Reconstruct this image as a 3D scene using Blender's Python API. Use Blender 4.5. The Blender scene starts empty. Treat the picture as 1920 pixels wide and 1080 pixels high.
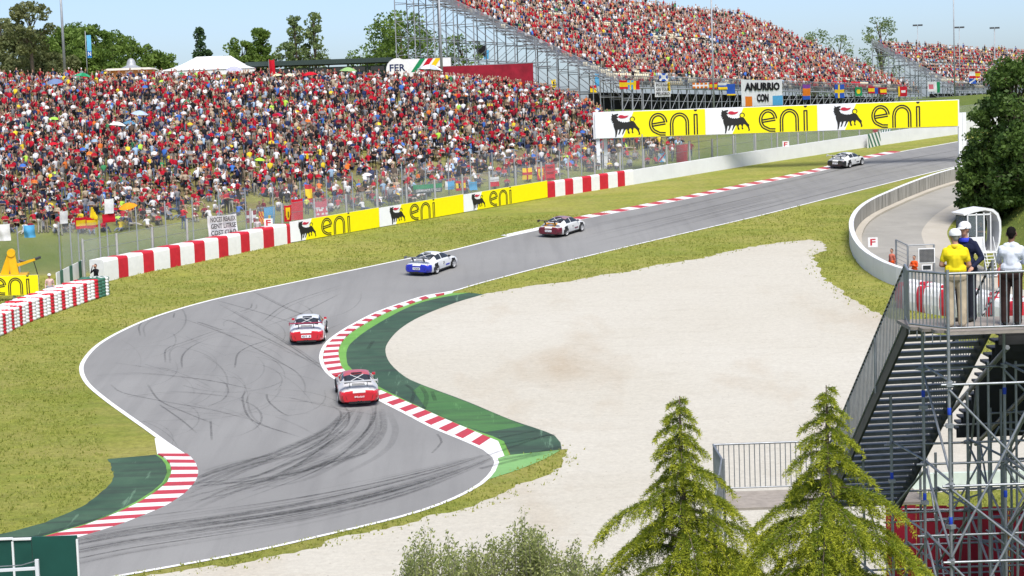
import bpy, bmesh, math, random
import numpy as np
from mathutils import Vector, Matrix, geometry

random.seed(7)
RNG = np.random.default_rng(11)
SC = bpy.context.scene
COL = SC.collection
R = math.radians

# ---------------------------------------------------------------- camera, sky, sun, exposure
FPX = 3600.0                       # focal length in pixels of the 1920 px wide photograph
PITCH = math.atan(340 / FPX)
ROLL = R(2.0)
CAM = Vector((0, 0, 13.4))
_r0, _f0, _u0 = Vector((1, 0, 0)), Vector((0, math.cos(PITCH), -math.sin(PITCH))), Vector((0, math.sin(PITCH), math.cos(PITCH)))
_r = _r0 * math.cos(ROLL) - _u0 * math.sin(ROLL)
_u = _r0 * math.sin(ROLL) + _u0 * math.cos(ROLL)
cd = bpy.data.cameras.new('camera')
cam = bpy.data.objects.new('camera', cd)
COL.objects.link(cam)
cd.sensor_width = 36.0
cd.lens = FPX / 1920 * 36.0
cd.clip_start, cd.clip_end = 0.5, 9000
cam.matrix_world = Matrix(((_r.x, _u.x, -_f0.x, CAM.x), (_r.y, _u.y, -_f0.y, CAM.y), (_r.z, _u.z, -_f0.z, CAM.z), (0, 0, 0, 1)))
SC.camera = cam

SUN_EL, SUN_AZ = R(58), R(165)     # azimuth from +Y towards +X: the sun stands high behind the camera
world = bpy.data.worlds.new('World')
SC.world = world
world.use_nodes = True
_nt = world.node_tree
_nt.nodes.clear()
_sky = _nt.nodes.new('ShaderNodeTexSky')
_sky.sky_type = 'NISHITA'
_sky.sun_disc = False
_sky.sun_elevation = SUN_EL
_sky.sun_rotation = SUN_AZ
_sky.altitude = 200
_sky.air_density = 0.55
_sky.dust_density = 1.5
_sky.ozone_density = 1.0
_bg = _nt.nodes.new('ShaderNodeBackground')
_bg.inputs['Strength'].default_value = 0.125
_out = _nt.nodes.new('ShaderNodeOutputWorld')
_nt.links.new(_sky.outputs[0], _bg.inputs[0])
_nt.links.new(_bg.outputs[0], _out.inputs[0])

sl = bpy.data.lights.new('sun', 'SUN')
sl.energy = 2.9
sl.angle = R(32)
sl.color = (1.0, 0.965, 0.91)
sun = bpy.data.objects.new('sun', sl)
COL.objects.link(sun)
_sd = Vector((math.sin(SUN_AZ) * math.cos(SUN_EL), math.cos(SUN_AZ) * math.cos(SUN_EL), math.sin(SUN_EL)))
sun.rotation_euler = _sd.to_track_quat('Z', 'Y').to_euler()
sun.location = (0, 0, 80)

SC.view_settings.view_transform = 'Standard'
SC.view_settings.look = 'None'
SC.view_settings.exposure = 0.65
SC.view_settings.gamma = 1.0
SC.render.engine = 'CYCLES'
SC.cycles.max_bounces = 6
SC.cycles.transparent_max_bounces = 24
SC.cycles.use_denoising = True

# ---------------------------------------------------------------- terrain
_BX = np.array([-400, -60, -35, -26.5, -16, 3, 7.6, 24, 46, 90, 400.])
_BY = np.array([128, 128, 128, 128, 140, 160, 166, 182, 201, 235, 400.])
_SX = np.array([-400, -80, 0, 4, 13, 25, 50, 400.])
_SS = np.array([.17, .185, .194, .185, .13, .10, .07, .0])
_EY = np.array([0, 60, 104, 112, 118, 133, 145, 165, 200, 300, 2000.])
_EX = np.array([62, 52, 42, 35, 32.5, 33.5, 37, 43.5, 65, 132, 900.])

def base_z(Y):
    return 0.08 * (np.minimum(Y, 222) - 89)

def terrain(X, Y):
    X = np.asarray(X, float); Y = np.asarray(Y, float)
    z = base_z(np.maximum(Y, 56))
    zf = np.interp(Y, [-50, 0, 36, 46, 56, 56.1], [4, 3, 2.2, .2, -2.64, -50])
    z = np.maximum(z, zf)
    yb = np.interp(X, _BX, _BY); s = np.interp(X, _SX, _SS)
    crest = np.interp(X, [-400, 3, 30, 60, 400], [207, 207, 225, 250, 420])
    d = np.clip(np.minimum(Y, crest) - yb - 2.5, 0, None)
    zh = base_z(yb + 2.5) + s * d
    zh = np.where(Y > crest + 30, zh - np.clip((Y - crest - 30) * .06, 0, 9), zh)
    z = np.where(d > 0, np.maximum(z * (Y < crest) + zh * (Y >= crest), zh), z)
    ex = np.interp(Y, _EY, _EX)
    e = np.clip(X - ex, 0, 11)
    z = z + np.where((Y > 100) & (Y < 420), .78 * e * np.clip((Y - 100) / 12, 0, 1), 0) * np.clip(e / 1.5, 0, 1)
    return z

def ray(px, py):
    return (_f0 + _r * ((px - 960) / FPX) + _u * ((540 - py) / FPX))

def gp(px, py, plane=False):
    """the point of the ground that shows at a pixel"""
    d = ray(px, py)
    if plane:
        t = (0.08 * (CAM.y - 89) - CAM.z) / (d.z - 0.08 * d.y)
        return CAM + d * t
    ts = np.arange(30, 420, .5)
    P = np.array(CAM)[None] + ts[:, None] * np.array(d)[None]
    f = P[:, 2] - terrain(P[:, 0], P[:, 1])
    k = np.argmax(f < 0)
    if f[k] >= 0:
        return CAM + d * 420
    a, b = ts[max(k - 1, 0)], ts[k]
    for _ in range(24):
        m = (a + b) / 2
        p = CAM + d * m
        if p.z - float(terrain(p.x, p.y)) < 0: b = m
        else: a = m
    return CAM + d * b

def at(px, py, Y):
    d = ray(px, py)
    return CAM + d * (Y / d.y)

def pix(P):
    v = Vector(P) - CAM
    z = v.dot(_f0)
    return 960 + FPX * v.dot(_r) / z, 540 - FPX * v.dot(_u) / z

def tz(x, y):
    return float(terrain(x, y))

# ---------------------------------------------------------------- materials
MATS = {}
def _new(name):
    m = bpy.data.materials.new(name)
    m.use_nodes = True
    nt = m.node_tree
    b = nt.nodes['Principled BSDF']
    return m, nt, b

def N(nt, t, **kw):
    n = nt.nodes.new(t)
    for k, v in kw.items():
        if k in n.inputs.keys(): n.inputs[k].default_value = v
        else: setattr(n, k, v)
    return n

def noise(nt, scale, detail=4, rough=.55, stretch=None, rot=None, coord='pos'):
    g = nt.nodes.new('ShaderNodeNewGeometry') if coord == 'pos' else nt.nodes.new('ShaderNodeTexCoord')
    src = g.outputs['Position'] if coord == 'pos' else g.outputs['Object']
    if stretch or rot:
        mp = nt.nodes.new('ShaderNodeMapping')
        if stretch: mp.inputs['Scale'].default_value = stretch
        if rot: mp.inputs['Rotation'].default_value = rot
        nt.links.new(src, mp.inputs[0]); src = mp.outputs[0]
    n = N(nt, 'ShaderNodeTexNoise', Scale=scale, Detail=detail, Roughness=rough)
    nt.links.new(src, n.inputs['Vector'])
    return n.outputs['Fac']

def ramp(nt, fac, stops, interp='LINEAR'):
    r = nt.nodes.new('ShaderNodeValToRGB')
    r.color_ramp.interpolation = interp
    els = r.color_ramp.elements
    while len(els) < len(stops): els.new(.5)
    for e, (p, c) in zip(els, stops):
        e.position = p
        e.color = (c[0], c[1], c[2], 1) if hasattr(c, '__len__') else (c, c, c, 1)
    nt.links.new(fac, r.inputs[0])
    return r.outputs[0]

def mix(nt, fac, a, b, mode='MIX'):
    m = nt.nodes.new('ShaderNodeMix')
    m.data_type = 'RGBA'; m.blend_type = mode
    for s, v in ((m.inputs[0], fac), (m.inputs[6], a), (m.inputs[7], b)):
        if hasattr(v, 'links'): nt.links.new(v, s)
        elif hasattr(v, '__len__'): s.default_value = (v[0], v[1], v[2], 1)
        else: s.default_value = v
    return m.outputs[2]

def bump(nt, b, h, strength=.3, dist=.02):
    bp = N(nt, 'ShaderNodeBump', Strength=strength, Distance=dist)
    nt.links.new(h, bp.inputs['Height'])
    nt.links.new(bp.outputs[0], b.inputs['Normal'])

def paint(name, c, rough=.5, var=.12, scale=3.0, metal=0.0, spec=.4, coat=0.0):
    """plain coloured surface with a little uneven wear"""
    if name in MATS: return MATS[name]
    m, nt, b = _new(name)
    f = noise(nt, scale, 5)
    col = ramp(nt, f, [(.3, [x * (1 - var) for x in c]), (.7, [min(1, x * (1 + var * .6)) for x in c])])
    nt.links.new(col, b.inputs['Base Color'])
    b.inputs['Roughness'].default_value = rough
    b.inputs['Metallic'].default_value = metal
    b.inputs['Specular IOR Level'].default_value = spec
    b.inputs['Coat Weight'].default_value = coat
    MATS[name] = m
    return m

def leafmat(name, c1, c2, trans=.3):
    if name in MATS: return MATS[name]
    m, nt, b = _new(name)
    a = nt.nodes.new('ShaderNodeAttribute'); a.attribute_name = 'tint'
    col = ramp(nt, a.outputs['Fac'], [(0, c1), (1, c2)])
    nt.links.new(col, b.inputs['Base Color'])
    b.inputs['Roughness'].default_value = .55
    b.inputs['Specular IOR Level'].default_value = .25
    t = nt.nodes.new('ShaderNodeBsdfTranslucent')
    nt.links.new(col, t.inputs[0])
    mx = N(nt, 'ShaderNodeMixShader', Fac=trans)
    nt.links.new(b.outputs[0], mx.inputs[1]); nt.links.new(t.outputs[0], mx.inputs[2])
    nt.links.new(mx.outputs[0], nt.nodes['Material Output'].inputs[0])
    MATS[name] = m
    return m

def glass_dark(name='dark_glass', c=(.03, .035, .04)):
    if name in MATS: return MATS[name]
    m, nt, b = _new(name)
    b.inputs['Base Color'].default_value = (*c, 1)
    b.inputs['Roughness'].default_value = .08
    b.inputs['Specular IOR Level'].default_value = .7
    MATS[name] = m
    return m

def veil(name, c, alpha, cell=None):
    """wire netting too fine to show its wires: a share of the light passes"""
    if name in MATS: return MATS[name]
    m, nt, b = _new(name)
    b.inputs['Base Color'].default_value = (*c, 1)
    b.inputs['Roughness'].default_value = .6
    f = noise(nt, .8, 3)
    a = ramp(nt, f, [(.3, alpha * .75), (.7, alpha * 1.25)])
    nt.links.new(a, b.inputs['Alpha'])
    MATS[name] = m
    return m

M = {
    'white': paint('white_paint', (.80, .80, .79), .5, .06),
    'white_wall': paint('white_wall_paint', (.74, .75, .77), .6, .06, .8),
    'red': paint('red_paint', (.55, .018, .035), .5, .12),
    'yellow': paint('sign_yellow', (.92, .80, .0), .45, .03),
    'sign_white': paint('sign_white', (.84, .85, .87), .45, .03),
    'black': paint('black_print', (.018, .017, .016), .5, .1),
    'flame': paint('flame_red', (.52, .02, .05), .5, .08),
    'steel': paint('galvanised_steel', (.33, .35, .37), .45, .2, 6, .55),
    'steel_far': paint('galvanised_tube', (.36, .38, .40), .5, .15, 1.5, .2),
    'steel_dark': paint('dark_steel', (.09, .095, .10), .5, .25, 4, .4),
    'concrete_post': paint('concrete_post', (.42, .42, .41), .85, .15, 3),
    'rubber': paint('rubber_black', (.012, .012, .012), .7, .2),
    'plastic_black': paint('black_plastic', (.02, .02, .022), .5, .2),
    'wood': paint('grey_wood_deck', (.34, .30, .26), .8, .2, 5),
    'green_board': paint('green_board', (.012, .075, .058), .5, .18, 1.2),
    'dkgreen': paint('barrier_green', (.05, .16, .11), .6, .15),
    'orange': paint('marshal_orange', (.78, .11, .02), .75, .15, 8),
    'blue_tape': paint('blue_collar', (.02, .07, .55), .5, .1),
    'skin': paint('skin', (.52, .28, .19), .55, .08, 9),
    'cream_seat': paint('cream_seat', (.78, .70, .50), .5, .06),
    'red_seat': paint('red_seat', (.60, .02, .03), .5, .06),
    'red_cloth': paint('red_cloth', (.27, .006, .022), .8, .3, .9),
    'grey_deck': paint('grey_deck', (.20, .20, .21), .8, .2, 1),
    'glass': glass_dark(),
    'net': veil('wire_net', (.55, .57, .58), .17),
    'net_light': veil('wire_net_thin', (.5, .52, .53), .10),
}

# ---------------------------------------------------------------- mesh helpers
def tag(o, label=None, cat=None, group=None, kind=None):
    if label: o['label'] = label
    if cat: o['category'] = cat
    if group: o['group'] = group
    if kind: o['kind'] = kind
    return o

def link(o, parent=None):
    COL.objects.link(o)
    if parent is not None: o.parent = parent
    return o

def empty(name, loc=(0, 0, 0), rz=0.0, label=None, cat=None, group=None, tilt=0.0):
    o = bpy.data.objects.new(name, None)
    o.empty_display_size = .2
    o.location = loc
    o.rotation_euler = (tilt, 0, rz)
    COL.objects.link(o)
    tag(o, label, cat, group)
    return o

def wmat(o):
    m = o.matrix_basis.copy()
    p = o.parent
    while p is not None:
        m = p.matrix_basis @ m
        p = p.parent
    return m

class MB:
    """collects vertices and faces of one mesh"""
    def __init__(s): s.v, s.f, s.m = [], [], []
    def add(s, vs, fs, mi=0):
        k = len(s.v)
        s.v.extend([tuple(p) for p in vs])
        for f in fs:
            s.f.append([i + k for i in f]); s.m.append(mi)
        return s
    def box(s, c, size, rz=0.0, mi=0, taper=1.0):
        hx, hy, hz = size[0] / 2, size[1] / 2, size[2] / 2
        ca, sa = math.cos(rz), math.sin(rz)
        vs = []
        for z, k in ((-hz, 1.0), (hz, taper)):
            for x, y in ((-hx, -hy), (hx, -hy), (hx, hy), (-hx, hy)):
                x, y = x * k, y * k
                vs.append((c[0] + x * ca - y * sa, c[1] + x * sa + y * ca, c[2] + z))
        return s.add(vs, [(3, 2, 1, 0), (4, 5, 6, 7), (0, 1, 5, 4), (1, 2, 6, 5), (2, 3, 7, 6), (3, 0, 4, 7)], mi)
    def hexa(s, pts, mi=0):
        return s.add(pts, [(3, 2, 1, 0), (4, 5, 6, 7), (0, 1, 5, 4), (1, 2, 6, 5), (2, 3, 7, 6), (3, 0, 4, 7)], mi)
    def tube(s, p0, p1, r0, r1=None, n=8, mi=0):
        r1 = r0 if r1 is None else r1
        p0, p1 = Vector(p0), Vector(p1)
        d = (p1 - p0)
        if d.length < 1e-6: return s
        d.normalize()
        a = d.orthogonal().normalized(); b = d.cross(a)
        vs = []
        for p, rr in ((p0, r0), (p1, r1)):
            for i in range(n):
                t = 2 * math.pi * i / n
                vs.append(p + (a * math.cos(t) + b * math.sin(t)) * rr)
        fs = [(i, (i + 1) % n, n + (i + 1) % n, n + i) for i in range(n)] + [tuple(range(n - 1, -1, -1)), tuple(range(n, 2 * n))]
        return s.add(vs, fs, mi)
    def path(s, pts, rs, n=8, mi=0):
        pts = [Vector(p) for p in pts]
        if not hasattr(rs, '__len__'): rs = [rs] * len(pts)
        vs, fs = [], []
        a = None
        for k, p in enumerate(pts):
            d = (pts[min(k + 1, len(pts) - 1)] - pts[max(k - 1, 0)]).normalized()
            a = d.orthogonal().normalized() if a is None else (a - d * a.dot(d)).normalized()
            b = d.cross(a)
            for i in range(n):
                t = 2 * math.pi * i / n
                vs.append(p + (a * math.cos(t) + b * math.sin(t)) * rs[k])
        for k in range(len(pts) - 1):
            for i in range(n):
                fs.append((k * n + i, k * n + (i + 1) % n, (k + 1) * n + (i + 1) % n, (k + 1) * n + i))
        fs += [tuple(range(n - 1, -1, -1)), tuple(range((len(pts) - 1) * n, len(pts) * n))]
        return s.add(vs, fs, mi)
    def lathe(s, c, prof, n=16, mi=0, axis='z'):
        vs, fs = [], []
        for (rr, h) in prof:
            for i in range(n):
                t = 2 * math.pi * i / n
                x, y, z = rr * math.cos(t), rr * math.sin(t), h
                if axis == 'y': x, y, z = x, z, y
                vs.append((c[0] + x, c[1] + y, c[2] + z))
        for k in range(len(prof) - 1):
            for i in range(n):
                fs.append((k * n + i, k * n + (i + 1) % n, (k + 1) * n + (i + 1) % n, (k + 1) * n + i))
        return s.add(vs, fs, mi)
    def prism(s, poly, o, ux, uy, depth, mi=0, mside=None):
        """polygon (u, v) in the plane o + u*ux + v*uy pushed out by depth along ux x uy, front side at depth"""
        o, ux, uy = Vector(o), Vector(ux), Vector(uy)
        nn = ux.cross(uy).normalized()
        n = len(poly)
        vs = [o + ux * u + uy * v for u, v in poly] + [o + ux * u + uy * v + nn * depth for u, v in poly]
        tri = geometry.tessellate_polygon([[Vector((u, v, 0)) for u, v in poly]])
        fs = []
        for t in tri:
            a, b, c = [Vector((*poly[i], 0)) for i in t]
            if (b - a).cross(c - a).z < 0: t = (t[0], t[2], t[1])
            fs.append(tuple(i + n for i in t))
        s.add(vs, fs, mi)
        k = len(s.v) - 2 * n
        for i in range(n):
            j = (i + 1) % n
            s.f.append([k + i, k + j, k + n + j, k + n + i]); s.m.append(mi if mside is None else mside)
        return s
    def build(s, name, mats, parent=None, smooth=False, world=False):
        me = bpy.data.meshes.new(name)
        v = s.v
        if world and parent is not None:
            iv = wmat(parent).inverted()
            v = [tuple(iv @ Vector(p)) for p in v]
        me.from_pydata(v, [], s.f)
        mats = mats if isinstance(mats, (list, tuple)) else [mats]
        for m in mats: me.materials.append(m)
        if len(mats) > 1: me.polygons.foreach_set('material_index', s.m)
        if smooth: me.polygons.foreach_set('use_smooth', [True] * len(me.polygons))
        me.update()
        return link(bpy.data.objects.new(name, me), parent)

def fast_mesh(name, V, F, mat, parent=None, tint=None, smooth=False, world=True, colors=None):
    """V (n,3), F (m,k) arrays; tint per face; colors (m,3) per face"""
    V = np.ascontiguousarray(V, np.float32); F = np.ascontiguousarray(F, np.int32)
    if world and parent is not None:
        iv = np.array(wmat(parent).inverted())
        V = (V @ iv[:3, :3].T + iv[:3, 3]).astype(np.float32)
    me = bpy.data.meshes.new(name)
    n, k = F.shape
    me.vertices.add(len(V)); me.vertices.foreach_set('co', V.ravel())
    me.loops.add(n * k); me.loops.foreach_set('vertex_index', F.ravel())
    me.polygons.add(n)
    me.polygons.foreach_set('loop_start', np.arange(0, n * k, k, dtype=np.int32))
    me.polygons.foreach_set('loop_total', np.full(n, k, np.int32))
    if smooth: me.polygons.foreach_set('use_smooth', np.ones(n, bool))
    me.update(calc_edges=True)
    if tint is not None:
        at_ = me.attributes.new('tint', 'FLOAT', 'FACE'); at_.data.foreach_set('value', np.asarray(tint, np.float32))
    if colors is not None:
        at_ = me.attributes.new('cloth', 'FLOAT_COLOR', 'FACE')
        c4 = np.ones((n, 4), np.float32); c4[:, :3] = colors
        at_.data.foreach_set('color', c4.ravel())
    for m in (mat if isinstance(mat, (list, tuple)) else [mat]): me.materials.append(m)
    return link(bpy.data.objects.new(name, me), parent)

_UNIT = {}
def rod(name, p0, p1, r, mat, parent, n=8):
    """a straight tube as an object of its own; all tubes of one material share a mesh"""
    key = (mat.name, n)
    if key not in _UNIT:
        b = MB().tube((0, 0, 0), (0, 0, 1), 1, n=n)
        me = bpy.data.meshes.new('tube')
        me.from_pydata(b.v, [], b.f); me.materials.append(mat)
        for p in me.polygons: p.use_smooth = len(p.vertices) == 4
        _UNIT[key] = me
    p0, p1 = Vector(p0), Vector(p1)
    d = p1 - p0
    o = bpy.data.objects.new(name, _UNIT[key])
    W = Matrix.Translation(p0) @ d.to_track_quat('Z', 'Y').to_matrix().to_4x4() @ Matrix.Diagonal((r, r, d.length, 1))
    link(o, parent)
    o.matrix_basis = wmat(parent).inverted() @ W if parent is not None else W
    return o

def copy_tree(o, parent=None):
    c = o.copy(); COL.objects.link(c); c.parent = parent
    for ch in list(o.children): copy_tree(ch, c)
    return c

def smooth_line(pts, step=1.0):
    """Catmull-Rom through the points, about one point every `step` metres"""
    P = [np.array(p, float) for p in pts]
    P = [2 * P[0] - P[1]] + P + [2 * P[-1] - P[-2]]
    out = []
    for i in range(1, len(P) - 2):
        n = max(1, int(np.linalg.norm(P[i + 1] - P[i]) / step))
        for k in range(n):
            t = k / n
            out.append(.5 * ((2 * P[i]) + (-P[i - 1] + P[i + 1]) * t + (2 * P[i - 1] - 5 * P[i] + 4 * P[i + 1] - P[i + 2]) * t * t + (-P[i - 1] + 3 * P[i] - 3 * P[i + 1] + P[i + 2]) * t ** 3))
    out.append(P[-2])
    return [Vector(p) for p in out]

def resample(line, n):
    L = [0]
    for a, b in zip(line, line[1:]): L.append(L[-1] + (b - a).length)
    out = []
    for s in np.linspace(0, L[-1], n):
        k = min(max(np.searchsorted(L, s) - 1, 0), len(line) - 2)
        t = (s - L[k]) / max(L[k + 1] - L[k], 1e-9)
        out.append(line[k].lerp(line[k + 1], t))
    return out

def length(line): return sum((b - a).length for a, b in zip(line, line[1:]))

UP = Vector((0, 0, 1))
FONT = {}
def text_polys(txt, size=1.0, bold=.018):
    if txt in ('ANURRIO', 'CON'): bold = .05
    """mesh data (verts, faces) of a line of lettering, origin at its left baseline"""
    if txt not in FONT:
        cu = bpy.data.curves.new('lettering', 'FONT'); cu.body = txt; cu.size = 1; cu.resolution_u = 2; cu.offset = bold
        ob = bpy.data.objects.new('lettering', cu); COL.objects.link(ob)
        dg = bpy.context.evaluated_depsgraph_get()
        me = bpy.data.meshes.new_from_object(ob.evaluated_get(dg))
        FONT[txt] = ([tuple(v.co) for v in me.vertices], [tuple(p.vertices) for p in me.polygons])
        bpy.data.objects.remove(ob); bpy.data.curves.remove(cu); bpy.data.meshes.remove(me)
    v, f = FONT[txt]
    w = max([p[0] for p in v], default=1)
    return [(p[0] * size, p[1] * size) for p in v], f, w * size

def lettering(mb, txt, o, ux, uy, width, height, mi=0, off=.01):
    """text filling a width x height rectangle that starts at o"""
    if not txt.strip(): return
    v, f, w = text_polys(txt.strip(), 1.0)
    pad = (len(txt) - len(txt.strip())) / len(txt)
    o = Vector(o) + Vector(ux).normalized() * width * pad / 2
    width *= 1 - pad
    x0 = min(p[0] for p in v); x1 = max(p[0] for p in v)
    y0 = min(p[1] for p in v); y1 = max(p[1] for p in v)
    o, ux, uy = Vector(o), Vector(ux), Vector(uy)
    nn = ux.cross(uy).normalized() * off
    mb.add([o + nn + ux * ((p[0] - x0) / (x1 - x0) * width) + uy * ((p[1] - y0) / (y1 - y0) * height) for p in v], f, mi)
# ---------------------------------------------------------------- ground materials
def grass_mat():
    m, nt, b = _new('mown_grass')
    big = noise(nt, .05, 4, .6)
    mid = noise(nt, .28, 6, .68)
    fine = noise(nt, 3.2, 6, .78)
    streak = noise(nt, .45, 5, .65, stretch=(.35, 1.3, 1), rot=(0, 0, R(-58)))
    streak2 = noise(nt, .9, 4, .7, stretch=(.10, 1.4, 1), rot=(0, 0, R(-52)))
    c = ramp(nt, big, [(.35, (.235, .265, .045)), (.62, (.335, .335, .070))])
    c = mix(nt, ramp(nt, mid, [(.38, 0), (.68, .8)]), c, (.36, .325, .105))
    c = mix(nt, ramp(nt, streak, [(.45, .0), (.66, .55)]), c, (.185, .245, .040))
    c = mix(nt, ramp(nt, streak2, [(.56, .0), (.70, .40)]), c, (.24, .215, .075))
    c = mix(nt, 1.0, c, ramp(nt, fine, [(.22, .30), (.5, .5), (.80, .72)]), 'OVERLAY')
    c = mix(nt, ramp(nt, noise(nt, 7.0, 4, .8), [(.30, .3), (.45, 0)]), c, (.14, .175, .03))
    # grass of the spectators' bank: greener low down, trodden brown earth among the crowd
    g = nt.nodes.new('ShaderNodeNewGeometry')
    sx = nt.nodes.new('ShaderNodeSeparateXYZ'); nt.links.new(g.outputs['Position'], sx.inputs[0])
    a = nt.nodes.new('ShaderNodeAttribute'); a.attribute_name = 'trodden'
    pat = ramp(nt, noise(nt, .18, 5, .65), [(.4, .15), (.6, 1)])
    earth = mix(nt, noise(nt, 1.2, 4), (.15, .115, .05), (.21, .17, .09))
    fac = N(nt, 'ShaderNodeMath', operation='MULTIPLY'); nt.links.new(pat, fac.inputs[0]); nt.links.new(a.outputs['Fac'], fac.inputs[1])
    c = mix(nt, fac.outputs[0], c, earth)
    a2 = nt.nodes.new('ShaderNodeAttribute'); a2.attribute_name = 'lush'
    l2 = mix(nt, noise(nt, 1.5, 5, .7), (.055, .10, .02), (.13, .19, .04))
    c = mix(nt, a2.outputs['Fac'], c, l2)
    nt.links.new(c, b.inputs['Base Color'])
    b.inputs['Roughness'].default_value = .9
    b.inputs['Specular IOR Level'].default_value = .12
    bump(nt, b, noise(nt, 6.0, 6, .8), 1.0, .12)
    return m

def asphalt_mat():
    m, nt, b = _new('track_asphalt')
    big = noise(nt, .06, 4, .6)
    fine = noise(nt, 30, 4, .8)
    lane = noise(nt, .5, 4, .6, stretch=(2.2, .12, 1), rot=(0, 0, R(18)))
    c = ramp(nt, big, [(.35, (.22, .218, .212)), (.65, (.27, .268, .26))])
    c = mix(nt, ramp(nt, lane, [(.45, 0), (.7, .35)]), c, (.17, .168, .165))
    c = mix(nt, .5, c, ramp(nt, fine, [(.25, .36), (.5, .5), (.75, .64)]), 'OVERLAY')
    c = mix(nt, ramp(nt, noise(nt, 1.3, 5, .7), [(.6, 0), (.75, .18)]), c, (.30, .295, .28))
    nt.links.new(c, b.inputs['Base Color'])
    b.inputs['Roughness'].default_value = .82
    b.inputs['Specular IOR Level'].default_value = .3
    bump(nt, b, fine, .25, .01)
    return m

def gravel_mat():
    m, nt, b = _new('pale_gravel')
    c = ramp(nt, noise(nt, .06, 4, .55), [(.35, (.485, .455, .385)), (.65, (.525, .50, .435))])
    st = noise(nt, .11, 5, .6, stretch=(1, .38, 1), rot=(0, 0, R(28)))
    c = mix(nt, ramp(nt, st, [(.54, 0), (.72, .6)]), c, (.37, .285, .19))
    rip = noise(nt, 1.1, 4, .65, stretch=(.4, 1.3, 1), rot=(0, 0, R(24)))
    c = mix(nt, ramp(nt, rip, [(.52, 0), (.75, .2)]), c, (.34, .295, .23))
    rip2 = noise(nt, .35, 5, .7, stretch=(.5, 1.4, 1), rot=(0, 0, R(-12)))
    c = mix(nt, ramp(nt, rip2, [(.55, 0), (.75, .22)]), c, (.54, .515, .46))
    c = mix(nt, 1.0, c, ramp(nt, noise(nt, 4, 7, .9), [(.2, .38), (.5, .5), (.8, .62)]), 'OVERLAY')
    v = N(nt, 'ShaderNodeTexVoronoi', Scale=2.2)
    g = nt.nodes.new('ShaderNodeNewGeometry'); nt.links.new(g.outputs['Position'], v.inputs['Vector'])
    c = mix(nt, ramp(nt, v.outputs['Distance'], [(.05, .55), (.10, 0)]), c, (.20, .165, .12))
    nt.links.new(c, b.inputs['Base Color'])
    b.inputs['Roughness'].default_value = .95
    b.inputs['Specular IOR Level'].default_value = .1
    h = mix(nt, .5, noise(nt, 7, 5, .8), rip)
    bump(nt, b, h, .6, .06)
    return m

def painted_mat(name, c1, c2, wear, line=False):
    m, nt, b = _new(name)
    f = noise(nt, .35, 5, .65)
    c = ramp(nt, f, [(.35, c1), (.65, c2)])
    sm = noise(nt, .8, 5, .65, stretch=(.3, 2.2, 1), rot=(0, 0, R(-35)))
    c = mix(nt, ramp(nt, sm, [(.45, 0), (.70, wear)]), c, (.03, .036, .03))
    c = mix(nt, ramp(nt, noise(nt, .9, 4, .7, stretch=(2.4, .25, 1), rot=(0, 0, R(20))), [(.62, 0), (.70, wear * .7)]), c, [min(1, x * 2.2 + .05) for x in c2])
    c = mix(nt, .5, c, ramp(nt, noise(nt, 14, 4, .8), [(.25, .38), (.5, .5), (.75, .62)]), 'OVERLAY')
    nt.links.new(c, b.inputs['Base Color'])
    b.inputs['Roughness'].default_value = .7
    return m

def kerb_mat(name, c):
    m, nt, b = _new(name)
    f = noise(nt, 1.1, 5, .7, stretch=(1.5, .5, 1))
    cc = mix(nt, ramp(nt, f, [(.52, 0), (.72, .45)]), c, [x * .45 + .05 for x in c])
    cc = mix(nt, .35, cc, ramp(nt, noise(nt, 12, 4, .8), [(.25, .36), (.5, .5), (.75, .62)]), 'OVERLAY')
    nt.links.new(cc, b.inputs['Base Color'])
    b.inputs['Roughness'].default_value = .65
    return m

GM = {
    'grass': grass_mat(), 'asphalt': asphalt_mat(), 'gravel': gravel_mat(),
    'dark_green': painted_mat('dark_green_paint', (.030, .072, .042), (.058, .115, .066), .8),
    'mid_green': painted_mat('mid_green_paint', (.055, .155, .045), (.075, .19, .055), .45),
    'lime': painted_mat('lime_green_paint', (.13, .33, .055), (.17, .38, .075), .2),
    'pale_green': painted_mat('pale_green_paint', (.17, .37, .12), (.22, .42, .15), .2),
    'kerb_red': kerb_mat('kerb_red', (.46, .045, .065)),
    'kerb_white': kerb_mat('kerb_white', (.76, .75, .74)),
    'line': kerb_mat('line_white', (.80, .80, .79)),
    'road': painted_mat('pale_service_road', (.30, .285, .25), (.37, .35, .31), .06),
    'verge': painted_mat('pale_concrete_verge', (.44, .40, .33), (.50, .46, .39), .04),
    'wall': None,
}

# ---------------------------------------------------------------- the ground sheet
def axis_steps(lo, hi, fine_lo, fine_hi, fine, grow=1.25):
    mid = list(np.arange(fine_lo, fine_hi + 1e-6, fine))
    a, s = [], fine
    x = fine_lo
    while x > lo: s *= grow; x -= s; a.append(x)
    c, s, x = [], fine, fine_hi
    while x < hi: s *= grow; x += s; c.append(x)
    return np.array(a[::-1] + mid + c)

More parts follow.
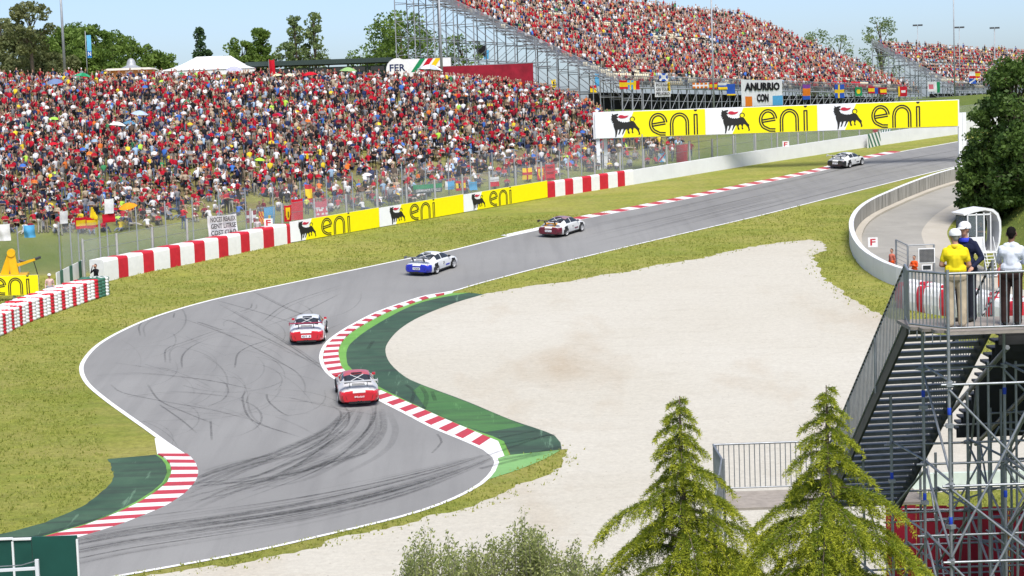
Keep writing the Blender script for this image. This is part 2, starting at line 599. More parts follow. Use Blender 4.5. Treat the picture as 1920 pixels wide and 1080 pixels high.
gx = axis_steps(-3500, 3500, -75, 75, 1.5)
gy = axis_steps(-60, 5000, 0, 270, 1.5)
GX, GY = np.meshgrid(gx, gy)
GZ = terrain(GX, GY)
V = np.stack([GX, GY, GZ], -1).reshape(-1, 3)
nx, ny = len(gx), len(gy)
ii = np.arange(ny - 1)[:, None] * nx + np.arange(nx - 1)[None]
F = np.stack([ii, ii + 1, ii + nx + 1, ii + nx], -1).reshape(-1, 4)
ground = fast_mesh('ground', V, F, GM['grass'], smooth=True)
ground['kind'] = 'structure'
yb = np.interp(V[:, 0], _BX, _BY)
low = np.interp(V[:, 0], [-60, -26, -16, 3, 20, 30], [9, 9, 6, 5, 9, 30])
tr = np.clip((V[:, 1] - yb - low) / 8, 0, 1) * (V[:, 1] < 260) * np.clip((24 - V[:, 0]) / 6, 0, 1)
lu = np.clip((V[:, 1] - yb - 1.0) / 2, 0, 1) * (1 - tr) * .8
ex = np.interp(V[:, 1], _EY, _EX)
lu = np.maximum(lu, np.clip((V[:, 0] - ex + 2) / 3, 0, .75) * (V[:, 1] > 95))
lu = np.maximum(lu, np.clip((60 - V[:, 1]) / 3, 0, .8))
for nm, val in (('trodden', tr), ('lush', lu)):
    a_ = ground.data.attributes.new(nm, 'FLOAT', 'POINT'); a_.data.foreach_set('value', val.astype(np.float32))

def pz(x, y, h=0.0): return 0.08 * (y - 89) + h

def plane_line(pxs, step=.8):
    return smooth_line([gp(x, y, True) for x, y in pxs], step)

def sheet(name, line, h, mat, kind='structure', parent=None):
    """a flat polygon laid on the sloping plain"""
    pts = [Vector((p.x, p.y, 0)) for p in line]
    tri = geometry.tessellate_polygon([pts])
    fs = []
    for t in tri:
        a, b, c = [pts[i] for i in t]
        fs.append(t if (b - a).cross(c - a).z > 0 else (t[0], t[2], t[1]))
    mb = MB().add([(p.x, p.y, pz(p.x, p.y, h)) for p in pts], fs)
    o = mb.build(name, mat, parent)
    if kind and parent is None: o['kind'] = kind
    return o

def offset(line, d):
    out = []
    for k, p in enumerate(line):
        t = line[min(k + 1, len(line) - 1)] - line[max(k - 1, 0)]
        n = Vector((-t.y, t.x, 0)).normalized()
        out.append(Vector((p.x + n.x * d, p.y + n.y * d, 0)))
    return out

def ribbon(name, line, a, b, h, mat, parent=None, kind='structure'):
    l, r = offset(line, a), offset(line, b)
    vs, fs = [], []
    for p, q in zip(l, r): vs += [(p.x, p.y, pz(p.x, p.y, h)), (q.x, q.y, pz(q.x, q.y, h))]
    for k in range(len(l) - 1): fs.append((2 * k, 2 * k + 1, 2 * k + 3, 2 * k + 2) if a > b else (2 * k + 1, 2 * k, 2 * k + 2, 2 * k + 3))
    o = MB().add(vs, fs).build(name, mat, parent)
    if kind and parent is None: o['kind'] = kind
    return o

LEFT_PX = [(2060, 217), (1920, 242), (1797, 266), (1700, 283), (1620, 299), (1560, 316), (1480, 334), (1400, 350), (1300, 371), (1200, 391), (1090, 412), (1027, 428), (942, 447), (840, 472), (770, 485), (640, 512), (520, 537), (400, 563), (300, 592), (233, 620), (187, 647), (162, 674), (156, 695), (168, 720), (200, 748), (240, 777), (277, 803), (320, 834), (347, 852), (363, 869), (368, 885), (361, 905), (340, 927), (310, 947), (273, 963), (227, 981), (147, 1006), (60, 1030), (-60, 1058), (-220, 1090)]
RIGHT_PX = [(2060, 262), (1920, 287), (1790, 313), (1600, 360), (1513, 382), (1413, 407), (1280, 438), (1123, 475), (1007, 503), (900, 531), (848, 546), (800, 554), (757, 567), (707, 585), (667, 605), (638, 622), (613, 641), (601, 662), (601, 679), (611, 698), (630, 713), (665, 730), (707, 750), (757, 775), (807, 801), (867, 826), (907, 844), (925, 858), (929, 868), (922, 884), (900, 907), (853, 933), (790, 957), (707, 980), (600, 1005), (500, 1028), (383, 1051), (227, 1079), (0, 1121), (-220, 1160)]
LEFT = plane_line(LEFT_PX); RIGHT = plane_line(RIGHT_PX)
sheet('race_track', LEFT + RIGHT[::-1], .018, GM['asphalt'])
ribbon('edge_line', LEFT, .02, -.20, .024, GM['line'])
ribbon('edge_line', RIGHT, .15, -.04, .024, GM['line'])

def ragged(line, amp, seed=1, step=.35):
    rg = random.Random(seed)
    pts = resample(line, max(8, int(length(line) / step)))
    o = offset(pts, 1.0)
    w = 0
    res = []
    for p, q in zip(pts, o):
        w = w * .7 + rg.gauss(0, amp) * .5
        n = Vector((q.x - p.x, q.y - p.y, 0))
        res.append(Vector((p.x, p.y, 0)) + n * w)
    return res

# gravel trap
sliver = plane_line([(-220, 1180), (0, 1138), (240, 1085), (500, 1044), (640, 1006), (740, 983), (840, 958), (923, 933), (973, 910), (1033, 883), (1062, 842)])
green_out = plane_line([(1053, 843), (1040, 817), (957, 787), (873, 752), (787, 720), (757, 705), (732, 682), (723, 661), (727, 643), (750, 617), (790, 593), (853, 568), (907, 552)])
upper = plane_line([(907, 552), (1040, 530), (1280, 489), (1380, 468), (1467, 455), (1513, 450), (1543, 450), (1545, 463), (1529, 485), (1535, 504), (1563, 530), (1597, 560), (1657, 593), (1720, 612), (1800, 645), (1950, 690), (2250, 730)])
gr = ragged(sliver, .22, 2) + [Vector((p.x, p.y, 0)) for p in green_out] + ragged(upper, .26, 3) + [Vector((32, 71, 0)), Vector((14, 70.5, 0)), Vector((11.5, 60, 0)), Vector((-10, 58, 0))]
sheet('gravel_trap', gr, .008, GM['gravel'])

# painted run-off inside the right-hand bend
kerb_in = plane_line([(848, 550), (800, 561), (760, 574), (724, 587.5), (683, 609), (658, 625), (642, 641), (635, 658), (637, 676), (645, 695), (672, 713), (708, 731), (773, 760), (833, 787), (880, 807), (935, 830)])
lime_out = plane_line([(880, 549), (810, 562), (760, 579), (697, 614), (662, 640), (651, 655), (650, 674), (659, 692), (717, 729), (800, 769), (873, 801), (923, 818), (945, 828)])
sheet('green_run_off', lime_out + [gp(957, 853, True)] + green_out, .012, GM['dark_green'])
sheet('green_run_off', [gp(x, y, True) for x, y in [(775, 733), (789, 722), (873, 753.5), (957, 788), (984, 799), (910, 811), (873, 800), (800, 768)]], .015, GM['mid_green'])
sheet('lime_strip', kerb_in + [gp(945, 856, True), gp(955, 853, True)] + lime_out[::-1], .014, GM['lime'])
sheet('pale_green_run_off', [gp(x, y, True) for x, y in [(930, 859), (945, 856), (957, 853.5), (1052, 844), (1020, 862), (970, 882), (917, 899), (905, 905), (922, 884), (929, 868)]], .016, GM['pale_green'])

# painted run-off of the left-hand bend
k2_in = plane_line([(296, 853), (309, 860), (319, 872), (322, 887), (313, 907), (293, 924), (263, 943), (213, 967), (160, 987), (100, 1004), (0, 1032), (-90, 1054)])
l2_out = plane_line([(292, 853), (303, 861), (311, 872), (313, 886), (304, 906), (285, 922), (255, 941), (208, 964), (156, 984), (97, 1001), (0, 1029), (-90, 1051)])
g2_out = plane_line([(203, 861), (212, 873), (214, 888), (209, 905), (187, 927), (147, 953), (83, 980), (0, 1001), (-90, 1019)])
sheet('green_run_off', l2_out + ragged(g2_out, .06, 5)[::-1], .012, GM['dark_green'])
sheet('lime_strip', k2_in + l2_out[::-1], .014, GM['lime'])
sheet('white_kerb_lead', [gp(x, y, True) for x, y in [(290, 823), (297, 820), (320, 834.5), (346, 852), (310, 853), (295, 853)]], .026, GM['line'])

def kerb(outer, inner, nb, name, first_red=True, rise=.07):
    root = bpy.data.objects.new(name, None); COL.objects.link(root)
    root['kind'] = 'structure'
    root.location = (outer[0].x, outer[0].y, pz(outer[0].x, outer[0].y))
    A, B = resample(outer, nb + 1), resample(inner, nb + 1)
    for k in range(nb):
        q = [A[k], A[k + 1], B[k + 1], B[k]]
        c = (q[0] + q[1] + q[2] + q[3]) / 4
        vs = [(p.x, p.y, pz(p.x, p.y, .005)) for p in q]
        g = .02
        top = []
        for i, p in enumerate(q):
            pp = p.lerp(c, g)
            top.append((pp.x, pp.y, pz(pp.x, pp.y, .03 if i < 2 else rise)))
        n = (q[1] - q[0]).cross(q[2] - q[1]).z
        mb = MB()
        if n > 0: mb.hexa(vs + top)
        else: mb.hexa([vs[3], vs[2], vs[1], vs[0]] + [top[3], top[2], top[1], top[0]])
        mb.build('kerb_block', GM['kerb_red'] if (k % 2 == 0) == first_red else GM['kerb_white'], root, world=True)
    return root

i0 = min(range(len(RIGHT)), key=lambda i: (RIGHT[i] - gp(848, 546, True)).length)
i1 = min(range(len(RIGHT)), key=lambda i: (RIGHT[i] - gp(907, 844, True)).length)
kerb(offset(RIGHT[i0:i1 + 1], .16), kerb_in, 57, 'kerb', False)
KER = RIGHT[i0:i1 + 1]
sheet('white_kerb_lead', [gp(x, y, True) for x, y in [(905, 843), (935, 830), (946, 856), (931, 861), (925, 857)]], .027, GM['line'])
i0 = min(range(len(LEFT)), key=lambda i: (LEFT[i] - gp(347, 852, True)).length)
i9 = min(range(len(LEFT)), key=lambda i: (LEFT[i] - gp(-80, 1063, True)).length)
kerb(offset(LEFT[i0:i9], .1), k2_in, 27, 'kerb', True)
j0 = min(range(len(LEFT)), key=lambda i: (LEFT[i] - gp(1690, 285, True)).length)
j1 = min(range(len(LEFT)), key=lambda i: (LEFT[i] - gp(1075, 415, True)).length)
seg = LEFT[j0:j1 + 1]
kerb(offset(seg, -.05), offset(seg, -1.15), 44, 'kerb', True, .05)
j2 = min(range(len(LEFT)), key=lambda i: (LEFT[i] - gp(945, 446, True)).length)
ribbon('edge_line', LEFT[j1:j2], .02, -.9, .027, GM['line'])

# tyre marks: thin dark strips of rubber
def rubber_mat():
    m, nt, b = _new('tyre_rubber_mark')
    b.inputs['Base Color'].default_value = (.03, .03, .031, 1)
    b.inputs['Roughness'].default_value = .7
    a = nt.nodes.new('ShaderNodeAttribute'); a.attribute_name = 'tint'
    f = ramp(nt, noise(nt, 3.5, 5, .8), [(.3, .2), (.65, 1)])
    mm = N(nt, 'ShaderNodeMath', operation='MULTIPLY')
    nt.links.new(a.outputs['Fac'], mm.inputs[0]); nt.links.new(f, mm.inputs[1])
    nt.links.new(mm.outputs[0], b.inputs['Alpha'])
    return m

marks = []   # (pixel polyline, width m, opacity)
hand = [
    ([(930, 690), (923, 672), (990, 640), (1130, 612), (1260, 585)], 'z'),
    ([(310, 680), (312, 655), (345, 642), (400, 622), (430, 615)], 0),
    ([(341, 690), (342, 668), (360, 650), (390, 636)], 0),
    ([(263, 630), (262, 610), (290, 592), (350, 575)], 0),
    ([(420, 612), (419, 605), (428, 600), (470, 620), (530, 650), (600, 690)], 0),
    ([(400, 562), (500, 590), (560, 610)], 0), ([(470, 545), (540, 580), (600, 600)], 0),
    ([(450, 585), (470, 578), (472, 570)], 0), ([(325, 596), (327, 588)], 0), ([(370, 604), (410, 618)], 0),
    ([(490, 605), (540, 570), (640, 535)], 0), ([(500, 612), (560, 590), (640, 550)], 0),
    ([(208, 722), (230, 737), (300, 752), (400, 770), (480, 790)], 0),
    ([(277, 722), (300, 752), (350, 775), (412, 800)], 0), ([(395, 790), (397, 826)], 0),
    ([(300, 760), (340, 788), (368, 812)], 0), ([(460, 735), (455, 752), (475, 790), (560, 820)], 0),
    ([(500, 740), (505, 755), (540, 780), (582, 775)], 0), ([(620, 760), (640, 780), (600, 830), (500, 880)], 0),
    ([(640, 755), (655, 780), (640, 810), (560, 870), (450, 920)], 0), ([(690, 755), (700, 775), (680, 815), (600, 880), (420, 950)], 0),
    ([(705, 760), (700, 790), (670, 830)], 0), ([(410, 570), (480, 610), (560, 660), (640, 720)], 0),
    ([(350, 600), (430, 630), (500, 665), (560, 700)], 0), ([(440, 690), (450, 660), (500, 640), (560, 640)], 0),
    ([(180, 705), (260, 700), (380, 712), (470, 730)], 0), ([(240, 745), (330, 735), (440, 745)], 0),
    ([(820, 815), (828, 830), (810, 850)], 0),
]
rg0 = random.Random(3)
for l, _ in hand:
    if _ == 'z': continue
    marks.append((l, .10, .36))
    if rg0.random() < .4: marks.append(([(x + 9, y + 2) for x, y in l], .1, .2))
rg = random.Random(5)
mid_l = resample(LEFT, 300); mid_r = resample(RIGHT, 300)
for k in range(80):       # long racing-line streaks round the near bend
    y0 = rg.uniform(-8, 40); sw = rg.uniform(-14, 22)
    l = [(940, 842 + y0 * .35), (850, 872 + y0 * .6), (720, 905 + y0 * .9), (560, 938 + y0), (400, 962 + y0), (240, 985 + y0), (130, 1006 + y0), (-100, 1050 + y0)]
    ln = resample(plane_line([(x, y + sw * (i / 7)) for i, (x, y) in enumerate(l)], 1.0), 60)
    a = int(rg.random() ** 1.3 * 40); b_ = min(60, a + rg.randint(12, 45))
    marks.append((ln[a:b_], rg.uniform(.08, .3), rg.uniform(.06, .26)))
for k in range(60):       # marks running from the kerb exit into the bend
    dx = rg.uniform(-150, 90)
    l = [(700 + dx * .35, 770 + rg.uniform(-6, 6)), (690 + dx * .6, 810), (640 + dx * .9, 850), (540 + dx, 890 + rg.uniform(-15, 15)), (420 + dx, 925 + rg.uniform(-20, 20)), (300 + dx, 950 + rg.uniform(-20, 20))]
    a = rg.randint(0, 2); b_ = rg.randint(a + 3, 6)
    marks.append((l[a:b_], rg.uniform(.1, .34), rg.uniform(.05, .22)))
for k in range(75):       # scattered spins over the wide part
    x, y = rg.uniform(210, 560), rg.uniform(590, 800)
    an = rg.uniform(-.5, .9); cu = rg.uniform(-.5, .5)
    l = [(x, y)]
    for i in range(rg.randint(3, 6)):
        l.append((l[-1][0] + 34 * math.cos(an), l[-1][1] + 16 * math.sin(an))); an += cu
    marks.append((l, rg.uniform(.04, .11), rg.uniform(.08, .26)))
for k in range(45):       # along the straight
    y0 = rg.uniform(.12, .88); i0_ = rg.randint(20, 120); i1_ = i0_ + rg.randint(15, 60)
    pts = [mid_l[i].lerp(mid_r[i], y0 + .05 * math.sin(i * .05)) for i in range(i0_, min(i1_, 150), 4)]
    if len(pts) > 3: marks.append((pts, rg.uniform(.1, .4), rg.uniform(.06, .2)))
for l in ([(760, 722), (776, 735), (770, 760)], [(790, 726), (800, 745), (792, 770), (770, 785)], [(810, 735), (816, 752)], [(930, 865), (1000, 852), (1050, 838)], [(915, 855), (980, 832), (1030, 815)], [(935, 822), (1010, 808)], [(700, 640), (690, 655)], [(940, 835), (1040, 815)], [(900, 880), (990, 858), (1045, 846)], [(320, 905), (290, 930), (240, 955), (170, 980)], [(316, 880), (312, 905), (280, 930)], [(200, 970), (100, 998), (0, 1025)]):
    marks.append((l, rg.uniform(.16, .34), .34))
poly_in = [(p.x, p.y) for p in LEFT] + [(p.x, p.y) for p in RIGHT[::-1]]
PA = np.array(poly_in)
def inside(x, y):
    x1, y1 = PA[:, 0], PA[:, 1]; x2, y2 = np.roll(x1, -1), np.roll(y1, -1)
    c = ((y1 > y) != (y2 > y)) & (x < (x2 - x1) * (y - y1) / (y2 - y1 + 1e-12) + x1)
    return c.sum() % 2 == 1
vs, fs, ti = [], [], []
nh = len(marks) - 12
for mi_, (l, w, op) in enumerate(marks):
    ln = smooth_line(l, .6) if isinstance(l[0], Vector) else plane_line(l, .6)
    nrm = offset(ln, 1.0)
    n = len(ln)
    prev = None
    for k, (p, q) in enumerate(zip(ln, nrm)):
        if mi_ < nh and not inside(p.x, p.y): prev = None; continue
        d = Vector((q.x - p.x, q.y - p.y, 0)).normalized() * (w / 2)
        i = len(vs)
        h = .0205 + .00002 * mi_ if mi_ < nh else .03 + .0004 * (mi_ - nh)
        vs += [(p.x + d.x, p.y + d.y, pz(p.x, p.y, h)), (p.x - d.x, p.y - d.y, pz(p.x, p.y, h))]
        if prev is not None:
            fs.append((prev, prev + 1, i + 1, i)); ti.append(op * min(1, 4 * (k + 1) / n, 4 * (n - k) / n))
        prev = i
o = fast_mesh('tyre_marks', np.array(vs), np.array(fs), rubber_mat(), tint=ti)
o['kind'] = 'stuff'

# service road, verge and worn tracks in the grass on the right
WALL_PX = [(1850, 318), (1800, 337), (1747, 353), (1697, 372), (1663, 387), (1633, 401), (1613, 414), (1600, 428), (1593, 444), (1593, 461), (1600, 481), (1617, 503), (1647, 523), (1677, 536), (1712, 546)]
WALL = plane_line(WALL_PX, .5)
road_r = plane_line([(1900, 600), (1870, 545), (1760, 480), (1737, 448), (1738, 428), (1762, 402), (1797, 380), (1850, 345), (1900, 325)])
sheet('service_road', [Vector((p.x, p.y, 0)) for p in WALL] + [gp(1730, 560, True), gp(1800, 590, True)] + road_r, .008, GM['road'])
ribbon('concrete_verge', road_r, .25, -1.5, .012, GM['verge'])

# ---------------------------------------------------------------- tufts of grass on the verges
def poly_mask(P, line):
    A = np.array([(p.x, p.y) for p in line]); x1, y1 = A[:, 0], A[:, 1]; x2, y2 = np.roll(x1, -1), np.roll(y1, -1)
    r = np.zeros(len(P), bool)
    for a, b_, c_, d_ in zip(x1, y1, x2, y2):
        k = ((b_ > P[:, 1]) != (d_ > P[:, 1])) & (P[:, 0] < (c_ - a) * (P[:, 1] - b_) / (d_ - b_ + 1e-12) + a)
        r ^= k
    return r
rgt = np.random.default_rng(21)
n_t = 215000
P = np.stack([rgt.uniform(-40, 40, n_t), 60 + 90 * rgt.random(n_t) ** 1.35], 1)
keep = np.abs(P[:, 0]) < P[:, 1] * .30
keep &= ~poly_mask(P, LEFT + RIGHT[::-1]) & ~poly_mask(P, gr)
keep &= ~poly_mask(P, offset(LEFT, -.35) + RIGHT[::-1])
keep &= ~poly_mask(P, kerb_in + [gp(945, 856, True), gp(1052, 844, True)] + green_out) & ~poly_mask(P, KER + kerb_in[::-1])
keep &= ~poly_mask(P, [gp(905, 905, True), gp(1052, 844, True), gp(930, 859, True)])
keep &= ~poly_mask(P, LEFT[-40:] + g2_out[::-1]) & ~poly_mask(P, [gp(x, y, True) for x, y in [(203, 861), (300, 850), (375, 885), (340, 930), (150, 1008), (-90, 1060), (-90, 1019), (0, 1001), (83, 980), (187, 927), (214, 888)]])
keep &= ~poly_mask(P, [gp(x, y, True) for x, y in [(285, 820), (300, 818), (350, 850), (290, 856)]])
keep &= P[:, 1] < np.interp(P[:, 0], _BX, _BY) - .6
keep &= ~poly_mask(P, [Vector((p.x, p.y, 0)) for p in WALL] + [gp(1730, 560, True), gp(1800, 590, True)] + offset(road_r, -1.6))
near_edge = np.zeros(len(P), bool)
for q_ in resample(upper, 90) + resample(sliver, 60):
    near_edge |= (np.hypot(P[:, 0] - q_.x, P[:, 1] - q_.y) < .9) & (rgt.random(len(P)) < .16)
near_edge &= poly_mask(P, gr)
keep &= ~poly_mask(P, [gp(x, y, True) for x, y in [(895, 843), (935, 826), (962, 856), (925, 905), (915, 870)]])
P = P[keep | near_edge]
patch = np.sin(P[:, 0] * .9 + 2 * np.sin(P[:, 1] * .31)) * np.sin(P[:, 1] * .7 + P[:, 0] * .4)
P = P[rgt.random(len(P)) < .62 + .35 * patch]
n_t = len(P)
Z = terrain(P[:, 0], P[:, 1])
C = np.column_stack([P, Z])
vs_, ti_ = [], []
for q in range(2):
    an = rgt.uniform(0, 2 * np.pi, n_t); w = rgt.uniform(.02, .05, n_t); h = rgt.uniform(.04, .11, n_t) * rgt.choice([1, 1, 1, 1.5], n_t)
    dx = np.column_stack([np.cos(an), np.sin(an), np.zeros(n_t)])
    ln = np.column_stack([rgt.normal(0, .04, n_t), rgt.normal(0, .04, n_t), h])
    o_ = C + np.column_stack([rgt.normal(0, .04, n_t), rgt.normal(0, .04, n_t), np.zeros(n_t)])
    vs_.append(np.stack([o_ - dx * w[:, None], o_ + dx * w[:, None], o_ + ln], 1))
    ti_.append(np.clip(rgt.normal(.5, .28, n_t), 0, 1))
V = np.concatenate(vs_).reshape(-1, 3)
o = fast_mesh('grass', V, np.arange(len(V)).reshape(-1, 3), leafmat('grass_blades', (.26, .31, .05), (.50, .50, .13), .5), tint=np.concatenate(ti_))
o['kind'] = 'stuff'
tag(o, 'short dry green grass on the verges beside the track', 'grass')
# ---------------------------------------------------------------- barriers, boards and fences along the far side
def stroke(mb, pts, w, o, ux, uy, depth, mi=0):
    """a flat band of width w along a polyline in the plane of a board"""
    P = [np.array(p, float) for p in pts]
    l, r = [], []
    for k in range(len(P)):
        t = P[min(k + 1, len(P) - 1)] - P[max(k - 1, 0)]
        t /= max(np.linalg.norm(t), 1e-9)
        n = np.array((-t[1], t[0])) * w / 2
        l.append(P[k] + n); r.append(P[k] - n)
    o, ux, uy = Vector(o), Vector(ux), Vector(uy)
    nn = ux.cross(uy).normalized() * depth
    vs = []
    for a, b in zip(l, r):
        vs += [o + nn + ux * a[0] + uy * a[1], o + nn + ux * b[0] + uy * b[1]]
    mb.add(vs, [(2 * k + 1, 2 * k + 3, 2 * k + 2, 2 * k) for k in range(len(P) - 1)], mi)

def arc(cx, cy, rx, ry, a0, a1, n=18):
    return [(cx + rx * math.cos(R(a0 + (a1 - a0) * i / n)), cy + ry * math.sin(R(a0 + (a1 - a0) * i / n))) for i in range(n + 1)]

def par(pts, d):
    P = [np.array(p, float) for p in pts]
    out = []
    for k in range(len(P)):
        t = P[min(k + 1, len(P) - 1)] - P[max(k - 1, 0)]
        t /= max(np.linalg.norm(t), 1e-9)
        out.append(tuple(P[k] + np.array((-t[1], t[0])) * d))
    return out

_dog = [(248, 248), (262, 260), (276, 254), (305, 249), (303, 262), (286, 268), (298, 276), (302, 287), (288, 291), (300, 305), (308, 318), (318, 314), (324, 325), (334, 319), (341, 330), (352, 322), (360, 331), (370, 322), (380, 327), (400, 321), (422, 314), (442, 315), (458, 334), (468, 352), (482, 370), (496, 384), (493, 400), (501, 430), (496, 440), (484, 438), (488, 425), (478, 402), (462, 384), (444, 376), (438, 392), (434, 408), (441, 420), (432, 427), (423, 416), (427, 397), (416, 381), (402, 386), (397, 402), (406, 424), (401, 433), (389, 426), (385, 402), (377, 388), (364, 396), (351, 421), (341, 438), (334, 436), (344, 410), (350, 386), (331, 390), (321, 415), (311, 437), (299, 438), (309, 411), (310, 391), (297, 395), (290, 430), (281, 462), (271, 463), (274, 430), (271, 400), (261, 372), (256, 346), (262, 338), (247, 332), (252, 318), (240, 318), (246, 306), (236, 300), (245, 288), (239, 276), (247, 268)]
_flame = [(299, 279), (318, 262), (340, 261), (362, 269), (400, 264), (386, 280), (364, 290), (338, 293), (316, 290)]
_tail = [(436, 320), (420, 316), (411, 303), (413, 288), (424, 278), (438, 277), (450, 286), (453, 300), (446, 310)]
def _nrm(x, y): return ((x - 90) / 235.0, (478 - (x - 90) * .042 - y) / 235.0)

def eni_board(parent, o, ux, uy, W, H, shift=0.0, dog=True):
    """white and yellow advertising panel: dog emblem with red flame, then double-lined letters"""
    o, ux, uy = Vector(o), Vector(ux).normalized(), Vector(uy).normalized()
    T = lambda pts: [((u + shift) * H, v * H) for u, v in pts]
    MB().prism([(0, 0), (W, 0), (W, H), (0, H)], o - ux.cross(uy) * .08, ux, uy, .08).build('panel', M['sign_white'], parent, world=True)
    y0 = max(0, (1.06 + shift) * H) if dog else 0; y1 = max(0, (1.51 + shift) * H) if dog else 0
    MB().prism([(y0, 0), (W, 0), (W, H), (y1, H)], o, ux, uy, .012).build('yellow_field', M['yellow'], parent, world=True)
    if dog:
        e = MB().prism(T([_nrm(*p) for p in _dog]), o, ux, uy, .026)
        stroke(e, T([_nrm(*p) for p in _tail]), .035 * H, o, ux, uy, .027)
        e.build('dog_emblem', M['black'], parent, world=True)
        MB().prism(T([_nrm(*p) for p in _flame]), o, ux, uy, .024).build('flame', M['flame'], parent, world=True)
    for nm in 'eni':
        lt = MB()
        if nm == 'e':
            c = [(2.34, .42)] + [(2.78, .55)] + arc(2.47, .50, .31, .36, 8, 268, 26) + [(2.76, .12)]
            c0 = [_nrm(616, 356), _nrm(738, 334)]
            ring = arc(2.46, .50, .29, .345, 5, 235, 24) + [(2.40, .16), (2.52, .10), (2.74, .09)]
            for d in (.045, -.045): stroke(lt, T(par(ring, d)), .056 * H, o, ux, uy, .022)
            for d in (.045, -.045): stroke(lt, T(par([(2.23, .45), (2.74, .52)], d)), .056 * H, o, ux, uy, .0225)
        elif nm == 'n':
            c = [(2.98, .02), (2.98, .50)] + arc(3.29, .50, .30, .33, 178, 2, 16) + [(3.59, .02)]
            for d in (.045, -.045): stroke(lt, T(par(c, d)), .056 * H, o, ux, uy, .022)
        else:
            for d in (.055, -.055): stroke(lt, T([(3.92 + d, .02), (3.92 + d, .80)]), .056 * H, o, ux, uy, .022)
            stroke(lt, T([(3.845, .80), (3.995, .80)]), .056 * H, o, ux, uy, .0225)
            lt.prism(T([(3.85, .995), (3.86, .955), (3.89, .925), (3.92, .92), (3.95, .925), (3.98, .955), (3.99, .995)]), o, ux, uy, .022)
        lt.build('letter_' + nm, M['black'], parent, world=True)

BAR_PX = [(196, 529), (260, 514), (330, 500), (400, 486), (470, 471), (545, 456), (712, 427), (870, 399), (1027, 371), (1188, 346), (1400, 311), (1600, 280), (1800, 251), (1960, 230)]
BAR = [gp(x, y, True) for x, y in BAR_PX]
BARL = []
for a, b in zip(BAR, BAR[1:]): BARL += resample([a, b], 12)[:-1]
BARL.append(BAR[-1])

def nrm2(a, b):
    t = (b - a); t.z = 0; t.normalize()
    return t, Vector((-t.y, t.x, 0))

# red and white padded tyre barrier
tb = empty('tyre_barrier', BAR[0], label='long red and white padded barrier at the foot of the grass bank', cat='barrier')
line = resample(BARL[:56], 200)
tot = length(line)
edges = [0]
while edges[-1] < tot:
    edges.append(edges[-1] + (1.42 if len(edges) % 2 else 1.0) * random.uniform(.9, 1.1))
def at_len(line, s):
    acc = 0
    for a, b in zip(line, line[1:]):
        l = (b - a).length
        if acc + l >= s: return a.lerp(b, (s - acc) / l)
        acc += l
    return line[-1]
def barrier_block(parent, name, a, b, n, h, dep, mat, bulge=.015):
    """padded block: rounded front top edge, slightly bulging front"""
    prof = [(0, 0), (-bulge * .7, h * .35), (-bulge * .6, h * .7), (.0, h * .9), (.05, h * .97), (.14, h), (dep, h * .99), (dep, 0)]
    mb = MB()
    k = len(prof)
    ja, jb = random.uniform(-.03, .03), random.uniform(-.03, .03)
    vs = [a + n * (d + ja) + Vector((0, 0, z)) for d, z in prof] + [b + n * (d + jb) + Vector((0, 0, z)) for d, z in prof]
    fs = [(i, k + i, k + (i + 1) % k, (i + 1) % k) for i in range(k)] + [tuple(range(k)), tuple(range(2 * k - 1, k - 1, -1))]
    mb.add(vs, fs)
    ob = mb.build(name, mat, parent, world=True)
    return ob
for k in range(len(edges) - 1):
    a, b = at_len(line, min(edges[k], tot)), at_len(line, min(edges[k + 1], tot))
    if (b - a).length < .1: continue
    t, n = nrm2(a, b)
    up = Vector((0, 0, random.uniform(-.02, .02)))
    barrier_block(tb, 'barrier_block', a + up, b + up, n, 1.42 + random.uniform(-.03, .03), 1.25, M['white'] if k % 2 == 0 else M['red'])

# yellow boards on the wall
names = ['nearest the padded red and white barrier', 'the middle one of the three', 'beside the short red and white wall']
for i in range(3):
    a, b = BAR[5 + i], BAR[6 + i]
    t = (b - a).normalized()
    g = empty('advertising_board', a, label=f'yellow and white dog-emblem board on the wall, {names[i]}', cat='billboard', group='advertising boards along the wall')
    eni_board(g, a + Vector((0, 0, .05)) + t * .02, t, Vector((0, 0, 1)), (b - a).length - .04, 1.5 - .05 * i, shift=(-.12, .12, .02)[i] + (.0 if (b - a).length > 6.6 else -.1))
# short red and white wall, then the long white wall
g = empty('striped_wall', BAR[8], label='short red and white striped wall before the white wall', cat='wall')
ln = resample([BAR[8], BAR[9]], 12)
w = [0, .42, 1, 1.45, 2, 2.5, 3, 3.5, 4.05, 4.5, 5.0]
for k in range(10):
    a, b = BAR[8].lerp(BAR[9], w[k] / 5), BAR[8].lerp(BAR[9], w[k + 1] / 5)
    t, n = nrm2(a, b)
    barrier_block(g, 'wall_block', a, b, n, 1.32, .6, M['red'] if k % 2 == 0 else M['white'], .0)
g = empty('concrete_wall', BAR[9], label='long white concrete wall running under the gantry', cat='wall')
ln = resample(BARL[-45:], 26)
for k in range(25):
    a, b = ln[k], ln[k + 1]
    t, n = nrm2(a, b)
    q = [a, b, b + n * .35, a + n * .35]
    MB().hexa([p + t * (.006 if i in (0, 3) else 0) for i, p in enumerate(q)] + [p + Vector((0, 0, 1.25)) + t * (.006 if i in (0, 3) else 0) for i, p in enumerate(q)]).build('wall_panel', M['white_wall'], g, world=True)
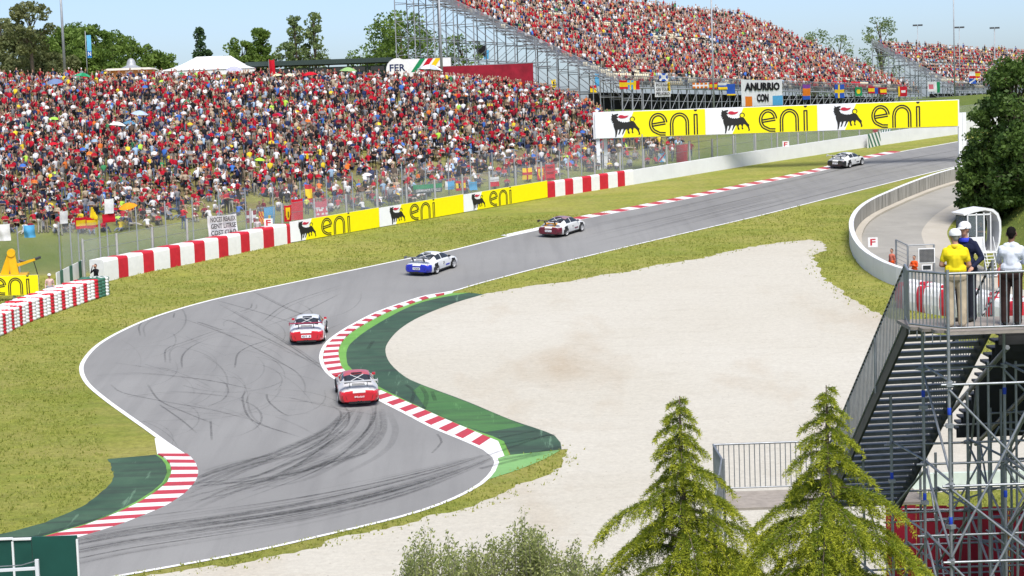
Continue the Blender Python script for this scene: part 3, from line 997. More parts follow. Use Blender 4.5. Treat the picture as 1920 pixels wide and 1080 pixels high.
# slanted green and white chevron boards in front of the white wall
for i, (x0, x1, yb0, yb1, hh) in enumerate([(1626, 1652, 278, 272, 26), (1650, 1670, 270, 266, 25)]):
    a, b = gp(x0, yb0, True), gp(x1, yb1, True)
    t = (b - a).normalized()
    sc = FPX / a.y
    W, H = (b - a).length, hh / sc
    c = empty('chevron_board', a, label=('left' if i == 0 else 'right') + ' green and white diagonal-striped board in front of the white wall', cat='board', group='chevron boards')
    MB().prism([(0, 0), (W, 0), (W, H), (0, H)], a, t, (0, 0, 1), .08).build('panel', M['white'], c, world=True)
    for k in range(-2, 6):
        u0 = k * W / 4.2
        pts = [(u0, H), (u0 + W / 9, H), (u0 + W / 9 + W * .3 * (1 - 1.9 * i), 0), (u0 + W * .3 * (1 - 1.9 * i), 0)]
        pts = [(min(max(u, 0.01), W - .01), v) for u, v in pts]
        if abs(pts[0][0] - pts[1][0]) + abs(pts[2][0] - pts[3][0]) > .05:
            MB().prism(pts, a, t, (0, 0, 1), .09 + .0008 * k).build('stripe', M['dkgreen'], c, world=True)

# stacked-tyre barrier in the left foreground of the bank
TY = plane_line([(-60, 655), (0, 628), (40, 608), (100, 586), (150, 569), (190, 556)], .2)
g = empty('tyre_wall', TY[0], label='low wall of stacked red and white tyres before the yellow crane', cat='barrier')
def tyre_stack(n=6, r=.31, h=.2):
    prof = []
    for k in range(n):
        z = k * h
        prof += [(r * .86, z), (r, z + h * .25), (r * 1.03, z + h * .5), (r, z + h * .75), (r * .86, z + h)]
    prof += [(r * .45, n * h), (r * .4, n * h - .06)]
    return MB().lathe((0, 0, 0), prof, 12)
st = tyre_stack()
stack_me = {}
for key in ('white', 'red', 'dkgreen'):
    me = bpy.data.meshes.new('tyre_stack'); me.from_pydata(st.v, [], st.f); me.materials.append(M[key])
    for p in me.polygons: p.use_smooth = True
    stack_me[key] = me
ntot = int(length(TY) / .4)
for row in (0, 1, 2):
    L = resample(TY, ntot)
    for k in range(ntot):
        t, n = nrm2(L[max(k - 1, 0)], L[min(k + 1, ntot - 1)])
        p = L[k] + n * (.55 * row)
        key = 'red' if k % 3 == 1 else 'white'
        if k >= ntot - 2: key = 'dkgreen'
        o = link(bpy.data.objects.new('tyre_stack', stack_me[key]), g)
        o.location = p - Vector(g.location) + Vector((0, 0, random.uniform(-.03, .03)))
        o.rotation_euler = (0, 0, random.uniform(0, 6))
e = L[-1]
for k in range(7):
    t, n = nrm2(L[-3], L[-1])
    an = math.pi * k / 6
    p = e + t * (.35 + .38 * math.sin(an)) + n * (.55 * (1 - math.cos(an)))
    o = link(bpy.data.objects.new('tyre_stack', stack_me['dkgreen' if k % 2 else 'white']), g)
    o.location = p - Vector(g.location)

# fences
def fence(name, label, line, off, spacing, h, r, pmat, net, square=False, lean=0.0, h0=0.0, rails=()):
    L = offset(line, off)
    L = [Vector((p.x, p.y, tz(p.x, p.y))) for p in L]
    n = max(2, int(length(L) / spacing))
    P = resample(L, n)
    g = empty(name, P[0], label=label, cat='fence')
    for p in P:
        top = p + Vector((random.uniform(-.04, .04), random.uniform(-.04, .04), h * random.uniform(.97, 1.03)))
        rod('post', p, top, r, pmat, g, 4 if square else 6)
        if lean: rod('post_arm', top, top + Vector((-.35, -.45, .55)), r * .8, pmat, g, 6)
    vs, fs = [], []
    Q = resample(L, n * 2)
    for p in Q: vs += [p + Vector((0, 0, h0)), p + Vector((0, 0, h * .97))]
    for k in range(len(Q) - 1): fs.append((2 * k, 2 * k + 2, 2 * k + 3, 2 * k + 1))
    MB().add(vs, fs).build('wire_net', net, g, world=True)
    for hr in rails:
        mb = MB()
        mb.path([p + Vector((0, 0, hr)) for p in Q], .015, 5)
        mb.build('wire', M['steel'], g, world=True)
    return g
ext = [Vector((BARL[0].x - 14, BARL[0].y - 1.5, 0))] + [Vector((BARL[0].x - 6, BARL[0].y - .8, 0))]
FL = [p for p in BARL]
fence('debris_fence', 'wire fence on pale concrete posts right behind the barrier and wall', FL, 1.75, 3.1, 2.75, .095, M['concrete_post'], M['net'], True, rails=(2.6, 1.9))
fence('crowd_fence', 'taller wire fence on thin steel posts in front of the crowd', ext + FL[:-20], 4.2, 2.6, 3.5, .05, M['steel_far'], M['net_light'])
# ---------------------------------------------------------------- people
def capsules_mesh(caps, voxel, faces=None, smooth_it=2):
    """one continuous skin around tapered capsules [(p0, p1, r0, r1, tag)], then tags per face"""
    bm = bmesh.new()
    for p0, p1, r0, r1, tg in caps:
        p0, p1 = Vector(p0), Vector(p1)
        d = p1 - p0
        n = 10
        rings = []
        q = d.to_track_quat('Z', 'Y') if d.length > 1e-5 else Matrix.Identity(3).to_quaternion()
        prof = [(-1, r0 * .05, p0), (-.85, r0 * .53, p0), (-.45, r0 * .89, p0), (0, r0, p0), (0, r1, p1), (.45, r1 * .89, p1), (.85, r1 * .53, p1), (1, r1 * .05, p1)]
        for off, rr, c in prof:
            rad = r0 if c is p0 else r1
            ring = []
            for i in range(n):
                t = 2 * math.pi * i / n
                ring.append(bm.verts.new(c + q @ Vector((rr * math.cos(t), rr * math.sin(t), off * rad))))
            rings.append(ring)
        for a, b in zip(rings, rings[1:]):
            for i in range(n): bm.faces.new((a[i], a[(i + 1) % n], b[(i + 1) % n], b[i]))
        bm.faces.new(rings[0][::-1]); bm.faces.new(rings[-1])
    me = bpy.data.meshes.new('figure'); bm.to_mesh(me); bm.free()
    ob = bpy.data.objects.new('figure', me); COL.objects.link(ob)
    m = ob.modifiers.new('r', 'REMESH'); m.mode = 'VOXEL'; m.voxel_size = voxel
    s = ob.modifiers.new('s', 'SMOOTH'); s.factor = .5; s.iterations = smooth_it
    if faces:
        dc = ob.modifiers.new('d', 'DECIMATE')
        dg = bpy.context.evaluated_depsgraph_get()
        dc.show_viewport = True
        nf = len(bpy.data.meshes.new_from_object(ob.evaluated_get(dg)).polygons) * 2
        dc.ratio = min(1.0, faces / max(nf, 1))
        bpy.context.view_layer.update()
    dg = bpy.context.evaluated_depsgraph_get()
    out = bpy.data.meshes.new_from_object(ob.evaluated_get(dg))
    bpy.data.objects.remove(ob)
    C = np.empty(len(out.polygons) * 3); out.polygons.foreach_get('center', C); C = C.reshape(-1, 3)
    best = np.full(len(C), 1e9); tags = np.zeros(len(C), int)
    for p0, p1, r0, r1, tg in caps:
        a, b = np.array(p0, float), np.array(p1, float)
        ab = b - a
        t = np.clip(((C - a) @ ab) / max(ab @ ab, 1e-9), 0, 1)
        d = np.linalg.norm(C - (a + t[:, None] * ab), axis=1) - (r0 + (r1 - r0) * t)
        k = d < best
        best[k] = d[k]; tags[k] = tg
    return out, tags

SKIN, SHIRT, LEGS, SHOE, HAIR = 0, 1, 2, 3, 4
def figure(pose, hat=False, sleeves='short', fat=1.0):
    """capsules of a 1.74 m person, feet at the origin, facing -Y"""
    c = []
    L = lambda x: x
    sit = pose in ('sit', 'sit_lean', 'sit_knees', 'seat')
    hz = {'sit': .14, 'sit_lean': .14, 'sit_knees': .14, 'seat': .14}.get(pose, .92)
    lean = {'sit': -.10, 'sit_lean': .16, 'sit_knees': -.14, 'seat': -.05}.get(pose, 0.0)
    hip = Vector((0, 0, hz)); chest = Vector((0, lean * .75, hz + .36)); neck = Vector((0, lean, hz + .55)); head = Vector((0, lean - .02, hz + .70))
    c += [(hip + Vector((-.07, 0, .02)), hip + Vector((.07, 0, .02)), .135 * fat, .135 * fat, LEGS)]
    c += [(hip + Vector((0, 0, .12)), chest, .145 * fat, .155 * fat, SHIRT)]
    c += [(chest + Vector((-.13, 0, .06)), chest + Vector((.13, 0, .06)), .105, .105, SHIRT)]
    c += [(chest + Vector((0, 0, .1)), neck, .06, .055, SKIN)]
    c += [(head + Vector((0, .01, -.03)), head + Vector((0, .0, .04)), .088, .098, SKIN)]
    c += [(head + Vector((0, .025, .035)), head + Vector((0, .01, .065)), .098, .092, HAIR)]
    if hat: c += [(head + Vector((-.03, -.08, .06)), head + Vector((.03, -.14, .05)), .045, .035, HAIR)]
    for s in (-1, 1):
        h0 = hip + Vector((.095 * s, 0, 0)); sh = chest + Vector((.20 * s, 0, .07))
        if pose == 'seat':
            kn, an = h0 + Vector((.03 * s, -.42, .02)), h0 + Vector((.02 * s, -.45, -.42))
        elif pose == 'sit':
            kn, an = h0 + Vector((.10 * s, -.38, .20)), h0 + Vector((.06 * s, -.62, -.08))
        elif pose == 'sit_knees':
            kn, an = h0 + Vector((.03 * s, -.30, .32)), h0 + Vector((.03 * s, -.42, -.08))
        elif pose == 'sit_lean':
            kn, an = h0 + Vector((.05 * s, -.45, .06)), h0 + Vector((.06 * s, -.86, -.08))
        else:
            w = .03 if pose == 'stand' else .06
            kn, an = Vector((.10 * s + w * s * .5, -.02, .49)), Vector((.10 * s + w * s, .02, .08))
        c += [(h0, kn, .088, .062, LEGS), (kn, an, .06, .042, LEGS), (an + Vector((0, .02, -.03)), an + Vector((.01 * s, -.14, -.045)), .045, .038, SHOE)]
        if pose == 'photo': el, wr = sh + Vector((.10 * s, -.16, -.18)), head + Vector((.07 * s, -.20, -.02))
        elif pose == 'wave' and s > 0: el, wr = sh + Vector((.12, -.05, .22)), sh + Vector((.10, -.08, .48))
        elif pose == 'hips': el, wr = sh + Vector((.17 * s, .06, -.24)), hip + Vector((.15 * s, -.05, .14))
        elif pose in ('sit_knees',): el, wr = sh + Vector((.07 * s, -.18, -.20)), hip + Vector((.05 * s, -.42, .26))
        elif pose == 'sit_lean': el, wr = sh + Vector((.10 * s, .14, -.22)), sh + Vector((.12 * s, .22, -.44))
        elif pose in ('sit', 'seat'): el, wr = sh + Vector((.06 * s, -.10, -.25)), hip + Vector((.09 * s, -.30, .16))
        elif pose == 'folded': el, wr = sh + Vector((.08 * s, -.08, -.24)), chest + Vector((-.08 * s, -.22, -.10))
        else: el, wr = sh + Vector((.06 * s, .02, -.27)), sh + Vector((.07 * s, -.05, -.52))
        mid = sh.lerp(el, .7)
        c += [(sh, mid, .058, .05, SHIRT), (mid, el, .043, .04, SKIN if sleeves == 'short' else SHIRT), (el, wr, .04, .032, SKIN if sleeves == 'short' else SHIRT), (wr, wr + (wr - el).normalized() * .09, .036, .03, SKIN)]
    return c

# cloth colours: (name, linear colour, share)
SHIRTS = [('red', (.41, .006, .022), 30), ('dark red', (.20, .008, .02), 9), ('white', (.70, .70, .70), 18), ('black', (.014, .014, .017), 20), ('navy', (.02, .03, .09), 11), ('grey', (.22, .22, .23), 9), ('blue', (.05, .15, .48), 4), ('pale blue', (.33, .47, .62), 3), ('yellow', (.78, .58, .04), 2), ('orange', (.68, .17, .03), 2), ('green', (.05, .24, .10), 1), ('beige', (.46, .37, .26), 6), ('brown', (.10, .065, .045), 5), ('lime', (.42, .68, .08), .7)]
_w = np.array([s[2] for s in SHIRTS], float); _w /= _w.sum()
PANTS = [(.03, .04, .085), (.06, .09, .17), (.016, .016, .02), (.33, .27, .19), (.10, .10, .10), (.16, .20, .28), (.45, .42, .36)]
HAIRS = [(.03, .02, .013), (.07, .04, .02), (.012, .01, .009), (.24, .16, .08), (.20, .19, .18)]
CAPS = [(.42, .008, .022), (.42, .008, .022), (.75, .75, .75), (.02, .02, .02), (.05, .10, .35)]
SKINS = [(.38, .225, .155), (.33, .185, .125), (.44, .275, .20), (.24, .135, .09)]

def attr_mat(name, kind):
    m, nt, b = _new(name)
    b.inputs['Roughness'].default_value = .8
    b.inputs['Specular IOR Level'].default_value = .2
    if kind == 'cloth':
        a = nt.nodes.new('ShaderNodeAttribute'); a.attribute_name = 'cloth'
        nt.links.new(a.outputs['Color'], b.inputs['Base Color'])
    else:
        oi = nt.nodes.new('ShaderNodeObjectInfo')
        if kind == 'shirt':
            nt.links.new(mix(nt, ramp(nt, noise(nt, 9, 3), [(.3, .0), (.7, .25)]), oi.outputs['Color'], (.05, .05, .06), 'MIX'), b.inputs['Base Color'])
        else:
            mm = N(nt, 'ShaderNodeMath', operation='FRACT')
            sc_ = N(nt, 'ShaderNodeMath', operation='MULTIPLY'); sc_.inputs[1].default_value = {'pants': 1, 'hair': 7.3, 'cap': 11.1, 'skin': 17.7}[kind]
            nt.links.new(oi.outputs['Random'], sc_.inputs[0]); nt.links.new(sc_.outputs[0], mm.inputs[0])
            tab = {'pants': PANTS, 'hair': HAIRS, 'cap': CAPS, 'skin': SKINS}[kind]
            nt.links.new(ramp(nt, mm.outputs[0], [(i / len(tab), c) for i, c in enumerate(tab)], 'CONSTANT'), b.inputs['Base Color'])
    return m
PM = {k: attr_mat('crowd_' + k, k) for k in ('cloth', 'shirt', 'pants', 'hair', 'cap', 'skin')}
SHOEM = paint('shoe', (.08, .07, .06), .7, .4)

FIG = {}
def fig_mesh(pose, hat):
    if (pose, hat) in FIG: return FIG[(pose, hat)]
    me, tags = capsules_mesh(figure(pose, hat), .035, 420)
    me.materials.clear()
    for m in (PM['skin'], PM['shirt'], PM['pants'], SHOEM, PM['cap'] if hat else PM['hair']): me.materials.append(m)
    me.polygons.foreach_set('material_index', tags.astype(np.int32))
    me.polygons.foreach_set('use_smooth', [True] * len(me.polygons))
    FIG[(pose, hat)] = me
    return me

LOW = {}
def low_fig(pose):
    """very small far figure: vertices, triangles, tag per triangle"""
    if pose not in LOW:
        me, tags = capsules_mesh(figure(pose, pose in ('seat', 'sit')), .05, 120, 1)
        me.calc_loop_triangles()
        V = np.empty(len(me.vertices) * 3); me.vertices.foreach_get('co', V)
        T = np.empty(len(me.loop_triangles) * 3, np.int32); me.loop_triangles.foreach_get('vertices', T)
        P = np.empty(len(me.loop_triangles), np.int32); me.loop_triangles.foreach_get('polygon_index', P)
        LOW[pose] = (V.reshape(-1, 3), T.reshape(-1, 3), tags[P])
        bpy.data.meshes.remove(me)
    return LOW[pose]

def pick(tab): return np.array(tab)[RNG.integers(len(tab))]

def crowd_mesh(name, spots):
    """spots: (x, y, z, yaw, pose, shirt index); everything as one mass"""
    Vs, Fs, Cs = [], [], []
    k = 0
    by = {}
    for s in spots: by.setdefault(s[4], []).append(s)
    for pose, ss in by.items():
        V, T, tg = low_fig(pose)
        n = len(ss)
        xyz = np.array([s[:3] for s in ss]); yaw = np.array([s[3] for s in ss])
        sc_ = RNG.uniform(.93, 1.06, n)
        ca, sa = np.cos(yaw), np.sin(yaw)
        X = V[None, :, 0] * ca[:, None] - V[None, :, 1] * sa[:, None]
        Y = V[None, :, 0] * sa[:, None] + V[None, :, 1] * ca[:, None]
        W = np.stack([X, Y, np.repeat(V[None, :, 2], n, 0)], -1) * sc_[:, None, None] + xyz[:, None]
        Vs.append(W.reshape(-1, 3))
        Fs.append((T[None] + (np.arange(n) * len(V))[:, None, None] + k).reshape(-1, 3)); k += n * len(V)
        pal = np.zeros((n, 5, 3))
        sh = np.array([SHIRTS[s[5]][1] for s in ss])
        pal[:, SHIRT] = sh * RNG.uniform(.8, 1.12, (n, 1))
        pal[:, SKIN] = np.array(SKINS)[RNG.integers(len(SKINS), size=n)]
        pal[:, LEGS] = np.array(PANTS)[RNG.integers(len(PANTS), size=n)]
        pal[:, SHOE] = RNG.choice([.03, .5, .12], n)[:, None]
        cap = RNG.random(n) < .38
        pal[:, HAIR] = np.where(cap[:, None], np.array(CAPS)[RNG.integers(len(CAPS), size=n)], np.array(HAIRS)[RNG.integers(len(HAIRS), size=n)])
        Cs.append(pal[:, tg].reshape(-1, 3))
    o = fast_mesh(name, np.concatenate(Vs), np.concatenate(Fs), PM['cloth'], colors=np.concatenate(Cs), smooth=True)
    o['kind'] = 'stuff'
    return o

# the crowd on the grass bank
LOW_X = [-200, 0, 100, 200, 300, 400, 500, 600, 700, 800, 900, 1000, 1100, 1130, 1200, 1290]
LOW_Y = [446, 446, 446, 440, 425, 412, 400, 398, 396, 384, 364, 345, 325, 322, 312, 302]
UP_X = [-200, 740, 1000, 1040, 1100, 1135, 1290]
UP_Y = [159, 159, 176, 188, 206, 232, 287]
spots = []
for X in np.arange(-76, 30, .70):
    for Y in np.arange(120, 211, .80):
        x, y = X + RNG.uniform(-.36, .36), Y + RNG.uniform(-.42, .42)
        if y < np.interp(x, _BX, _BY) + 7: continue
        z = tz(x, y)
        px, py = pix((x, y, z))
        if not (-190 < px < 1295): continue
        lo = np.interp(px, LOW_X, LOW_Y); up = np.interp(px, UP_X, UP_Y)
        if py > lo or py < up: continue
        rel = (lo - py) / 120
        clump = .5 + .5 * math.sin(x * .9 + 1.3 * math.sin(y * .35)) * math.sin(y * .55 + x * .21)
        dens = min(.97, .40 + .60 * rel + .34 * (clump - .5)) if rel < 1 else .95
        if px > 1180: dens *= .8
        if RNG.random() > dens: continue
        top = py < up + 40
        st = RNG.random() < (.92 if top else .34 if rel > .8 else .17)
        pose = RNG.choice(['stand', 'hips', 'photo', 'folded']) if st else RNG.choice(['sit', 'sit_lean', 'sit_knees'])
        yaw = RNG.normal(.35, .6)
        spots.append((x, y, z, yaw, str(pose), int(RNG.choice(len(SHIRTS), p=_w)), px, py))
spots.sort(key=lambda s: s[1] + (500 if s[6] < -10 else 0))
N_IND = 280
near, far = spots[:N_IND], spots[N_IND:]
crowd_mesh('crowd', far)
# the nearest of them one by one
ZONES = [(-999, 60, 'above the blue tarpaulin'), (60, 140, 'behind the small white flag'), (140, 200, 'behind the two striped flags'), (200, 300, 'beside the orange umbrella'), (300, 380, 'left of the handwritten banner'), (380, 450, 'above the white handwritten banner'), (450, 530, 'above the blue banner on the fence'), (530, 620, 'above the red shield banners'), (620, 720, 'above the leftmost yellow board'), (720, 790, 'above the middle yellow board'), (790, 870, 'above the green lettered banner'), (870, 960, 'above the rightmost yellow board'), (960, 1050, 'behind the red-cross flag'), (1050, 1120, 'just left of the gantry post'), (1120, 1400, 'under the left end of the gantry')]
POSE_TXT = {'stand': 'standing', 'hips': 'standing, hands on hips', 'photo': 'raising a camera', 'folded': 'standing arms folded', 'sit': 'sitting', 'sit_lean': 'leaning back', 'sit_knees': 'sitting hugging knees'}
ORD = ['first', 'second', 'third', 'fourth', 'fifth', 'sixth', 'seventh', 'eighth', 'ninth', 'tenth', 'eleventh', 'twelfth']
recs = []
for s in near:
    hat = bool(RNG.random() < .42)
    z = next(t for a, b, t in ZONES if a <= s[6] < b)
    recs.append((s, hat, f"{SHIRTS[s[5]][0]}-shirted spectator {POSE_TXT[s[4]]} {z}"))
cnt = {}
for r in recs: cnt.setdefault(r[2], []).append(r)
for lab, rr in cnt.items():
    rr.sort(key=lambda r: r[0][6])
    for i, (s, hat, _) in enumerate(rr):
        o = bpy.data.objects.new('person', fig_mesh(s[4], hat))
        COL.objects.link(o)
        o.location = s[:3]; o.rotation_euler = (0, 0, s[3])
        k = random.uniform(.94, 1.05); o.scale = (k, k, k)
        o.color = (*SHIRTS[s[5]][1], 1)
        tag(o, lab if len(rr) == 1 else f"{lab}, {ORD[min(i, 11)]} from left", 'person', 'spectators low on the grass bank')
# ---------------------------------------------------------------- grandstands on scaffolding
SD = Vector((25, 42, 0)).normalized()       # along the rows
SN = Vector((-SD.y, SD.x, 0))               # towards the back of the stand

def stand(name, label, origin, along, depth, z0, rise, drop, row=.95, fill=.8, seed=1):
    rg = np.random.default_rng(seed)
    g = empty(name, (origin.x, origin.y, tz(origin.x, origin.y)), label=label, cat='grandstand')
    nr = int(depth / row)
    P = lambda t, v, h=0.0: Vector((origin.x, origin.y, 0)) + SD * t + SN * (v * depth) + Vector((0, 0, z0 + rise * v - drop * t / along + h))
    # tiers: each row a step
    mb = MB()
    for r in range(nr):
        v0, v1 = r / nr, (r + 1) / nr
        q = [P(0, v0, .0), P(along, v0, .0), P(along, v1, 0), P(0, v1, 0)]
        zz = [p.z for p in q]
        q[2].z, q[3].z = zz[1], zz[0]
        top = q
        bot = [p - Vector((0, 0, .08)) for p in q]
        b0 = len(mb.v)
        mb.hexa(bot + top)
    mb.build('tier_deck', M['grey_deck'], g, world=True)['kind'] = 'stuff'
    # seats and people
    sv, people = {'c': [], 'r': []}, []
    ns = int(along / .57)
    for r in range(nr):
        if r in (nr // 2,): continue                 # cross aisle
        for k in range(ns):
            t = (k + .5) * .57
            if (t % 19.0) < 1.3: continue            # stair aisles
            v = (r + .45) / nr
            p = P(t, r / nr) + SN * (.4)
            blk = math.sin(t * .13 + r * .5) * math.sin(r * .33 + t * .05)
            empty_p = 1 - fill + (.45 if blk > .55 else 0) + (.22 if r < 3 else 0)
            if rg.random() < empty_p:
                sv['r' if math.sin(t * .07 + r * .21 + seed) > .25 else 'c'].append(p)
                continue
            sh = int(rg.choice(len(SHIRTS), p=_ws))
            pose = 'seat' if rg.random() < .86 else str(rg.choice(['stand', 'photo']))
            zz = p.z + (.30 if pose == 'seat' else 0.0)
            people.append((p.x + rg.uniform(-.08, .08), p.y + rg.uniform(-.08, .08), zz, math.atan2(SN.y, SN.x) - math.pi / 2 + rg.normal(0, .3), pose, sh))
    for key, mat in (('c', M['cream_seat']), ('r', M['red_seat'])):
        if not sv[key]: continue
        base = np.array(sv[key])
        a, n_ = np.array(SD), np.array(SN)
        def bx(c, sx, sy, sz):
            return np.array([[c[0] + i * sx, c[1] + j * sy, c[2] + k_ * sz] for k_ in (-.5, .5) for i, j in ((-.5, -.5), (.5, -.5), (.5, .5), (-.5, .5))])
        tmpl = np.concatenate([bx((0, 0, .36), .44, .40, .06), bx((0, .2, .58), .44, .05, .42)])
        Vt = tmpl[:, 0:1] * a + tmpl[:, 1:2] * n_ + tmpl[:, 2:3] * np.array((0, 0, 1.))
        W = (base[:, None] + Vt[None]).reshape(-1, 3)
        f = np.array([(3, 2, 1, 0), (4, 5, 6, 7), (0, 1, 5, 4), (1, 2, 6, 5), (2, 3, 7, 6), (3, 0, 4, 7)])
        f = np.concatenate([f, f + 8])
        Fq = (f[None] + (np.arange(len(base)) * 16)[:, None, None]).reshape(-1, 4)
        o = fast_mesh('seats', W, Fq, mat, parent=g)
        o['kind'] = 'stuff'
    return g, P, people, nr

_ws = _w.copy()
_ws[0] *= 1.35; _ws[2] *= 1.1; _ws[3] *= 1.25; _ws /= _ws.sum()

S1_O, S1_L, S1_D, S1_Z, S1_R, S1_DROP = Vector((13, 215, 0)), 102.0, 30.0, 15.2, 13.6, 2.0
g1, P1, ppl1, nr1 = stand('grandstand', 'tall scaffold grandstand packed with red-clad spectators beyond the bank', S1_O, S1_L, S1_D, S1_Z, S1_R, S1_DROP, fill=.80, seed=3)
S2_O = S1_O + SD * 119
g2, P2, ppl2, nr2 = stand('grandstand', 'lower grandstand at the far right behind the dark tree', S2_O, 92.0, 14.0, 13.6, 8.0, .8, fill=.82, seed=9)
crowd_mesh('crowd', ppl1 + ppl2)

def scaffold(g, P, along, depth, nt_, nv, first_end=True):
    tm = M['steel_far']
    # uprights and ledgers of the front bays
    for i in range(nt_ + 1):
        t = along * i / nt_
        p = P(t, 0, -.1)
        b = Vector((p.x, p.y, tz(p.x, p.y)))
        rod('upright', b, p, .055, tm, g, 6)
        rod('upright', p - SN * .05, p - SN * .05 + Vector((0, 0, 1.25)), .03, tm, g, 6)
        p2 = P(t, .12, -.1); b2 = Vector((p2.x, p2.y, tz(p2.x, p2.y)))
        rod('upright', b2, p2, .055, tm, g, 6)
        if i < nt_:
            t2 = along * (i + 1) / nt_
            q = P(t2, 0, -.1)
            bq = Vector((q.x, q.y, tz(q.x, q.y)))
            rod('brace', b + Vector((0, 0, .4)), q - Vector((0, 0, .5)), .035, tm, g, 5)
            q2 = P(t2, .12, -.1)
            rod('brace', P(t, .12, -.1), Vector((q2.x, q2.y, tz(q2.x, q2.y))), .035, tm, g, 5)
            for h in (.45, .02):
                hh = (p.z - b.z) * h
                rod('ledger', b + Vector((0, 0, hh + .3)), bq + Vector((0, 0, (q.z - bq.z) * h + .3)), .035, tm, g, 5)
    # front parapet: dark mesh strip and rails
    for h, r_ in ((1.2, .04), (.6, .03), (-.12, .09)):
        rod('rail', P(0, 0, h) - SN * .05, P(along, 0, h) - SN * .05, r_, tm, g, 6)
    mb = MB()
    a, b = P(0, 0, -.05) - SN * .07, P(along, 0, -.05) - SN * .07
    mb.add([a, b, b + Vector((0, 0, 1.2)), a + Vector((0, 0, 1.2))], [(0, 1, 2, 3)])
    mb.build('parapet_net', veil('parapet_net', (.12, .125, .13), .55), g, world=True)
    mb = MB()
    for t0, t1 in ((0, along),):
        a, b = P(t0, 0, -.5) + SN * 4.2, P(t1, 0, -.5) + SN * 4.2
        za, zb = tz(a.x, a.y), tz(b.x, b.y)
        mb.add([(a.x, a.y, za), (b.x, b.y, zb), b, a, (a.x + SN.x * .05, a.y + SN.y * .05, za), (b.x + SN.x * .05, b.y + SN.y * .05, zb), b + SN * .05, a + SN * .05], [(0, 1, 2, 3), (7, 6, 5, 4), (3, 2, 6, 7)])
    mb.build('under_stand_shade', paint('under_stand_shade', (.02, .022, .025), .9, .2), g, world=True)  # near-black sheet painted in for the shade beneath the stand
    # the end frame: uprights under the stepped end, with ledgers and crossed braces
    if not first_end: return
    for w_ in range(3):
        t = .0 + w_ * 2.6
        prev = None
        for j in range(nv + 1):
            v = j / nv
            p = P(t, v, -.15)
            b = Vector((p.x, p.y, tz(p.x, p.y)))
            top = p + Vector((0, 0, 1.2 if w_ == 0 else 0))
            rod('upright', b, top, .07, tm, g, 6)
            if prev is not None:
                pp, pb = prev
                rod('raker', pp, p, .06, tm, g, 6)
                if w_ == 0:
                    rod('handrail', pp + Vector((0, 0, 1.15)), p + Vector((0, 0, 1.15)), .035, tm, g, 5)
                    rod('handrail', pp + Vector((0, 0, .6)), p + Vector((0, 0, .6)), .03, tm, g, 5)
                z = max(b.z, pb.z) + 1.6
                up = True
                while z < min(p.z, pp.z) + .3:
                    rod('ledger', Vector((pb.x, pb.y, z)), Vector((b.x, b.y, z)), .04, tm, g, 5)
                    if z + 2.0 < p.z:
                        a_, c_ = (pb, b) if up else (b, pb)
                        rod('brace', Vector((a_.x, a_.y, z)), Vector((c_.x, c_.y, z + 2.0)), .03, tm, g, 5)
                    up = not up
                    z += 2.0
            prev = (p, b)
            if w_ > 0:
                p0 = P(t - 2.6, v, -.15)
                z = b.z + 2
                while z < p.z:
                    rod('ledger', Vector((p0.x, p0.y, z)), Vector((p.x, p.y, z)), .035, tm, g, 5)
                    z += 4.0
    for h in (5.6, 9.6):     # long lattice girders
        a, b = P(0, 1, 0), P(0, .30, 0)
        z0 = tz(b.x, b.y) + h
        if z0 < b.z + 4:
            for dz in (0, .45):
                rod('girder', Vector((a.x, a.y, z0 + dz - 1.5)), Vector((b.x, b.y, z0 + dz - 1.5)), .06, tm, g, 6)
scaffold(g1, P1, S1_L, S1_D, 42, 11)
scaffold(g2, P2, 92.0, 14.0, 30, 5)
# stepped stair rails up the end of each stand
for g, P, nv in ((g1, P1, 16), (g2, P2, 8)):
    for j in range(nv):
        v0, v1 = j / nv, (j + 1) / nv
        m_ = MB()
        a, b = P(-.15, v0, .1), P(-.15, v1, .1)
        m_.add([a, b, b + Vector((0, 0, 1.0)), a + Vector((0, 0, 1.0))], [(0, 1, 2, 3)])
        m_.build('rail_panel', veil('rail_panel', (.30, .31, .33), .5), g, world=True)
    for j in range(nv * 2):
        v0 = j / nv / 2
        m_ = MB()
        a = P(-1.3, v0, -.05)
        m_.box(a + SN * .3 + SD * .5, (1.1, .3, .05), math.atan2(SD.y, SD.x))
        m_.build('stair_tread', M['steel_far'], g, world=True)

def front_at(px, py, P=P1, along=S1_L):
    """the point in front of a stand's parapet that shows at a pixel"""
    d = ray(px, py)
    o = P(0, 0) - SN * .25
    t = ((o.x - CAM.x) * SN.x + (o.y - CAM.y) * SN.y) / (d.x * SN.x + d.y * SN.y)
    return CAM + d * t
# ---------------------------------------------------------------- gantry over the track
GY_ = 175.0
gl, gr_ = at(1116, 260, GY_), at(1797, 236, GY_)
zb = (gl.z + gr_.z) / 2
gan = empty('advertising_gantry', (gl.x, GY_, tz(gl.x, GY_)), label='yellow and white dog-emblem gantry spanning the track on white posts', cat='gantry')
GH = 48 / FPX * GY_
cuts = [at(x, 250, GY_).x for x in (1116, 1323, 1533, 1797)]
for i in range(3):
    eni_board(gan, (cuts[i] + .01, GY_, zb), (1, 0, 0), (0, 0, 1), cuts[i + 1] - cuts[i] - .02, GH, shift=(0, -.02, .0)[i])
MB().box(((cuts[0] + cuts[3]) / 2, GY_ + .45, zb + GH / 2), (cuts[3] - cuts[0] + .3, .55, GH + .12)).build('beam', M['sign_white'], gan, world=True)
for x, yy in ((cuts[0] + .25, GY_ + .4), (cuts[0] + .95, GY_ + 1.2), (cuts[3] + .25, GY_ + .4), (cuts[3] + .8, GY_ + 1.2)):
    MB().box((x, yy, (tz(x, yy) + zb) / 2 + .6), (.34, .34, zb - tz(x, yy) + 1.2)).build('post', M['sign_white'], gan, world=True)

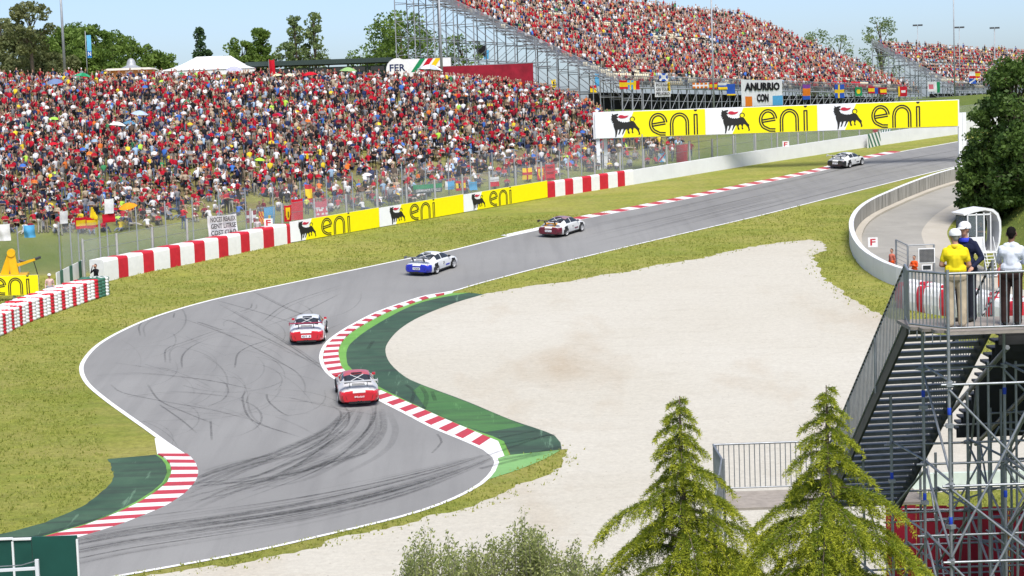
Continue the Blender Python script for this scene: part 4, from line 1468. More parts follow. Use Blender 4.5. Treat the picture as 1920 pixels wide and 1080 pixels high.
# ---------------------------------------------------------------- flags, banners, umbrellas
CLOTH = {}
def cloth(c):
    key = tuple(round(x, 3) for x in c)
    if key not in CLOTH:
        CLOTH[key] = paint('cloth_%d' % len(CLOTH), c, .85, .14, 2.5, spec=.1)
    return CLOTH[key]
CR = {'r': (.55, .015, .03), 'y': (.85, .58, .02), 'w': (.75, .75, .75), 'b': (.03, .10, .45), 'l': (.10, .38, .65), 'g': (.02, .25, .10), 'k': (.015, .015, .018), 'o': (.75, .20, .02), 'p': (.20, .06, .30), 'n': (.02, .03, .10), 'k2': (.10, .12, .12), 'd': (.22, .01, .02), 'i': (.62, .16, .20), 'G': (.4, .4, .42)}

def flag(name, label, o, ux, uy, W, H, pat, cat='flag', group=None, nu=12, nv=8, wave=.06, slant=0.0, txt=None, tcol='k', seed=0):
    """wavy sheet; pat(u, v) -> colour key; v = 1 at the top"""
    rg = random.Random(seed + int(W * 1000))
    o, ux, uy = Vector(o), Vector(ux).normalized(), Vector(uy).normalized()
    n = ux.cross(uy).normalized()
    ph = rg.uniform(0, 6)
    keys, cols = [], {}
    vs, fs, mi = [], [], []
    dsp = lambda u, v: wave * (math.sin(u * 7 + ph + v * 2) * .6 + math.sin(v * 6 + ph) * .4) * (1.1 - v * .6)
    for layer in (0, 1):
        for j in range(nv + 1):
            for i in range(nu + 1):
                u, v = i / nu, j / nv
                sag = -.04 * H * math.sin(math.pi * u) * v
                vs.append(o + ux * (u * W + slant * (1 - v) * W) + uy * (v * H + sag) + n * (dsp(u, v) + layer * .012))
    K = (nu + 1) * (nv + 1)
    for layer in (0, 1):
        for j in range(nv):
            for i in range(nu):
                key = pat((i + .5) / nu, (j + .5) / nv)
                if key not in cols: cols[key] = len(cols)
                a = layer * K + j * (nu + 1) + i
                f = (a, a + 1, a + nu + 2, a + nu + 1)
                fs.append(f if layer else f[::-1]); mi.append(cols[key])
    g = empty(name, o, label=label, cat=cat, group=group)
    mb = MB(); mb.v = vs; mb.f = [list(f) for f in fs]; mb.m = mi
    mb.build('cloth', [cloth(CR[k]) for k in cols], g, world=True, smooth=True)
    if txt:
        rows = txt
        lt = MB()
        hh = H / (len(rows) + .35)
        for r_, row in enumerate(rows):
            lettering(lt, row, o + ux * (.07 * W) + uy * (H - (r_ + 1) * hh), ux, uy, .86 * W, hh * .72, off=wave * 1.2 + .03)
        lt.build('lettering', cloth(CR[tcol]), g, world=True)
    return g

sp = lambda u, v: 'y' if .27 < v < .73 else 'r'
plain = lambda k: (lambda u, v: k)
UP = Vector((0, 0, 1))
SF = [  # x0, y0, x1, y1, pattern, name, label, text
    (1161, 150, 1177, 167, sp, 'flag', 'red and yellow striped flag at the left end of the stand rail', None),
    (1175, 150, 1188, 168, lambda u, v: 'y' if abs(u - .5) < .1 or abs(v - .6) < .1 else 'l', 'flag', 'pale blue flag with yellow cross on the stand rail', None),
    (1187, 151, 1199, 168, lambda u, v: 'y' if u < .4 else 'r', 'flag', 'small drooping red and yellow flag beside the pale blue flag', None),
    (1236, 137, 1252, 152, lambda u, v: 'w' if abs(u - v) < .16 or abs(u + v - 1) < .16 else 'b', 'flag', 'blue flag with white diagonal cross above a white banner', None),
    (1227, 154, 1256, 182, lambda u, v: 'y' if u > .86 and v > .35 else 'w', 'banner', 'white square banner lettered POTASAS on the stand front', ['POTASAS', 'ON TOUR', 'PELIGRO']),
    (1298, 155, 1328, 166, lambda u, v: 'w' if .42 < v < .58 or int(u * 12) % 3 == 2 else 'o', 'banner', 'long orange and white banner on the stand front', None),
    (1330, 155, 1345, 167, sp, 'flag', 'red and yellow flag left of the thin lamp mast', None),
    (1346, 155, 1363, 168, lambda u, v: 'w' if v > .66 else 'b' if v > .33 else 'y', 'flag', 'white, blue and yellow striped flag on the stand front', None),
    (1362, 157, 1378, 179, lambda u, v: 'y' if v < .15 else 'b', 'flag', 'hanging dark blue flag with yellow hem', None),
    (1389, 149, 1466, 200, lambda u, v: 'o' if v < .32 and .06 < u < .26 else 'l' if v < .36 and u > .74 else 'w', 'banner', 'large white bedsheet banner painted ANURRIO in black', ['ANURRIO', '   CON   ']),
    (1505, 158, 1519, 187, lambda u, v: 'p' if v > .7 else 'o' if v > .3 else 'b', 'flag', 'purple, orange and blue hanging flag right of the bedsheet banner', None),
    (1565, 158, 1583, 184, lambda u, v: 'y' if abs(u - .42) < .11 or abs(v - .5) < .11 else 'b', 'flag', 'blue flag with a yellow cross under the crowded stand', None),
    (1603, 163, 1616, 180, lambda u, v: 'y' if abs(u - .5) + abs(v - .5) < .32 else 'g', 'flag', 'green flag with yellow diamond under the stand', None),
    (1628, 162, 1640, 175, sp, 'flag', 'leftmost of two small red and yellow flags right of the green flag', None),
    (1640, 164, 1650, 176, lambda u, v: 'b' if u < .6 else 'd', 'flag', 'small blue and dark red flag between two striped flags', None),
    (1650, 164, 1662, 177, sp, 'flag', 'rightmost of two small red and yellow flags right of the green flag', None),
    (1684, 162, 1700, 181, lambda u, v: 'w' if .35 < v < .6 and .3 < u < .8 else 'y' if u < .15 else 'r', 'flag', 'red banner with white mark near the far end of the stand', None),
]
for i, (x0, y0, x1, y1, pat, nm, lab, txt) in enumerate(SF):
    tl, tr_, bl = front_at(x0, y0), front_at(x1, y0), front_at(x0, y1)
    ux = (tr_ - tl); ux.z *= .3
    flag(nm, lab, tl - UP * (tl.z - bl.z), ux, UP, ux.length, tl.z - bl.z, pat, 'banner' if nm == 'banner' else 'flag', 'flags hung on the stand front', seed=i, txt=txt, wave=.05)
for i, (x0, y0, x1, y1, pat, lab) in enumerate([
        (1739, 153, 1752, 172, lambda u, v: 'i' if .3 < v < .8 and .2 < u < .8 else 'w', 'white banner with pink print by the second stand stairs'),
        (1752, 153, 1762, 174, lambda u, v: 'g' if u > .4 else 'w', 'green and white flag beside the pink printed banner'),
        (1817, 134, 1828, 147, lambda u, v: 'w' if v > .4 else 'r', 'white and red flag by the dark tree top'),
        (1828, 134, 1838, 146, sp, 'red and yellow flag nearest the dark tree top'),
        (1817, 147, 1830, 157, lambda u, v: 'w' if abs(u - v) < .15 else 'b', 'blue flag below the white and red flag')]):
    f2 = lambda x, y: front_at(x, y, P2, 92)
    tl, tr_, bl = f2(x0, y0), f2(x1, y0), f2(x0, y1)
    ux = (tr_ - tl); ux.z *= .3
    flag('flag', lab, tl - UP * (tl.z - bl.z), ux, UP, ux.length, tl.z - bl.z, pat, 'flag', 'flags at the second stand', seed=40 + i)

def hang(px0, py0, px1, py1, off, pat, name, label, cat='flag', group=None, txt=None, tcol='k', wave=.05, slant=0.0, seed=0):
    """cloth hung on one of the fences behind the barrier"""
    L = offset(BARL if px1 > 190 else [Vector((BARL[0].x - 14, BARL[0].y - 1.5, 0))] + BARL, off)
    best = []
    for px in (px0, px1):
        d = ray(px, py1)
        k = min(range(len(L)), key=lambda i: abs((L[i].x) / L[i].y - d.x / d.y))
        best.append(at(px, py1, L[k].y - .12))
    a, b = best
    t = Vector((b.x - a.x, b.y - a.y, 0))
    H = (py1 - py0) / FPX * a.y
    return flag(name, label, a, t, UP, t.length, H, pat, cat, group, txt=txt, tcol=tcol, wave=wave, slant=slant, seed=seed)
HG = 'cloths hung on the spectator fence'
hang(390, 405, 445, 447, 1.7, plain('w'), 'banner', 'white bedsheet banner with black handwriting on the fence', 'banner', HG, ['NOCES REALEX', 'GENT LITRSE', 'COST CIAO'], wave=.09)
hang(463, 395, 481, 418, 4.1, lambda u, v: 'w' if abs(u - .5) < .13 or abs(v - .5) < .12 else 'd', 'flag', 'dark red flag with white cross on the fence', 'flag', HG)
hang(486, 396, 495, 420, 4.1, lambda u, v: 'y' if (int(u * 6) + int(v * 6)) % 3 == 0 else 'r', 'flag', 'narrow red and yellow patterned flag left of the blue banner', 'flag', HG)
hang(496, 388, 516, 420, 4.1, lambda u, v: 'y' if abs(u - .45) < .1 and abs(v - .4) < .1 else 'l', 'banner', 'plain blue upright banner on the fence', 'banner', HG)
def shield(u, v):
    return 'y' if abs(u - .5) / .30 < 1 and .12 < v < .88 and abs(u - .5) < .30 * min(1, v / .35) else 'r'
def shield_horse(u, v):
    k = shield(u, v)
    return 'k' if k == 'y' and abs(u - .48) < .1 and .3 < v < .68 else k
hang(534, 385, 547, 416, 1.7, shield_horse, 'banner', 'red banner with yellow shield left of the leftmost board', 'banner', HG)
hang(547, 373, 569, 413, 4.1, plain('r'), 'banner', 'plain red sheet directly behind the yellow-shield banner', 'banner', HG)
hang(588, 378, 614, 408, 4.1, lambda u, v: 'w' if v < .7 and int(v * 9) % 2 and random.random() < .55 else 'i', 'banner', 'faded pink banner with white scrawl above the leftmost board', 'banner', HG)
hang(775, 347, 829, 364, 4.1, lambda u, v: 'g' if v > .55 else 'k2', 'banner', 'long green and grey banner with white lettering on the fence', 'banner', HG, ['', 'GERMANOR S VALLE'], 'w', .03)
hang(835, 340, 852, 356, 4.1, lambda u, v: 'w' if u < .25 else 'l', 'flag', 'pale blue flag between the green banner and a striped flag', 'flag', HG)
hang(855, 339, 873, 358, 4.1, lambda u, v: 'k' if abs(u - .4) < .12 and abs(v - .5) < .2 else sp(u, v), 'flag', 'red and yellow flag with dark bull above the middle board', 'flag', HG)
hang(880, 341, 895, 357, 4.1, plain('l'), 'flag', 'bright blue flag above the rightmost wall board', 'flag', HG)
hang(919, 332, 936, 350, 4.1, lambda u, v: 'w' if v > .55 else 'r', 'flag', 'white and red flag above the rightmost wall board', 'flag', HG)
hang(980, 315, 998, 337, 4.1, lambda u, v: 'r' if abs(u - .5) < .09 or abs(v - .5) < .09 else 'y', 'flag', 'yellow flag with thin red cross on the fence', 'flag', HG)
hang(1007, 313, 1021, 338, 4.1, shield_horse, 'banner', 'red banner with yellow shield above the striped wall', 'banner', HG)
hang(1023, 308, 1041, 338, 4.1, lambda u, v: 'd' if int(v * 8) % 3 == 0 and .2 < u < .8 else 'r', 'banner', 'red banner beside the yellow shield near the gantry', 'banner', HG)
hang(1269, 271, 1290, 305, 4.1, lambda u, v: 'w' if .15 < u < .85 and int(v * 12) % 3 == 1 and int(u * 9) % 3 else 'r', 'banner', 'tall red banner with white characters under the gantry', 'banner', HG)
hang(1234, 287, 1248, 304, 4.1, lambda u, v: 'r' if abs(u - v) < .12 else 'w' if abs(u + v - 1) < .2 else 'l', 'flag', 'blue, white and red crossed flag under the gantry', 'flag', HG)
hang(142, 408, 163, 430, 4.1, lambda u, v: 'y' if abs(v - .5) < .3 and .1 < u < .9 else 'r', 'flag', 'left of the two big red and yellow flags on the fence', 'flag', HG)
hang(163, 408, 184, 428, 4.1, lambda u, v: 'y' if abs(v - .5) < .28 else 'r', 'flag', 'right of the two big red and yellow flags on the fence', 'flag', HG)
hang(172, 388, 186, 412, 4.1, lambda u, v: 'y' if u + v < 1.2 else 'k', 'flag', 'yellow and black flag above the two striped flags', 'flag', HG, slant=-.3)
hang(197, 373, 214, 401, 4.1, plain('w'), 'flag', 'plain white flag left of the orange umbrella', 'flag', HG)
hang(192, 402, 216, 418, 4.1, plain('r'), 'flag', 'dull red cloth under the plain white flag', 'flag', HG)
hang(113, 396, 128, 420, 4.1, lambda u, v: 'w', 'flag', 'small white flag near the far left of the fence', 'flag', HG)
hang(45, 422, 66, 446, 4.1, plain('l'), 'tarpaulin', 'crumpled blue tarpaulin on the fence at far left', 'tarpaulin', HG, wave=.15)
hang(-6, 420, 20, 452, 4.1, plain('w'), 'tarpaulin', 'white sheet on the fence at the left edge', 'tarpaulin', HG, wave=.12)

def pole_flag(px, py_top, py_base, w, h, pat, label, seed=0, side=1):
    p = gp(px, py_base)
    s = FPX / p.y
    top = p + UP * ((py_base - py_top) / s)
    g = flag('flag_on_pole', label, top - UP * (h / s) + Vector((.04 * side, 0, 0)), (side, 0, 0), UP, w / s, h / s, pat, 'flag', 'flags waved in the crowd', wave=.12, seed=seed, slant=.15)
    rod('pole', p, top, .025, M['steel_far'], g, 6)
pole_flag(506, 112, 165, 10, 48, lambda u, v: 'b' if v < .35 and u < .6 else 'r', 'tall red flag with blue foot on a pole near the tent', 1)
pole_flag(504, 246, 292, 9, 38, lambda u, v: 'y' if .35 < u < .7 else 'r', 'furled red and yellow flag on a pole mid-bank', 2)
pole_flag(572, 345, 392, 13, 36, sp, 'red and yellow flag on a pole behind the shield banner', 3)
pole_flag(1106, 160, 196, 12, 22, sp, 'red and yellow pennant at the right end of the bank', 4)
pole_flag(1034, 149, 178, 8, 17, lambda u, v: 'k' if abs(u - .5) < .2 and abs(v - .5) < .2 else 'y', 'small yellow flag left of the stand stairs', 5)
pole_flag(1128, 138, 200, 10, 24, plain('l'), 'blue flag hanging at the corner of the stand', 6, -1)
pole_flag(893, 86, 140, 20, 20, plain('k'), 'black flag flying under the grandstand end', 7)
pole_flag(919, 94, 140, 9, 17, plain('l'), 'teal flag beside the black flag under the grandstand end', 8, -1)
pole_flag(569, 283, 318, 9, 20, sp, 'small striped flag low on the bank above the leftmost board', 9)

def umbrella(px, py, w, col, label, col2=None, tilt=(0, 0), hub=2.0):
    """px, py: centre of the canopy's rim; w: width in pixels"""
    p = gp(px, py + w * 1.3)
    s = FPX / p.y
    r = w / s / 2
    top = at(px, py, p.y)
    g = empty('umbrella', (p.x, p.y, p.z), label=label, cat='umbrella', group='umbrellas in the crowd')
    n = 8
    rot = Matrix.Rotation(tilt[0], 4, 'X') @ Matrix.Rotation(tilt[1], 4, 'Y')
    for k in range(n):
        vs, fs = [], []
        for j in range(5):
            f = j / 4
            for q in (0, .5, 1):
                an = 2 * math.pi * (k + q) / n
                rr = r * f * (1 - .06 * (q == .5) * f)
                vs.append(top + (rot @ Vector((rr * math.cos(an), rr * math.sin(an), r * .42 * (1 - f ** 1.8) - (.03 * r if q == .5 else 0) * f))))
        for j in range(4):
            for q in range(2): fs.append((j * 3 + q, j * 3 + q + 1, j * 3 + q + 4, j * 3 + q + 3))
        MB().add(vs, fs).build('canopy_panel', cloth(col2 if col2 and k % 2 else col), g, world=True, smooth=True)
    rod('shaft', (top.x, top.y, p.z), top + UP * (r * .45), .02, M['steel_far'], g, 6)
UMB = [(155, 143, 32, CR['g'], 'green parasol at the top of the bank by the lamp mast', (.05, .35, .18)), (103, 154, 30, (.16, .22, .38), 'tilted slate blue umbrella left of the lamp mast', None), (220, 235, 33, CR['w'], 'white umbrella high on the left of the bank', None), (262, 214, 33, (.42, .52, .68), 'pale blue umbrella above the white one', None), (243, 231, 24, (.10, .25, .38), 'teal umbrella touching the white one', None), (102, 224, 23, (.35, .70, .08), 'lime green shade at the left of the bank', None), (100, 271, 23, CR['r'], 'red umbrella low on the left of the bank', None), (520, 216, 20, (.50, .02, .08), 'crimson umbrella mid-bank below the tall red flag', None), (581, 141, 30, CR['r'], 'bright red parasol on the crest', None), (543, 142, 22, (.60, .56, .38), 'cream parasol on the crest left of the red one', (.72, .70, .58)), (519, 142, 20, (.62, .58, .36), 'straw coloured parasol on the crest near the tent', None), (653, 133, 33, (.28, .46, .18), 'pale green parasol on the crest right of the red one', None), (240, 388, 36, (.80, .30, .02), 'orange umbrella near the fence', None), (487, 300, 20, (.42, .72, .06), 'lime green umbrella mid-bank', None), (806, 131, 48, (.45, .47, .52), 'wide grey striped parasol under the grandstand', CR['w']), (853, 130, 26, CR['w'], 'white and red parasol under the grandstand', CR['r']), (439, 131, 32, (.42, .42, .55), 'lavender parasol in front of the white tent', None), (747, 276, 22, (.7, .7, .7), 'black and white striped umbrella mid-bank', (.02, .02, .02)), (688, 328, 20, (.72, .68, .68), 'pinkish white umbrella lying low on the bank', None)]
for px, py, w, c, lab, c2 in UMB: umbrella(px, py, w, c, lab, c2, (R(random.uniform(-4, 16)), R(random.uniform(-8, 8))))

# cool boxes and bags low on the bank
for i, (px, py, c, nm) in enumerate([(164, 301, CR['b'], 'blue'), (248, 318, CR['b'], 'second blue'), (608, 304, CR['l'], 'pale blue'), (310, 400, CR['w'], 'white'), (281, 404, CR['w'], 'small white'), (250, 322, CR['y'], 'yellow'), (420, 330, CR['b'], 'dark blue')]):
    p = gp(px, py)
    g = empty('cool_box', p, random.uniform(-.5, .5), f'{nm} cool box standing on the grass bank', 'cool box', 'cool boxes on the bank')
    MB().box((0, 0, .17), (.5, .32, .34), taper=1.05).build('body', cloth(c), g)
    MB().box((0, 0, .38), (.54, .36, .08)).build('lid', M['white'], g)
    MB().path([(-.27, 0, .3), (-.27, 0, .5), (.27, 0, .5), (.27, 0, .3)], .015, 6).build('handle', M['white'], g)

# ---------------------------------------------------------------- masts, tents, buildings behind the crest
def mast(px0, px1, y0, y1, Y, r, label, name='lamp_mast', head=False):
    b = at(px1, y1, Y)
    b = Vector((b.x, b.y, tz(b.x, b.y)))
    sc_ = FPX / Y
    top = Vector((b.x, b.y, at(px0, y0, Y).z))
    g = empty(name, b, label=label, cat='mast')
    mb = MB().tube(b, top, r, r * .6, 10)
    mb.build('pole', M['steel_far'], g, world=True, smooth=True)
    MB().lathe(b, [(r * 2, 0), (r * 2, .15), (r, .2)], 10).build('base', M['concrete_post'], g, world=True)
    if head:
        for sx in (-.45, .45):
            MB().box((top.x + sx, top.y - .1, top.z + .05), (.75, .35, .28)).build('floodlight', M['steel_dark'], g, world=True)
    return g, top
mast(113, 122, -60, 142, 208, .17, 'tall grey lamp mast on the crest at the left')
mast(822, 828, -40, 128, 214, .17, 'tall grey lamp mast in front of the stand scaffolding')
mast(1333, 1340, -40, 262, 205, .12, 'thin grey mast rising above the gantry')
mast(1786, 1789, -40, 90, 300, .13, 'thin bare mast beyond the second stand')
mast(1719, 1721, 48, 90, 335, .09, 'left flood lamp on a short post beyond the second stand', 'flood_lamp', True)
mast(1797, 1799, 52, 90, 335, .09, 'middle flood lamp on a short post beyond the second stand', 'flood_lamp', True)
mast(1863, 1865, 53, 90, 335, .14, 'blue flood lamp post beyond the second stand', 'flood_lamp', True)
g, top = mast(162, 164, 58, 140, 212, .06, 'slim post carrying a pale blue N banner', 'banner_post')
bm_ = at(162, 66, 211.8)
ban = MB(); s_ = FPX / 212
ban.prism([(0, 0), (8 / s_, 0), (8 / s_, -42 / s_), (0, -42 / s_)][::-1], bm_, (1, 0, 0), UP, .0 + .02)
ban.build('banner', cloth((.16, .50, .74)), g, world=True)
MB().prism([(.0, -42 / s_ + .05), (8 / s_, -42 / s_ + .05), (8 / s_, -29 / s_), (0, -29 / s_)], bm_, (1, 0, 0), UP, .03).build('banner_foot', cloth((.02, .16, .50)), g, world=True)
lt = MB(); lettering(lt, 'N', bm_ + Vector((.08, -.04, -40 / s_ + .1)), (1, 0, 0), UP, 5.5 / s_, 7.5 / s_); lt.build('lettering', M['white'], g, world=True)

# white marquee
p0, p1 = at(291, 134, 226), at(482, 134, 226)
zg = tz(p0.x, 226)
W_ = p1.x - p0.x
ze = at(386, 131, 226).z; zr = at(386, 105, 228).z
tent = empty('marquee', ((p0.x + p1.x) / 2, 229, zg), label='large white marquee on the crest of the bank', cat='tent')
x0, x1, xm0, xm1 = p0.x, p1.x, p0.x + W_ * .36, p0.x + W_ * .70
tm = paint('tent_white', (.80, .80, .80), .7, .05)
def slope(a, b, c, d):
    """slightly sagging roof sheet"""
    vs, fs = [], []
    for j in range(7):
        for i in range(7):
            u, v = i / 6, j / 6
            p = Vector(a).lerp(Vector(b), u).lerp(Vector(d).lerp(Vector(c), u), v)
            p.z -= .35 * math.sin(math.pi * v) * (1 if v < 1 else 0)
            vs.append(p)
    for j in range(6):
        for i in range(6): fs.append((j * 7 + i, j * 7 + i + 1, j * 7 + i + 8, j * 7 + i + 7))
    MB().add(vs, fs).build('roof_sheet', tm, tent, world=True, smooth=True)
slope((x0, 225, ze), (x1, 225, ze), (xm1, 230, zr), (xm0, 230, zr))
slope((x1, 225, ze), (x1, 235, ze), (xm1, 230, zr), (xm1, 230, zr))
slope((x1, 235, ze), (x0, 235, ze), (xm0, 230, zr), (xm1, 230, zr))
slope((x0, 235, ze), (x0, 225, ze), (xm0, 230, zr), (xm0, 230, zr))
for k in range(5):
    xa, xb = x0 + W_ * k / 5, x0 + W_ * (k + 1) / 5
    MB().hexa([(xa + .05, 225.1, zg), (xb - .05, 225.1, zg), (xb - .05, 225.14, zg), (xa + .05, 225.14, zg), (xa + .05, 225.1, ze - .05), (xb - .05, 225.1, ze - .05), (xb - .05, 225.14, ze - .05), (xa + .05, 225.14, ze - .05)]).build('side_curtain', tm, tent, world=True)
    rod('pole', (xa, 225.0, zg), (xa, 225.0, ze), .06, M['steel_far'], tent)
# kiosk with a little dome
kc = at(247, 138, 222); zk = tz(kc.x, 222)
ks = FPX / 222
g = empty('kiosk', (kc.x, 222, zk), label='low cream kiosk with a small grey dome on its roof', cat='kiosk')
zt = at(247, 132, 222).z
MB().box((0, 0, (zt - zk) / 2), (78 / ks, 3.5, zt - zk)).build('wall', cloth((.75, .32, .12)), g)
MB().box((0, 0, zt - zk + .12), (90 / ks, 4.4, .24), taper=.86).build('roof', paint('kiosk_roof', (.55, .52, .45), .7), g)
MB().lathe((0, 0, zt - zk + .24), [(1.3, 0), (.75, .25), (.55, .35), (.5, .7), (.38, .95), (.2, 1.1), (.02, 1.15)], 14).build('dome', M['steel_far'], g, smooth=True)
# dark green flat-roofed building
bc = at(600, 128, 232); zk = tz(bc.x, 232); bs = FPX / 232
g = empty('pavilion', (bc.x, 232, zk), label='long low dark green pavilion with flat roof behind the crest', cat='building')
zt = at(600, 120, 232).z - zk
wb = 250 / bs
MB().box((0, 2, zt / 2 - .2), (wb, 4, zt - .4)).build('wall', paint('pavilion_green', (.10, .16, .12), .7), g)
MB().box((0, 1.4, zt + .2), (wb + 1.2, 6.5, .55)).build('roof', paint('pavilion_roof', (.03, .05, .045), .6), g)
for k in range(7):
    MB().box((-wb / 2 + wb * (k + .5) / 7, -.08, zt * .6), (wb / 10, .12, .5)).build('window', M['glass'], g)
for k in range(8):
    rod('post', wmat(g) @ Vector((-wb / 2 + wb * k / 7, -1.2, 0)), wmat(g) @ Vector((-wb / 2 + wb * k / 7, -1.2, zt)), .08, M['steel_dark'], g)
# red cloth and printed white tent under the grandstand end
a, b = at(800, 138, 216), at(1000, 138, 216)
g = empty('red_screen', (a.x, 216, tz(a.x, 216)), label='long dark red cloth screen under the grandstand end', cat='screen')
for k in range(10):
    xa, xb = a.x + (b.x - a.x) * k / 10, a.x + (b.x - a.x) * (k + 1) / 10
    za = at(900, 122, 216).z
    pts = [(xa, 216 + .12 * (k % 2), tz(xa, 216)), (xb, 216 + .12 * ((k + 1) % 2), tz(xb, 216))]
    MB().hexa([pts[0], pts[1], (xb, pts[1][1] + .03, pts[1][2]), (xa, pts[0][1] + .03, pts[0][2]), (xa, pts[0][1], za), (xb, pts[1][1], za), (xb, pts[1][1] + .03, za), (xa, pts[0][1] + .03, za)]).build('cloth_panel', M['red_cloth'], g, world=True)
a = at(790, 128, 224); ts = FPX / 224
g = empty('vendor_tent', (a.x, 224, tz(a.x, 224)), label='white vendor tent with green, red and yellow slashes', cat='tent')
zt = at(790, 110, 224).z - g.location.z
MB().box((0, 1.5, zt / 2), (110 / ts, 3, zt)).build('wall', tm, g)
for k, c in enumerate(('g', 'r', 'y')):
    MB().prism([(-1.2 + k * .9, zt * .55), (-.6 + k * .9, zt * .55), (.5 + k * .9, zt), (-.1 + k * .9, zt)], (0, 0, 0), (1, 0, 0), UP, .02).build('slash', cloth(CR[c]), g)
a = at(770, 128, 222)
g = empty('arch_sign', (a.x - 1.5, 222, tz(a.x, 222)), label='round-topped white sign lettered in dark grey near the vendor tent', cat='sign')
zt = at(770, 108, 222).z - g.location.z
MB().prism([(-1.3, 0), (1.3, 0)] + arc(0, zt - 1.3, 1.3, 1.3, 0, 180, 12), (0, 0, 0), (1, 0, 0), UP, .1).build('panel', M['white'], g)
lt = MB(); lettering(lt, 'FER', (-.9, -.12, zt - 1.5), (1, 0, 0), UP, 1.8, .8); lt.build('lettering', cloth(CR['n']), g)
# ---------------------------------------------------------------- race cars (x forward, y left, z up)
ST = [  # x, z bottom, half width low, half width max, shoulder z, shoulder half width, roof z, roof half width
    (-2.24, .27, .68, .77, .60, .73, .66, .56), (-2.17, .22, .76, .85, .665, .79, .76, .58), (-1.95, .20, .82, .905, .75, .80, .865, .60), (-1.65, .16, .86, .925, .82, .79, .965, .60),
    (-1.25, .12, .86, .926, .865, .79, 1.085, .575), (-.85, .11, .84, .905, .88, .80, 1.20, .56), (-.4, .11, .82, .875, .885, .80, 1.27, .555), (0.0, .11, .82, .865, .88, .80, 1.28, .555),
    (.4, .11, .82, .865, .87, .795, 1.205, .56), (.8, .11, .82, .875, .855, .775, 1.02, .58), (1.05, .11, .82, .89, .845, .745, .87, .56), (1.35, .12, .82, .90, .815, .70, .78, .50),
    (1.7, .13, .78, .875, .74, .66, .70, .46), (2.0, .15, .68, .80, .61, .60, .60, .40), (2.18, .19, .54, .66, .49, .52, .49, .36), (2.27, .26, .36, .48, .40, .38, .41, .26)]
def car_ring(s):
    x, zb, wl, wm, zs, ws, zr, wr = s
    h = [(0, zb), (wl * .7, zb), (wl, zb + .03), (wm * .985, zb + .14), (wm, (zb + zs) * .5 + .02), (wm * .985, zs - .12), ((ws + wm) / 2, zs - .035), (ws, zs)]
    h += [(ws * .62 + wr * .38, zs + (zr - zs) * .45), (ws * .18 + wr * .82, zs + (zr - zs) * .83), (wr * .86, zr - (zr - zs) * .05 - .004), (wr * .5, zr - .0 + .012), (0, zr + .02)]
    return h
def interp_st(x):
    xs = [s[0] for s in ST]
    return tuple([x] + [float(np.interp(x, xs, [s[k] for s in ST])) for k in range(1, 8)])

def car_mats(nm, main, bumper, roof):
    return [paint(f'car_{nm}_body', main, .28, .03, 2, coat=.6), paint(f'car_{nm}_tail', bumper, .28, .05, 2, coat=.6), M['glass'], M['plastic_black'], paint(f'car_{nm}_roof', roof, .28, .04, 2, coat=.6)]

